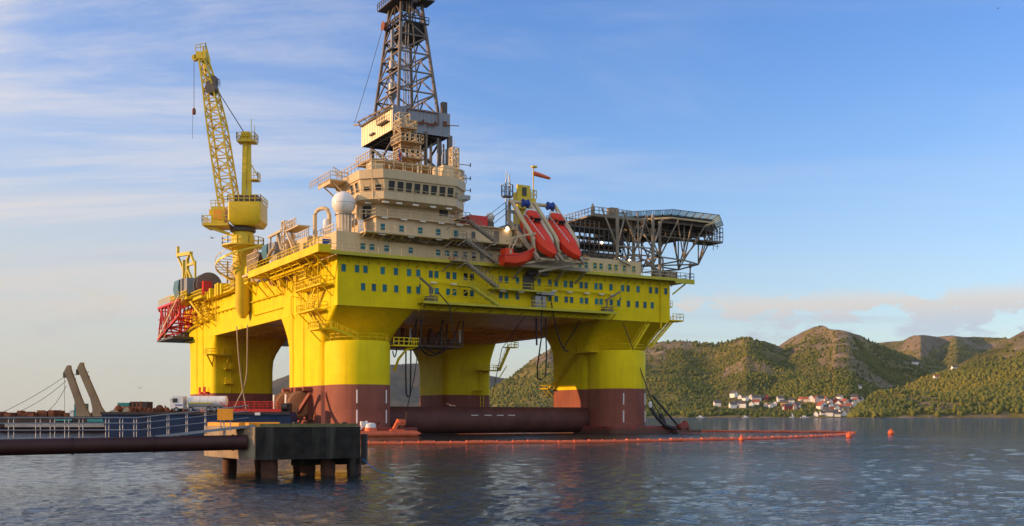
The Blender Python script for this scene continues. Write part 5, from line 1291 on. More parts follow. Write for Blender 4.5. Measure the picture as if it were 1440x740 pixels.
gw = thing('gangway', 'long footbridge with pale railings on a dark red pipe leading to the concrete block', 'gangway', (-24, 50, 1), 'world')
b0, b1 = V3((-36, 46.9, 1.36)), V3((-12.95, 52.3, 1.74))
mb = MB(); mb.lathe_axis(b0, b1, [(0, .40), (1, .365)], 24); bm0 = part('pipe_beam', mb, 'oxblood', gw)
for k in range(7):
    f = .04 + k * .155; q = b0.lerp(b1, f); r_ = .40 - .035 * f
    mb = MB(); mb.lathe_axis(q, q + (b1 - b0).normalized() * .09, [(0, r_ + .035), (1, r_ + .035)], 24); part('flange', mb, 'oxblood', bm0, gw)
dirv = (b1 - b0).normalized(); sdv = V3((-dirv.y, dirv.x, 0)).normalized()
kx = -17.9     # the railing rises from here
def top_at(x): return b0.lerp(b1, (x - b0.x) / (b1.x - b0.x))
def deckz(x): return 1.93 if x < kx else 1.93 + (x - kx) / (-12.6 - kx) * .62
mb = MB()
for xa, xb in ((-36, kx), (kx, -12.6)):
    a, b = top_at(xa), top_at(xb); a.z, b.z = deckz(xa), deckz(xb)
    for s in (-.0, 1.1): mb.bar(a + sdv * s, b + sdv * s, .09, .12)
    mb.bar(a + sdv * .55, b + sdv * .55, .95, .04)
part('walkway', mb, 'galv', gw)
for s, hh in ((0.0, 1.02), (1.1, 1.02)):
    mb = MB()
    for xa, xb in ((-36, kx), (kx, -12.9)):
        a, b = top_at(xa) + sdv * s, top_at(xb) + sdv * s; a.z, b.z = deckz(xa), deckz(xb)
        for k in (.42, .74, 1.0): mb.tube(a + V3((0, 0, hh * k)), b + V3((0, 0, hh * k)), .02 if k < 1 else .026, n=6)
    x = -35.5; i = 0
    while x < -13.2:
        p = top_at(x) + sdv * s; p.z = deckz(x)
        mb.tube(p - V3((0, 0, .12)), p + V3((0, 0, hh)), .021, n=6)
        x += (.62 if i % 4 else 1.15) if x < kx else .85
        i += 1
    part('railing', mb, 'galv', gw)
mb = MB()
for x in np.arange(-35, -13, 2.1):
    p = top_at(x) + sdv * .1; mb.tube((p.x, p.y, deckz(x)), (p.x, p.y, p.z), .06, n=6); p2 = top_at(x) + sdv * .9; mb.bar((p2.x, p2.y, deckz(x)), (p.x, p.y, p.z), .05)
part('bracket', mb, 'grey_steel', gw)
sg = thing('notice_board', 'blank weathered orange board on the gangway railing above the concrete block', 'board', (-14, 52.9, 2.5), 'world')
mb = MB(); mb.box(-14.25, -13.5, 51.72, 51.78, 2.83, 3.38); part('panel', mb, 'sign_orange', sg)
mb = MB(); mb.bar((-14.1, 51.82, 2.3), (-14.1, 51.82, 3.3), .05); mb.bar((-13.65, 51.82, 2.3), (-13.65, 51.82, 3.3), .05); part('post', mb, 'grey_steel', sg)

# ================================================================== moored vessels behind the gangway (about 190-200 m away)
k_ = 190 / F_PX
def wx(px, Y): return (px - CX) / F_PX * Y
bv = thing('work_barge', 'blue-hulled work barge with red deck rail moored in front of the far column', 'barge', (-46, 165, 0), 'world')
ZK = 3.56
deckp = [(-61.5, 160), (-33.2, 160), (-32.6, 161.5), (-40, 170), (-61.5, 170)]
mb = MB(); mb.loft([[(x * .985, y + .5, -1) for x, y in deckp], [(x, y, ZK) for x, y in deckp]]); part('hull', mb, 'hull_blue', bv)
mb = MB(); mb.box(-61.55, -33.2, 159.85, 160.05, 3.2, 3.6); part('rubbing_strake', mb, 'hull_dark', bv)
mb = MB(); mb.box(-42.4, -34.2, 160.4, 165, ZK, 4.05); mb.rail([(-42.4, 160.4, 4.05), (-34.4, 160.4, 4.05)], 1.05, .75, .04, (.33, .66, 1)); mb.rail([(-42.4, 165, 4.05), (-37, 165, 4.05)], 1.15, .9, .04, (.33, .66, 1)); mb.bar((-42.4, 160.5, 4.0), (-43.8, 160.5, 5.1), .12)
part('deck_rail', mb, 'red', bv)
mb = MB(); mb.box(-34.6, -33.3, 160.3, 162, ZK, 4.9); mb.lathe_axis((-34.4, 160.1, 4.3), (-33.6, 160.1, 4.3), [(0, .55), (1, .55)], 14); part('winch', mb, 'hull_dark', bv)
mb = MB(); mb.box(-38.4, -37.6, 159.7, 159.9, 3.1, 3.5); part('fairlead_plate', mb, 'white', bv)

dv = thing('cargo_vessel', 'low dark-hulled vessel with rust-coloured deck gear moored behind the gangway', 'vessel', (-85, 195, 0), 'world')
mb = MB(); mb.loft([[(-108, 191, -1), (-70, 191, -1), (-69, 196, -1), (-70, 201, -1), (-108, 201, -1)], [(-108, 190, 1.1), (-69.5, 190, 1.1), (-68.3, 196, 1.1), (-69.5, 202, 1.1), (-108, 202, 1.1)], [(-108, 190, 2.9), (-69, 190, 2.9), (-67.8, 196, 2.9), (-69, 202, 2.9), (-108, 202, 2.9)]], mats=[1, 0]); part('hull', mb, ['hull_dark', 'oxblood'], dv)
mb = MB(); mb.box(-90, -71, 189.7, 190.0, 1.0, 1.75); mb.box(-108, -92, 189.7, 190, .8, 1.3); part('rubbing_strake', mb, 'grey_steel', dv)
for q in ((-75.3, -71.4, 189.6, 190, 1.9, 2.45), (-81, -78, 189.6, 190, 2.1, 2.4)):
    mb = MB(); mb.box(*q); part('panel', mb, 'teal', dv)
mb = MB(); mb.box(-71.2, -70.2, 189.5, 190, 1.8, 2.5); part('panel', mb, 'wood', dv)
mb = MB()
for k in range(13): mb.lathe_axis((-75.2 + k * .75, 191, 3.25), (-74.6 + k * .75, 191, 3.25), [(0, .3), (.5, .42), (1, .3)], 8)
part('roller', mb, 'rust', dv)
rnd = random.Random(21)
mb = MB()
for k in range(40):
    x, y, r = -71.5 + rnd.random() * 14, 193 + rnd.random() * 4, .3 + rnd.random() * .55
    mb.sphere((x, y, 3.1 + rnd.random() * 1.2), r, 7, 5)
    if k % 3 == 0: mb.bar((x, y, 3), (x + rnd.random() - .5, y, 4.2 + rnd.random() * 1.6), .14 + .1 * rnd.random())
for k in range(10):
    x = -72 + k * 1.6; mb.lathe_axis((x, 194, 3.7), (x + .8, 194, 3.7), [(0, .8), (.1, .8), (.1, .4), (.9, .4), (.9, .8), (1, .8)], 12)
single('chain_heap', mb, 'rust', 'heap of rust-red chain and gear on the dark vessel deck', 'chain heap', (-65, 195, 3), 'world')
mb = MB(); mb.box(-71.9, -66.6, 196, 199, 2.9, 3.0); mb.box(-70.2, -67.0, 196.5, 199.5, 3.0, 5.6); mb.cur = 1; mb.box(-72.4, -70.3, 196.3, 199, 3.0, 5.4)
single('deck_container', mb, ['hull_dark', 'teal'], 'dark blue and teal containers behind the rust-red chain heap', 'container', (-70, 198, 2.9), 'world')
mb = MB(); mb.box(-78.6, -76.8, 192, 194, 2.9, 5.2); mb.cur = 1; mb.box(-79.4, -78.7, 192, 193.4, 2.9, 4.0)
single('deck_cabin', mb, ['teal', 'white'], 'pale teal cabin at the foot of the left beige post', 'cabin', (-78, 193, 2.9), 'world')
mb = MB()
for k in range(16): x = -93 + k * .9; mb.box(x, x + .5 + rnd.random() * .6, 191 + rnd.random() * 3, 195, 2.9, 3.2 + rnd.random() * .9)
single('deck_boxes', mb, 'rust', 'low rust and white boxes on the dark vessel left of the posts', 'boxes', (-86, 193, 2.9), 'world')
mb = MB(); mb.sphere((-71.6, 192.4, 3.2), 1.1, 14, 8, .8); mb.sphere((-69.4, 192.6, 3.6), .7, 10, 8, 1.3); single('deck_bags', mb, 'rope', 'pale rounded bags lying right of the two beige posts', 'bags', (-70, 192.5, 2.9), 'world')
for k, (xb, xt, dz, lb) in enumerate(((-76.9, -79.0, 0, 'left of two leaning beige steel posts on the dark vessel'), (-74.0, -76.7, .5, 'right of two leaning beige steel posts on the dark vessel'))):
    t = thing('stern_post', lb, 'post', (xb, 191, 2.9), 'world', group='leaning beige posts on the dark vessel')
    zt = 12.0 + dz
    mb = MB(); mb.loft([[(xb - .7, 190.4, 2.9), (xb + 1.9, 190.4, 2.9), (xb + 1.9, 191.2, 2.9), (xb - .7, 191.2, 2.9)], [(xb - .75, 190.4, 4.4), (xb + .75, 190.4, 4.6), (xb + .75, 191.2, 4.6), (xb - .75, 191.2, 4.4)], [(xb - 1.1, 190.4, 6.0), (xb + .1, 190.4, 6.2), (xb + .1, 191.2, 6.2), (xb - 1.1, 191.2, 6)], [(xt - .75, 190.4, zt - 1), (xt + .3, 190.4, zt - .6), (xt + .3, 191.2, zt - .6), (xt - .75, 191.2, zt - 1)], [(xt - .2, 190.4, zt), (xt + .25, 190.4, zt), (xt + .25, 191.2, zt), (xt - .2, 191.2, zt)]])
    part('column', mb, 'post_steel', t, sharp=20)
    mb = MB()
    for f in (.28, .5, .72): x = xb + (xt - xb) * f; z = 2.9 + (zt - 2.9) * f; mb.box(x + .2, x + .5, 190.6, 191.1, z, z + .25)
    mb.box(xt - 1.1, xt - .7, 190.8, 191.4, zt - 2.2, zt - 1.2); mb.bar((xt + .3, 191, zt - 1.6), (xt + 1.2, 191, zt - 1.7), .18, .1)
    part('bracket', mb, 'dark_steel', t)
for k, (e, mid) in enumerate((((-92, 191, 3.2), .4), ((-89.5, 191, 3.2), .7), ((-84.5, 191, 3.2), 1.2))):
    mb = MB(); mb.path(sag((-79.6, 191, 10.2 - k * .9), e, mid), .045, 5); single('stay_wire', mb, 'cable_dark', ['outermost', 'middle', 'innermost'][k] + ' of the wires sloping left from the leaning beige posts', 'wire', e, 'world')
mb = MB(); mb.path([(-79.9, 191, 10.2), (-79.9, 191, 3.2)], .035, 5); single('fall_wire', mb, 'cable_dark', 'thin vertical wire hanging from the left beige post', 'wire', (-79.9, 191, 3.2), 'world')

# tanker truck standing on the barge
tk = thing('tanker_truck', 'white tanker truck with green stripe parked on the blue barge', 'truck', (0, 0, 0), 'world')
X0, ZT = 0.0, 0.0
mb = MB(); mb.loft([[(X0 + a, y, ZT + z) for a, z in ((0, .7), (2.3, .7), (2.3, 2.9), (.5, 2.9), (.08, 1.9))] for y in (-1.2, 1.2)]); cabn = part('cab', mb, 'white', tk)
mb = MB(); mb.box(X0 + .45, X0 + 1.3, -1.26, -1.18, ZT + 1.75, ZT + 2.5); mb.box(X0 + .0, X0 + .3, -1, 1, ZT + 1.75, ZT + 2.4); part('window', mb, 'pane_dark', cabn, tk)
mb = MB(); mb.box(X0 + .9, X0 + 2.2, -1.25, -1.2, ZT + 1.2, ZT + 1.4); part('stripe', mb, 'blue', cabn, tk)
mb = MB(); mb.lathe_axis((X0 + 2.9, 0, ZT + 1.95), (X0 + 10.0, 0, ZT + 1.95), [(0, .7), (.02, 1.0), (.98, 1.0), (1, .7)], 24)
for k in range(5): mb.lathe_axis((X0 + 3.6 + k * 1.45, 0, ZT + 1.95), (X0 + 3.75 + k * 1.45, 0, ZT + 1.95), [(0, 1.03), (1, 1.03)], 24)
tkn = part('tank', mb, 'white', tk)
mb = MB(); mb.box(X0 + 3.3, X0 + 7.6, -1.07, -1.0, ZT + 1.55, ZT + 1.75); part('stripe', mb, 'deck_green', tkn, tk)
mb = MB(); mb.box(X0 + .2, X0 + 10.2, -.8, .8, ZT + .55, ZT + .9); mb.box(X0 + 3.2, X0 + 9.5, -1.05, -.9, ZT + .5, ZT + .95); part('chassis', mb, 'grey_steel', tk)
for x in (1.1, 3.7, 6.9, 8.0, 9.1):
    for y in (-1.05, .75):
        mb = MB(); mb.lathe_axis((X0 + x, y - .15, ZT + .5), (X0 + x, y + .15, ZT + .5), [(0, .44), (.15, .5), (.85, .5), (1, .44)], 16); w = part('wheel', mb, 'black', tk)
        if y < 0: mb = MB(); mb.lathe_axis((X0 + x, y - .17, ZT + .5), (X0 + x, y - .1, ZT + .5), [(0, .26), (1, .26)], 12); part('rim', mb, 'galv', w, tk)

tk.location = (-51.9, 163.4, ZK); tk.scale = (.84, .84, .84)

# ================================================================== oil containment boom, buoys, boats, birds
P_ = [(470, 624), (512, 623.8), (619, 623), (700, 622.3), (758, 621.8), (827, 621.4), (900, 620.2), (980, 618.6), (1042, 617.4), (1100, 615.8), (1162, 613.2), (1192, 611), (1201, 609.4), (1196, 608.4), (1162, 607.7), (1050, 606.9), (985, 606.4), (940, 606.2)]
W_ = []
for px, py in P_:
    Y = (CZ - .12) * F_PX / (py - HY); W_.append(V3(((px - CX) / F_PX * Y, Y, .1)))
def catmull(P, n=24):
    out = []
    for i in range(len(P) - 1):
        a, b, c, d = P[max(0, i - 1)], P[i], P[i + 1], P[min(len(P) - 1, i + 2)]
        for k in range(n):
            t = k / n
            out.append(.5 * ((2 * b) + (c - a) * t + (2 * a - 5 * b + 4 * c - d) * t * t + (3 * b - a - 3 * c + d) * t ** 3))
    return out + [P[-1]]
fine = catmull(W_)
ln = [0]
for a, b in zip(fine, fine[1:]): ln.append(ln[-1] + (b - a).length)
nseg = 84
pts = []
j = 0
for i in range(nseg + 1):
    s = ln[-1] * i / nseg
    while j < len(ln) - 2 and ln[j + 1] < s: j += 1
    pts.append(fine[j].lerp(fine[j + 1], (s - ln[j]) / max(1e-6, ln[j + 1] - ln[j])))
cb = thing('containment_boom', 'long orange floating oil boom curving round the platform on the water', 'boom', (20, 125, 0), 'world')
mb = MB(); mb.lathe_axis((0, 0, 0), (1, 0, 0), [(0, .1), (.012, .27), (.03, .29), (.06, .17), (.14, .22), (.5, .245), (.88, .22), (.95, .17), (.975, .24), (1, .24)], 14)
so = mb.build('float', 'orange'); sm = so.data; bpy.data.objects.remove(so)
for i, (a, b) in enumerate(zip(pts, pts[1:])):
    o = bpy.data.objects.new('float', sm); COL.objects.link(o); o.parent = cb
    d = b - a; bob = .03 * math.sin(i * 1.7)
    o.location = a - BASE[cb] + V3((0, 0, bob)); o.rotation_euler = (random.random() * .6, 0.012 * math.sin(i * 2.1), math.atan2(d.y, d.x)); k = d.length; o.scale = (k, 1, 1)
for x, y, r, lb in ((1043, 618.0, .34, 'small orange ball buoy against the near side of the boom'), (1194, 613.6, .42, 'orange ball buoy just outside the tip of the boom'), (1253, 609.0, .5, 'lone orange ball buoy floating beyond the tip of the boom')):
    Y = (CZ - r * .5) * F_PX / (y - HY); X = (x - CX) / F_PX * Y
    t = thing('ball_buoy', lb, 'buoy', (X, Y, 0), 'world', group='orange ball buoys')
    mb = MB(); mb.sphere((X, Y, r * .6), r, 16, 12); part('ball', mb, 'orange', t); mb = MB(); mb.lathe((X, Y, r * 1.5), [(0, .12), (.22, .1)], 10); part('lug', mb, 'orange', t)

def gull(p, s, yaw, lb, mat='feather', up=.35):
    t = single_gull(p, s, yaw, lb, mat, up); return t
def single_gull(p, s, yaw, lb, mat, up):
    mb = MB(); mb.lathe_axis((-.22, 0, 0), (.24, 0, .02), [(0, .01), (.15, .035), (.45, .07), (.75, .05), (.86, .045), (.95, .04), (1, .008)], 10)
    for sd in (-1, 1):
        w = [(.08, 0, .03), (.12, sd * .22, .03 + up * .3), (.0, sd * .6, .03 + up * .25), (-.06, sd * .56, .03 + up * .24), (-.06, sd * .22, .02 + up * .28), (-.08, 0, .02)]
        mb.add([(x, y, z + .008) for x, y, z in w] + [(x, y, z - .008) for x, y, z in w], [(0, 1, 4, 5), (1, 2, 3, 4), (11, 10, 7, 6), (10, 9, 8, 7), (0, 6, 7, 1), (1, 7, 8, 2), (2, 8, 9, 3), (3, 9, 10, 4), (4, 10, 11, 5)])
    mb.v = [(x * s, y * s, z * s) for x, y, z in mb.v]
    o = mb.build('gull', mat); o.location = V3(p); o.rotation_euler = (.25, 0, yaw)
    return tag(o, lb, 'bird', 'flying gulls')
gull(wpt(197, 546, 120), .8, 2.4, 'small dark gull flying between the beige posts and the far column', 'skin_grey')
gull(wpt(298, 335, 160), 1.2, 1.0, 'tiny grey gull flying left of the crane cab', 'skin_grey')
gull(wpt(1403, 12, 120), .6, .5, 'tiny gull high in the top right corner of the sky', 'skin_grey')
gull(wpt(760, 570, 260), 2.2, 2.0, 'white gull flying low under the deck left of the right column')
gull(wpt(634, 571, 190), 1.6, 1.2, 'white gull flying just above the brace')
# ================================================================== hills: one terrain sheet per ridge, built at its real distance
def interp(x, K):
    return float(np.interp(x, [k[0] for k in K], [k[1] for k in K]))
def sm(a, b, x):
    t = min(1, max(0, (x - a) / (b - a))); return t * t * (3 - 2 * t)

LAY = {
    'far': dict(K=[(240, 583), (330, 556), (382, 537), (404, 529), (450, 522), (500, 517), (550, 514), (588, 512), (640, 520), (693, 530), (709, 533), (745, 541), (800, 560), (840, 583)], Yr=8600, Yf=6400, amp=150, sc=800, p=.85, rock=.68, tree=0),
    'mid': dict(K=[(640, 582), (680, 560), (693, 546), (720, 531), (750, 503), (772, 493), (800, 482), (840, 474), (880, 478), (908, 485), (930, 481), (958, 480.5), (990, 484), (1004, 485), (1015, 483), (1050, 476.6), (1075, 480), (1094, 487), (1130, 500), (1200, 530), (1280, 575)], Yr=2900, Yf=1560, amp=34, sc=300, p=.80, rock=.60, tree=24000, YK=[(640, 2300), (693, 2500), (735, 2300), (772, 2150), (800, 2300), (850, 2750), (905, 2450), (958, 2400), (1004, 2800), (1050, 2450), (1094, 2950), (1200, 3000)]),
    'peak': dict(K=[(960, 583), (1000, 560), (1040, 530), (1080, 500), (1094, 487), (1110, 476), (1133, 464.5), (1146, 459), (1157, 457), (1168, 463), (1184, 464.5), (1195, 467), (1209, 471), (1222, 479), (1245, 488), (1270, 497), (1300, 508), (1330, 517), (1370, 535), (1440, 575)], Yr=2600, Yf=1560, amp=24, sc=240, p=.82, rock=.64, tree=28000, YK=[(960, 2950), (1040, 2700), (1110, 2500), (1157, 2400), (1175, 2150), (1195, 2120), (1215, 2300), (1245, 2700), (1300, 3050), (1440, 3100)]),
    'back': dict(K=[(1180, 500), (1220, 484), (1250, 480.5), (1269, 479.4), (1282, 472.5), (1298, 471), (1317, 473.6), (1338, 472), (1356, 474), (1381, 473.6), (1413, 475), (1440, 481), (1500, 492), (1600, 510), (1700, 560)], Yr=3900, Yf=2600, amp=30, sc=380, p=.8, rock=.58, tree=9000, YK=[(1180, 4200), (1250, 4000), (1295, 3500), (1320, 3900), (1345, 3600), (1381, 3950), (1420, 3700), (1700, 4000)]),
    'near': dict(K=[(1170, 587), (1193, 584.5), (1204, 570), (1232, 555), (1269, 543), (1301, 530), (1335, 518), (1370, 501), (1400, 487), (1425, 473), (1440, 465), (1480, 448), (1560, 430), (1700, 420)], Yr=1950, Yf=1450, amp=13, sc=150, p=.78, rock=.70, tree=15000, YK=[(1170, 1520), (1250, 1720), (1335, 1850), (1440, 2000), (1700, 2200)]),
    'shore': dict(K=[(840, 584), (880, 577), (905, 562), (930, 557), (1000, 551), (1035, 552), (1060, 558), (1120, 560), (1160, 554), (1200, 556), (1240, 556), (1300, 560), (1360, 575)], Yr=1950, Yf=1500, amp=9, sc=120, p=.9, rock=.70, tree=6500),
}


def yr_at(L, px):
    d = LAY[L]
    return interp(px, d['YK']) if 'YK' in d else d['Yr']


def h_at(L, px, Y, detail=True):
    d = LAY[L]
    yk = interp(px, d['K'])
    zr = CZ + (HY - yk) / F_PX * d['Yr']
    Yr = yr_at(L, px)
    zr = CZ + (HY - yk) / F_PX * Yr
    t = (Y - d['Yf']) / (Yr - d['Yf'])
    if t < 0: return -4 + t * 30
    X = (px - CX) / F_PX * Y
    s = d['sc']
    n = noise.fractal(V3((X / s, Y / s, 3.7 + d['Yr'] * .01)), .9, 2.1, 5 if detail else 3)
    rid = 1 - abs(noise.noise(V3((X / s * .9 + 9 + Y / s * .3, Y / s * .38, 1.3)))) * 2
    if t <= 1:
        z = zr * t ** d['p'] + d['amp'] * (n * .8 + rid * .8 - .4) * math.sin(math.pi * min(1, t * .96 + .02)) * min(1, zr / (d['amp'] * 2.5))
        # never poke above the ridge line
        lim = CZ + (HY - yk) / F_PX * Y * (.985 + .015 * t) + d['amp'] * .05 * n
        z = min(z, max(lim, 0)) if t > .3 else z
        fine_ = noise.fractal(V3((X / 30, Y / 30, 0)), .8, 2.2, 3) * d['amp'] * .055
        return z + fine_ * min(1, t * 6)
    b = (t - 1)
    return zr * (1 - b * .8) + d['amp'] * .5 * n * min(1, b * 4)


def rock_at(L, px, Y):
    d = LAY[L]; X = (px - CX) / F_PX * Y; t = (Y - d['Yf']) / (yr_at(L, px) - d['Yf'])
    n = noise.fractal(V3((X / d['sc'] * 1.4 + 5, Y / d['sc'] * .9, .4)), .85, 2.2, 5) * .5 + .5
    n2 = noise.noise(V3((X / 26, Y / 40, 7)))
    v = n + .22 * (t - .5) + .10 * n2
    if L == 'peak':
        v += .36 * math.exp(-((px - 1180) / 22) ** 2 - ((t - .78) / .2) ** 2) + .25 * math.exp(-((px - 1062) / 16) ** 2 - ((t - .45) / .12) ** 2) + .2 * math.exp(-((px - 1165) / 14) ** 2 - ((t - .5) / .1) ** 2)
    if L == 'mid':
        v += .26 * math.exp(-((px - 760) / 26) ** 2 - ((t - .72) / .25) ** 2) + .22 * math.exp(-((px - 930) / 30) ** 2 - ((t - .72) / .22) ** 2) + .14 * math.exp(-((px - 1000) / 34) ** 2 - ((t - .7) / .2) ** 2)
    if L == 'near':
        v += .27 * math.exp(-((px - 1410) / 36) ** 2 - ((t - .12) / .07) ** 2) + .22 * math.exp(-((px - 1350) / 26) ** 2 - ((t - .09) / .05) ** 2) + .25 * math.exp(-((px - 1425) / 26) ** 2 - ((t - .97) / .06) ** 2) + .2 * math.exp(-((px - 1305) / 14) ** 2 - ((t - .14) / .04) ** 2)
    if L == 'back': v += .3 * math.exp(-((px - 1295) / 20) ** 2 - ((t - .85) / .25) ** 2)
    if L in ('shore', 'near') and t < .03: v += .5
    return sm(d['rock'], d['rock'] + .12, v)


m, N, L, b = new_mat('hillside')
b.inputs['Roughness'].default_value = .95; b.inputs['Specular IOR Level'].default_value = .1
at = N.new('ShaderNodeAttribute'); at.attribute_name = 'rock'
geo = N.new('ShaderNodeNewGeometry')
n1 = N.new('ShaderNodeTexNoise'); n1.inputs['Scale'].default_value = .035; n1.inputs['Detail'].default_value = 8; n1.inputs['Roughness'].default_value = .65
n2 = N.new('ShaderNodeTexNoise'); n2.inputs['Scale'].default_value = .009; n2.inputs['Detail'].default_value = 5
L.new(geo.outputs['Position'], n1.inputs['Vector']); L.new(geo.outputs['Position'], n2.inputs['Vector'])
g = N.new('ShaderNodeValToRGB'); g.color_ramp.elements[0].position = .3; g.color_ramp.elements[0].color = (.078, .082, .02, 1); g.color_ramp.elements[1].position = .72; g.color_ramp.elements[1].color = (.28, .22, .06, 1)
L.new(n2.outputs['Fac'], g.inputs[0])
rk = N.new('ShaderNodeValToRGB'); rk.color_ramp.elements[0].position = .32; rk.color_ramp.elements[0].color = (.10, .078, .045, 1); rk.color_ramp.elements[1].position = .66; rk.color_ramp.elements[1].color = (.36, .265, .18, 1)
L.new(n1.outputs['Fac'], rk.inputs[0])
mx = N.new('ShaderNodeMix'); mx.data_type = 'RGBA'
n3 = N.new('ShaderNodeTexNoise'); n3.inputs['Scale'].default_value = .055; n3.inputs['Detail'].default_value = 7; n3.inputs['Roughness'].default_value = .7; L.new(geo.outputs['Position'], n3.inputs['Vector'])
ma = N.new('ShaderNodeMath'); ma.operation = 'MULTIPLY_ADD'; L.new(n3.outputs['Fac'], ma.inputs[0]); ma.inputs[1].default_value = 2.1
m75 = N.new('ShaderNodeMath'); m75.operation = 'MULTIPLY'; L.new(at.outputs['Fac'], m75.inputs[0]); m75.inputs[1].default_value = .72; L.new(m75.outputs[0], ma.inputs[2])
mf = N.new('ShaderNodeMapRange'); mf.inputs[1].default_value = 1.55; mf.inputs[2].default_value = 1.9; L.new(ma.outputs[0], mf.inputs[0])
L.new(mf.outputs[0], mx.inputs[0]); L.new(g.outputs[0], mx.inputs[6]); L.new(rk.outputs[0], mx.inputs[7]); L.new(mx.outputs[2], b.inputs['Base Color'])
bp = N.new('ShaderNodeBump'); bp.inputs['Distance'].default_value = 9; bp.inputs['Strength'].default_value = .9
L.new(n1.outputs['Fac'], bp.inputs['Height']); L.new(bp.outputs[0], b.inputs['Normal'])

fm = MATS['hillside'].copy(); fm.name = 'hillside_shaded'; MATS['hillside_shaded'] = fm      # far range: cloud shade put into the darkened colours
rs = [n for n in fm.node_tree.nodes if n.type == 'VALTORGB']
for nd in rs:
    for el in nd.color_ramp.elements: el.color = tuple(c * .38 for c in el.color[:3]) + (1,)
for Ln, d in LAY.items():
    pxs = np.arange(d['K'][0][0], d['K'][-1][0] + 1, 3.2); nt = 64
    ts = np.concatenate([np.linspace(-.03, 1, nt - 14) , np.linspace(1.03, 1.5, 14)])
    vs, rk_ = [], []
    for px in pxs:
        for t in ts:
            Y = d['Yf'] + t * (yr_at(Ln, px) - d['Yf'])
            vs.append(((px - CX) / F_PX * Y, Y, h_at(Ln, px, Y))); rk_.append(rock_at(Ln, px, Y))
    n = len(ts); fs = [(i * n + k, (i + 1) * n + k, (i + 1) * n + k + 1, i * n + k + 1) for i in range(len(pxs) - 1) for k in range(n - 1)]
    me = bpy.data.meshes.new('hill'); me.from_pydata(vs, [], fs); me.materials.append(MATS['hillside_shaded' if Ln == 'far' else 'hillside'])
    a = me.attributes.new('rock', 'FLOAT', 'POINT'); a.data.foreach_set('value', rk_)
    me.polygons.foreach_set('use_smooth', [True] * len(fs)); me.update()
    o = bpy.data.objects.new('hill', me); COL.objects.link(o); o['kind'] = 'structure'


def ground_hit(px, py):
    """march along a sight line until it meets the hills"""
    Y = 1450
    while Y < 3900:
        z = CZ + (HY - py) / F_PX * Y
        for Ln in ('near', 'shore', 'peak', 'mid', 'back'):
            K = LAY[Ln]['K']
            if K[0][0] < px < K[-1][0] and h_at(Ln, px, Y) >= z: return V3(((px - CX) / F_PX * Y, Y, z)), Ln
        Y += 6
    return None, None


HS = [('w', 1008.5, 570), ('w', 1030.5, 572.5), ('w', 1037, 570), ('w', 1044, 571.5), ('w', 1057, 570.5), ('r', 1063, 568.5), ('w', 1032, 557), ('w', 1041, 560), ('w', 1048, 562.5), ('w', 1056, 560.5), ('w', 1062, 563), ('w', 1068, 563),
      ('b', 1074, 564), ('b', 1078, 562), ('p', 1077, 571), ('w', 1083, 572), ('w', 1097.5, 563.5), ('w', 1090, 569.5), ('y', 1102, 569.5), ('w', 1109, 573), ('p', 1116, 574), ('w', 1104, 574.5), ('w', 1113, 566), ('w', 1121, 572), ('p', 1127, 564),
      ('p', 1134, 564), ('w', 1141, 563), ('p', 1147, 564), ('w', 1153, 564), ('p', 1159, 564), ('r', 1156, 572), ('r', 1153, 574), ('w', 1167, 567), ('b', 1174, 565), ('w', 1181, 561), ('w', 1184, 564), ('w', 1201, 562), ('p', 1188, 568), ('r', 1179, 571),
      ('w', 1168, 573), ('w', 1162, 580), ('w', 1157, 583), ('r', 1170, 578), ('w', 1176, 577), ('w', 1173, 583.5), ('w', 1180, 582), ('w', 1186, 583.5), ('r', 1183, 576), ('w', 1189, 578), ('w', 1191, 583), ('w', 1166, 584), ('w', 1161, 575), ('p', 1193, 573), ('w', 1198, 569), ('r', 1203, 567), ('w', 1208, 564.5), ('w', 1212, 562.5), ('w', 1148, 584.5), ('w', 1178, 585)]
HP = [ground_hit(px, py + 1.2)[0] for _, px, py in HS]
# ---------------------------------------------------------------- woods (uncountable): many small crowns in one mesh per hillside
m, N, L, b = new_mat('woodland')
b.inputs['Roughness'].default_value = .9; b.inputs['Specular IOR Level'].default_value = .15
at = N.new('ShaderNodeAttribute'); at.attribute_name = 'tone'
cr_ = N.new('ShaderNodeValToRGB'); e = cr_.color_ramp.elements
e[0].position = 0; e[0].color = (.045, .06, .016, 1); e[1].position = 1; e[1].color = (.26, .20, .035, 1)
x = e.new(.45); x.color = (.105, .122, .024, 1); x = e.new(.75); x.color = (.185, .17, .03, 1)
L.new(at.outputs['Fac'], cr_.inputs[0]); L.new(cr_.outputs[0], b.inputs['Base Color'])


def blob_protos(k=5, sub=2):
    out = []
    for s in range(k):
        bm = bmesh.new(); bmesh.ops.create_icosphere(bm, subdivisions=sub, radius=1)
        for v in bm.verts:
            n = noise.fractal(v.co * 1.6 + V3((s * 7.3, 0, 0)), .8, 2.2, 3)
            v.co *= 1 + n * .55
            v.co.z *= 1.15
        out.append((np.array([v.co[:] for v in bm.verts], dtype=np.float32), np.array([[v.index for v in f.verts] for f in bm.faces], dtype=np.int32))); bm.free()
    return out


HGRID = {}


def near_house(X, Y):
    i, j = int(X // 30), int(Y // 30)
    return [q for a_ in (-1, 0, 1) for b_ in (-1, 0, 1) for q in HGRID.get((i + a_, j + b_), ())]


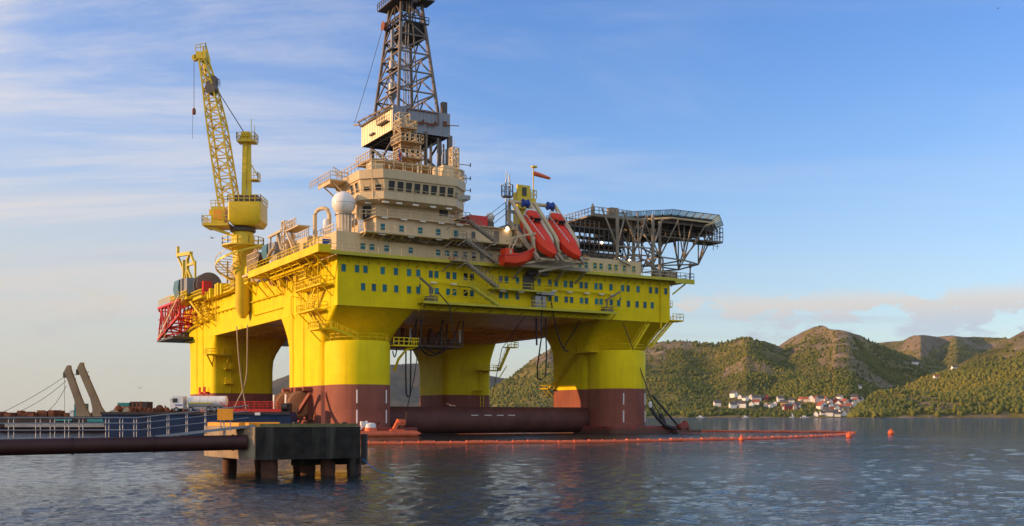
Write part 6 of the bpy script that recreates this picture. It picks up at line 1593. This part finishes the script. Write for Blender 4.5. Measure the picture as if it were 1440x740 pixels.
for p in HP:
    if p is not None: HGRID.setdefault((int(p.x // 30), int(p.y // 30)), []).append((p.x, p.y))
PROT_N, PROT_F = blob_protos(), blob_protos(6, 1)
rnd = random.Random(11)
for Ln, d in LAY.items():
    cnt = d['tree']
    if not cnt: continue
    V, Fc, T = [], [], []
    off = 0; made = 0; tries = 0
    p0, p1 = max(660, d['K'][0][0]), min(1560, d['K'][-1][0])
    while made < cnt and tries < cnt * 6:
        tries += 1
        px = p0 + rnd.random() * (p1 - p0); t = rnd.random() ** 1.15
        if t < .012: continue
        Y = d['Yf'] + t * (yr_at(Ln, px) - d['Yf'])
        if rock_at(Ln, px, Y) * .8 > .1 + .9 * rnd.random(): continue
        z = h_at(Ln, px, Y)
        if z < 1.0: continue
        X = (px - CX) / F_PX * Y
        dens = noise.noise(V3((X / 120, Y / 160, 2.2)))
        if t > .75 and rnd.random() < (t - .68) * 3.2: continue
        if dens < -.1 and rnd.random() < .75: continue
        s = (.75 + 2.0 * rnd.random() ** 2.8) * (.8 + Y / 6000) * (1.35 if Ln in ('shore', 'near') and t < .3 else 1)
        if any((X - a_) ** 2 + (Y - b_ + 7) ** 2 < 190 for a_, b_ in near_house(X, Y)): continue
        PR = PROT_N if Ln in ('shore', 'near') else PROT_F
        v, f = PR[made % len(PR)]
        a = rnd.random() * 6.28; ca, sa = math.cos(a), math.sin(a)
        vv = v.copy(); x_ = vv[:, 0] * ca - vv[:, 1] * sa; y_ = vv[:, 0] * sa + vv[:, 1] * ca
        con = rnd.random() < .09
        hz_ = s * (1.5 if con else .8 + .5 * rnd.random())
        if con: x_ = x_ * .6; y_ = y_ * .6
        V.append(np.stack([x_ * s + X, y_ * s + Y, vv[:, 2] * hz_ + z + hz_ * .45], 1)); Fc.append(f + off); off += len(v)
        tone = min(1, max(0, .45 + .28 * dens + (rnd.random() - .5) * .34 + (.1 if Ln == 'near' else 0)))
        T.append(np.full(len(v), tone, dtype=np.float32)); made += 1
    V = np.concatenate(V); Fc = np.concatenate(Fc); T = np.concatenate(T)
    me = bpy.data.meshes.new('woodland'); me.vertices.add(len(V)); me.vertices.foreach_set('co', V.ravel().astype(np.float32))
    me.loops.add(Fc.size); me.polygons.add(len(Fc)); me.loops.foreach_set('vertex_index', Fc.ravel()); me.polygons.foreach_set('loop_start', np.arange(0, Fc.size, 3, dtype=np.int32))
    me.update(calc_edges=True); me.validate()
    a = me.attributes.new('tone', 'FLOAT', 'POINT'); a.data.foreach_set('value', T); me.materials.append(MATS['woodland'])
    o = bpy.data.objects.new('woodland', me); COL.objects.link(o); o['kind'] = 'stuff'
    o['label'] = {'shore': 'dark woods along the far shore round the village', 'near': 'green woods on the nearer hill at the right edge', 'peak': 'woods on the flank of the highest hill', 'mid': 'woods on the long ridge behind the platform', 'back': 'woods on the farthest right ridge'}[Ln]
    o['category'] = 'woods'

# ---------------------------------------------------------------- village houses
paint('house_white', (.80, .77, .70), .7, var=.08); paint('house_yellow', (.62, .36, .08), .7); paint('house_red', (.30, .06, .04), .7); paint('roof_red', (.34, .09, .05), .8, var=.3); paint('roof_grey', (.10, .095, .09), .8, var=.3); paint('house_pink', (.66, .52, .42), .7)


def house(name, wall, roof, w, dp, h, rh):
    t = bpy.data.objects.new(name, None); COL.objects.link(t)
    mb = MB(); mb.loft([[(-w / 2, y, -3), (w / 2, y, -3), (w / 2, y, h), (0, y, h + rh), (-w / 2, y, h)] for y in (-dp / 2, dp / 2)]); wl = mb.build('wall', wall, t, sharp=20)
    mb = MB()
    for s in (-1, 1):
        a, b2 = V3((0, 0, h + rh + .05)), V3((s * (w / 2 + .5), 0, h - rh / w))
        nn = V3((0, 0, .25)); y0, y1 = V3((0, -dp / 2 - .5, 0)), V3((0, dp / 2 + .5, 0))
        mb.add([a + y0, b2 + y0, b2 + y1, a + y1, a + y0 + nn, b2 + y0 + nn, b2 + y1 + nn, a + y1 + nn], [(0, 1, 2, 3), (7, 6, 5, 4), (0, 4, 5, 1), (1, 5, 6, 2), (2, 6, 7, 3), (3, 7, 4, 0)])
    rf_ = mb.build('roof', roof, t, sharp=20)
    mb = MB(); mb.box(w * .12, w * .12 + .7, -.4, .4, h + rh * .5, h + rh + .9); mb.build('chimney', 'roof_grey', rf_, sharp=20)
    return t


KIND = {'w': ('white_house', 'house_white', 'roof_grey'), 'r': ('white_house', 'house_white', 'roof_red'), 'y': ('yellow_house', 'house_yellow', 'roof_grey'), 'b': ('red_house', 'house_red', 'roof_grey'), 'p': ('pink_house', 'house_pink', 'roof_red')}
NM = {'w': 'small white house with grey roof', 'r': 'small white house with red roof', 'y': 'small yellow house', 'b': 'dark red house', 'p': 'small pinkish house with red roof'}
PRO = {}
for i, (k, px, py) in enumerate(HS):
    p = HP[i]
    if p is None: continue
    if k not in PRO:
        PRO[k] = house(KIND[k][0], KIND[k][1], KIND[k][2], 6.6, 8.5, 4.6, 3.0); o = PRO[k]
    else: o = copy_tree(PRO[k]); o.name = KIND[k][0]
    o.location = p; o.rotation_euler = (0, 0, rnd.choice([0, .4, -.5, 1.2, 1.57]) + rnd.random() * .2); s = .85 + rnd.random() * .4; o.scale = (s, s, s)
    zone = 'in the left cluster of the far village' if px < 1090 else ('in the middle row of the far village' if px < 1162 and py < 579 else ('in the dense waterfront cluster of the far village' if py > 575 else 'on the upper slope of the far village'))
    tag(o, NM[k] + ' ' + zone, 'house', 'houses of the far village')
# big low buildings and hillside villas
for px, py, w, h, wl, rf_, lb in ((1112, 575.2, 22, 5, 'house_red', 'roof_grey', 'long low red building in the middle of the far village'), (1318, 533, 12, 4, 'house_white', 'roof_red', 'pale villa on the slope of the right hill'), (1343, 518.8, 12, 3, 'house_white', 'roof_grey', 'white villa higher on the right hill slope'), (1287, 511.5, 16, 4, 'house_white', 'roof_grey', 'pale long house in the shaded valley between the hills'), (1208.5, 546.5, 5, 4, 'house_white', 'roof_grey', 'single white hut in the woods above the village')):
    p, Ln = ground_hit(px, py)
    if p is None: continue
    o = house('village_house', wl, rf_, 6.5, w, h, 2.4); o.location = p; o.rotation_euler = (0, 0, 1.57 + .2)
    tag(o, lb, 'house')
# boats close to the far shore
for px, Y, s, lb in ((985, 1380, 5, 'white motor boat off the far shore right of the platform'), (1131, 1440, 5.5, 'white motor boat off the village shore'), (1048, 1470, 4, 'small white boat near the rocky village shore'), (1113.5, 1470, 3, 'tiny white sail dinghy by the village shore')):
    X = (px - CX) / F_PX * Y
    t = thing('motor_boat' if s > 3.5 else 'sail_dinghy', lb, 'boat', (X, Y, 0), 'world')
    mb = MB(); mb.loft([[(X - s * .9, Y - s * .25, -.1), (X + s * .8, Y - s * .25, -.1), (X + s * 1.0, Y, -.1), (X + s * .8, Y + s * .25, -.1), (X - s * .9, Y + s * .25, -.1)], [(X - s, Y - s * .35, 1.3), (X + s * .8, Y - s * .35, 1.4), (X + s * 1.3, Y, 1.6), (X + s * .8, Y + s * .35, 1.4), (X - s, Y + s * .35, 1.3)]]); part('hull', mb, 'white', t)
    if s > 3.5:
        mb = MB(); mb.box(X - s * .4, X + s * .4, Y - s * .22, Y + s * .22, 1.3, 2.9); part('cabin', mb, 'white', t)
    else:
        mb = MB(); mb.tube((X, Y, 1), (X, Y, 8), .12, n=6); mb.add([(X + .2, Y - .05, 1.8), (X + 2.6, Y - .05, 1.9), (X + .2, Y - .05, 7.6), (X + .2, Y + .05, 1.8), (X + 2.6, Y + .05, 1.9), (X + .2, Y + .05, 7.6)], [(0, 1, 2), (5, 4, 3), (0, 3, 4, 1), (1, 4, 5, 2), (2, 5, 3, 0)]); part('sail', mb, 'white', t)
# ================================================================== water
m, N, L, b = new_mat('sea')
b.inputs['Base Color'].default_value = (.009, .018, .020, 1); b.inputs['Roughness'].default_value = .06; b.inputs['IOR'].default_value = 1.33
geo = N.new('ShaderNodeNewGeometry')
def wave(scale, sx, sy, rot, detail, rough=.55, dist=0.0):
    mp = N.new('ShaderNodeMapping'); mp.inputs['Scale'].default_value = (sx, sy, 1); mp.inputs['Rotation'].default_value = (0, 0, R(rot))
    L.new(geo.outputs['Position'], mp.inputs[0])
    n = N.new('ShaderNodeTexNoise'); n.inputs['Scale'].default_value = scale; n.inputs['Detail'].default_value = detail; n.inputs['Roughness'].default_value = rough; n.inputs['Distortion'].default_value = dist
    L.new(mp.outputs[0], n.inputs['Vector']); return n.outputs['Fac']
w1, w2, w3 = wave(.30, 1, 1.8, 12, 3), wave(1.1, 1, 1.9, -18, 4, .6, .4), wave(3.2, 1, 1.6, 25, 4)
def mul(a, k):
    n = N.new('ShaderNodeMath'); n.operation = 'MULTIPLY'; L.new(a, n.inputs[0]); n.inputs[1].default_value = k; return n.outputs[0]
def add(a, c):
    n = N.new('ShaderNodeMath'); n.operation = 'ADD'; L.new(a, n.inputs[0]); L.new(c, n.inputs[1]); return n.outputs[0]
# calmer and rougher patches
pt = wave(.018, 1, 2.2, 8, 3)
mr = N.new('ShaderNodeMapRange'); mr.inputs[1].default_value = .35; mr.inputs[2].default_value = .65; mr.inputs[3].default_value = .55; mr.inputs[4].default_value = 1.15; L.new(pt, mr.inputs[0])
hh = add(add(mul(w1, WAVE[0]), mul(w2, WAVE[1])), mul(w3, WAVE[2]))
spx = N.new('ShaderNodeSeparateXYZ'); L.new(geo.outputs['Position'], spx.inputs[0])      # open water beyond the rig's lee is wind-ruffled
wr_ = N.new('ShaderNodeMapRange'); wr_.inputs[1].default_value = 60; wr_.inputs[2].default_value = 330; wr_.inputs[3].default_value = .6; wr_.inputs[4].default_value = 2.6; L.new(spx.outputs[1], wr_.inputs[0])
hh = (lambda a_, b_: [L.new(a_, (n_ := N.new('ShaderNodeMath')).inputs[0]), L.new(b_, n_.inputs[1]), setattr(n_, 'operation', 'MULTIPLY'), n_.outputs[0]][-1])(hh, wr_.outputs[0])
wx_ = N.new('ShaderNodeMapRange'); wx_.inputs[1].default_value = 4; wx_.inputs[2].default_value = 34; wx_.inputs[3].default_value = 1.0; wx_.inputs[4].default_value = 2.1; L.new(spx.outputs[0], wx_.inputs[0])
hh = (lambda a_, b_: [L.new(a_, (n_ := N.new('ShaderNodeMath')).inputs[0]), L.new(b_, n_.inputs[1]), setattr(n_, 'operation', 'MULTIPLY'), n_.outputs[0]][-1])(hh, wx_.outputs[0])
mm_ = N.new('ShaderNodeMath'); mm_.operation = 'MULTIPLY'; L.new(hh, mm_.inputs[0]); L.new(mr.outputs[0], mm_.inputs[1])
bp = N.new('ShaderNodeBump'); bp.inputs['Distance'].default_value = 1.0; bp.inputs['Strength'].default_value = 1.0
L.new(mm_.outputs[0], bp.inputs['Height']); L.new(bp.outputs[0], b.inputs['Normal'])
# real wave relief on the near water (graded grid, finer close by), flat sheets beyond it
YN, YF_, nr, nc = 20.0, 420.0, 560, 560
Ys = YN * (YF_ / YN) ** np.linspace(0, 1, nr)
S = np.linspace(-1, 1, nc)
Yg = np.repeat(Ys[:, None], nc, 1); Xg = S[None, :] * (.72 * Ys[:, None] + 14)
rng = np.random.default_rng(4)
Hh = np.zeros_like(Yg); dy = Ys * (math.log(YF_ / YN) / nr)
for i in range(46):
    lam = .32 * (3.4 / .32) ** (i / 45); th = R(205 + rng.normal() * 38); k = 2 * math.pi / lam
    amp = WAVE_A * lam ** .7
    fade = np.clip((lam / dy - 2.0) / 1.5, 0, 1)[:, None]
    ph = k * (Xg * math.cos(th) + Yg * math.sin(th)) + rng.random() * 6.28 + .8 * np.sin(Xg * .07 * rng.normal() + Yg * .05 * rng.normal())
    Hh += amp * fade * (np.sin(ph) + .28 * np.cos(2 * ph))
gust = .72 + .38 * np.sin(Xg * .045 + 1.3 + .6 * np.sin(Yg * .03)) * np.sin(Yg * .055 + .5 * np.sin(Xg * .04))
Hh *= gust
edge = np.minimum(1, np.minimum(np.arange(nr)[:, None], nr - 1 - np.arange(nr)[:, None]) / 12.) * np.minimum(1, np.minimum(np.arange(nc)[None, :], nc - 1 - np.arange(nc)[None, :]) / 12.)
Hh *= edge
co_ = np.stack([Xg, Yg, Hh], 2).reshape(-1, 3)
idx = np.arange(nr * nc).reshape(nr, nc)
q = np.stack([idx[:-1, :-1], idx[:-1, 1:], idx[1:, 1:], idx[1:, :-1]], 2).reshape(-1, 4)
w0, w1_ = .72 * YN + 14, .72 * YF_ + 14
ex = np.array([(-9500, -400, 0), (9500, -400, 0), (9500, YN, 0), (w0, YN, 0), (-w0, YN, 0), (-9500, YN, 0), (9500, YF_, 0), (w1_, YF_, 0), (-w1_, YF_, 0), (-9500, YF_, 0), (9500, 9800, 0), (-9500, 9800, 0)], dtype=float)
o0 = len(co_); co_ = np.concatenate([co_, ex])
me = bpy.data.meshes.new('water'); me.vertices.add(len(co_)); me.vertices.foreach_set('co', co_.ravel().astype(np.float32))
big = [(0, 1, 2, 3, 4, 5), (3, 2, 6, 7), (5, 4, 8, 9), (9, 8, 7, 6, 10, 11)]
loops = np.concatenate([q.ravel()] + [np.array(f) + o0 for f in big]).astype(np.int32)
starts = list(np.arange(0, q.size, 4)); c_ = q.size
for f in big: starts.append(c_); c_ += len(f)
me.loops.add(len(loops)); me.polygons.add(len(starts)); me.loops.foreach_set('vertex_index', loops); me.polygons.foreach_set('loop_start', np.array(starts, dtype=np.int32))
me.update(calc_edges=True); me.validate(); me.polygons.foreach_set('use_smooth', [True] * len(me.polygons)); me.materials.append(m)
o = bpy.data.objects.new('water', me); COL.objects.link(o); o['kind'] = 'structure'

# ================================================================== light and sky
EL = R(SUN_EL); AZ = R(SUN_AZ)       # AZ: direction to the sun measured from -X towards the camera
sd_ = V3((-math.cos(AZ) * math.cos(EL), -math.sin(AZ) * math.cos(EL), math.sin(EL)))
sl = bpy.data.lights.new('sun', 'SUN'); sl.energy = SUN_E; sl.angle = R(.5); sl.color = SUN_C
so = bpy.data.objects.new('sun', sl); COL.objects.link(so); so.rotation_euler = sd_.to_track_quat('Z', 'Y').to_euler()

w = bpy.data.worlds.new('World'); scene.world = w; w.use_nodes = True
N, L = w.node_tree.nodes, w.node_tree.links
bg = N['Background']; bg.inputs[1].default_value = SKY_E
sk = N.new('ShaderNodeTexSky'); sk.sky_type = 'NISHITA'; sk.sun_disc = False; sk.sun_elevation = EL
sk.sun_rotation = math.atan2(sd_.x, sd_.y); sk.altitude = 0; sk.air_density = 1.0; sk.dust_density = DUST; sk.ozone_density = OZONE
tc = N.new('ShaderNodeTexCoord'); sp_ = N.new('ShaderNodeSeparateXYZ'); L.new(tc.outputs['Generated'], sp_.inputs[0])
def math_(op, a, b=None, clamp=False):
    n = N.new('ShaderNodeMath'); n.operation = op; n.use_clamp = clamp
    for i, x in enumerate((a, b)):
        if x is None: continue
        if isinstance(x, (int, float)): n.inputs[i].default_value = x
        else: L.new(x, n.inputs[i])
    return n.outputs[0]
def ramp(x, a, b, c=0., d=1.):
    n = N.new('ShaderNodeMapRange'); n.interpolation_type = 'SMOOTHSTEP'; L.new(x, n.inputs[0])
    for i, k in enumerate((a, b, c, d)): n.inputs[i + 1].default_value = k
    return n.outputs[0]
den = math_('ADD', math_('MAXIMUM', sp_.outputs[2], 0.0), .10)
cu, cv = math_('DIVIDE', sp_.outputs[0], den), math_('DIVIDE', sp_.outputs[1], den)
def plane(sx, sy, ox, oy, scale, detail, rough, dist=0.):
    cx = N.new('ShaderNodeCombineXYZ'); L.new(math_('ADD', math_('MULTIPLY', cu, sx), ox), cx.inputs[0]); L.new(math_('ADD', math_('MULTIPLY', cv, sy), oy), cx.inputs[1])
    n = N.new('ShaderNodeTexNoise'); n.inputs['Scale'].default_value = scale; n.inputs['Detail'].default_value = detail; n.inputs['Roughness'].default_value = rough; n.inputs['Distortion'].default_value = dist
    L.new(cx.outputs[0], n.inputs['Vector']); return n.outputs['Fac']
def mixc(f, a, col):
    n = N.new('ShaderNodeMix'); n.data_type = 'RGBA'; L.new(f, n.inputs[0]); L.new(a, n.inputs[6])
    if isinstance(col, tuple): n.inputs[7].default_value = (*col, 1)
    else: L.new(col, n.inputs[7])
    return n.outputs[2]
hs = N.new('ShaderNodeHueSaturation'); hs.inputs['Saturation'].default_value = SKY_SAT; hs.inputs['Value'].default_value = 1.0; L.new(sk.outputs[0], hs.inputs['Color'])
tint = N.new('ShaderNodeMix'); tint.data_type = 'RGBA'; tint.blend_type = 'MULTIPLY'; tint.inputs[0].default_value = 1; L.new(hs.outputs[0], tint.inputs[6])
z = sp_.outputs[2]
tm = N.new('ShaderNodeMix'); tm.data_type = 'RGBA'; L.new(ramp(z, .10, .40), tm.inputs[0]); tm.inputs[6].default_value = (*SKY_LOW, 1); tm.inputs[7].default_value = (*SKY_TINT, 1); L.new(tm.outputs[2], tint.inputs[7])
col = tint.outputs[2]
c2 = plane(.16, 1.0, 7.0, .4, 1.5, 6, .55)
f6 = math_('MULTIPLY', ramp(sp_.outputs[0], .05, -.5), math_('MULTIPLY', ramp(z, .02, .12), ramp(z, .42, .20)), True)
f6 = math_('MULTIPLY', f6, ramp(c2, .30, .62, .25, .7), True)
col = mixc(f6, col, CLOUD_V)
# high thin cirrus, denser towards the left
left = ramp(sp_.outputs[0], -.5, .25, 1.0, .10)
c1 = plane(.36, 1.0, 3.1, 1.2, 1.35, 9, .64, .5)
f1 = math_('MULTIPLY', ramp(c1, .42, .66), math_('MULTIPLY', left, CIRRUS), True)
f1 = math_('MULTIPLY', f1, ramp(z, .03, .10))
col = mixc(f1, col, CLOUD_W)
# flat grey-blue bands low down
f2 = math_('MULTIPLY', math_('MULTIPLY', ramp(c2, .55, .72), .55), math_('MULTIPLY', ramp(z, .02, .05), ramp(z, .30, .16)), True)
col = mixc(f2, col, CLOUD_G)
# broken cumulus bank just over the hills
cc = N.new('ShaderNodeMapping'); cc.inputs['Scale'].default_value = (10.0, 10.0, 24.0); L.new(tc.outputs['Generated'], cc.inputs[0])
c3 = N.new('ShaderNodeTexNoise'); c3.inputs['Scale'].default_value = 1.5; c3.inputs['Detail'].default_value = 8; c3.inputs['Roughness'].default_value = .58; L.new(cc.outputs[0], c3.inputs['Vector'])
band = math_('MULTIPLY', ramp(z, .062, .075), ramp(z, .118, .095))
f3 = math_('MULTIPLY', math_('MULTIPLY', ramp(c3.outputs['Fac'], .49, .56), .9), band, True)
cshade = mixc(ramp(z, .074, .108), N_rgb(N, L, (2.35, 2.8, 3.4)), CLOUD_P)
col = mixc(f3, col, cshade)
# pale haze at the horizon
f4 = math_('MULTIPLY', ramp(z, .25, .0), ramp(sp_.outputs[0], -.5, .45, .9, .25), True)
col = mixc(f4, col, CLOUD_H)
# unseen bright cloud added behind the viewer to brighten the shaded fronts
cb_ = N.new('ShaderNodeTexNoise'); cb_.inputs['Scale'].default_value = 2.2; cb_.inputs['Detail'].default_value = 6; L.new(tc.outputs['Generated'], cb_.inputs['Vector'])
f5 = math_('MULTIPLY', ramp(sp_.outputs[1], -.05, -.45), math_('MULTIPLY', ramp(z, -.02, .06), ramp(cb_.outputs['Fac'], .25, .5)), True)
col = mixc(f5, col, CLOUD_FILL)
L.new(col, bg.inputs[0])

# ================================================================== air
if HAZE > 0:
    mb = MB(); mb.box(-9900, 9900, -900, 9990, -5.5, 420)
    hm = bpy.data.materials.new('haze_air'); hm.use_nodes = True; n_ = hm.node_tree.nodes; n_.remove(n_['Principled BSDF'])
    pv = n_.new('ShaderNodeVolumePrincipled'); pv.inputs['Density'].default_value = HAZE; pv.inputs['Color'].default_value = (.62, .74, .92, 1); pv.inputs['Anisotropy'].default_value = .3
    hm.node_tree.links.new(pv.outputs[0], n_['Material Output'].inputs['Volume']); MATS['haze_air'] = hm
    hz = mb.build('haze', 'haze_air', sharp=0); hz['kind'] = 'stuff'

# ================================================================== camera
cam = bpy.data.cameras.new('camera'); cam.sensor_width = 36; cam.lens = 36 * F_PX / 1440; cam.shift_y = (HY - 370) / 1440; cam.clip_start = .5; cam.clip_end = 60000
co = bpy.data.objects.new('camera', cam); COL.objects.link(co); co.location = (0, 0, CZ); co.rotation_euler = (R(90), 0, 0); scene.camera = co
vs = scene.view_settings; vs.view_transform = 'Standard'; vs.look = 'None'; vs.exposure = EXPO; vs.gamma = 1; vs.use_curve_mapping = False
scene.cycles.max_bounces = 8; scene.cycles.diffuse_bounces = 3; scene.cycles.glossy_bounces = 3; scene.cycles.volume_bounces = 0; scene.cycles.caustics_reflective = False
scene.cycles.use_denoising = True
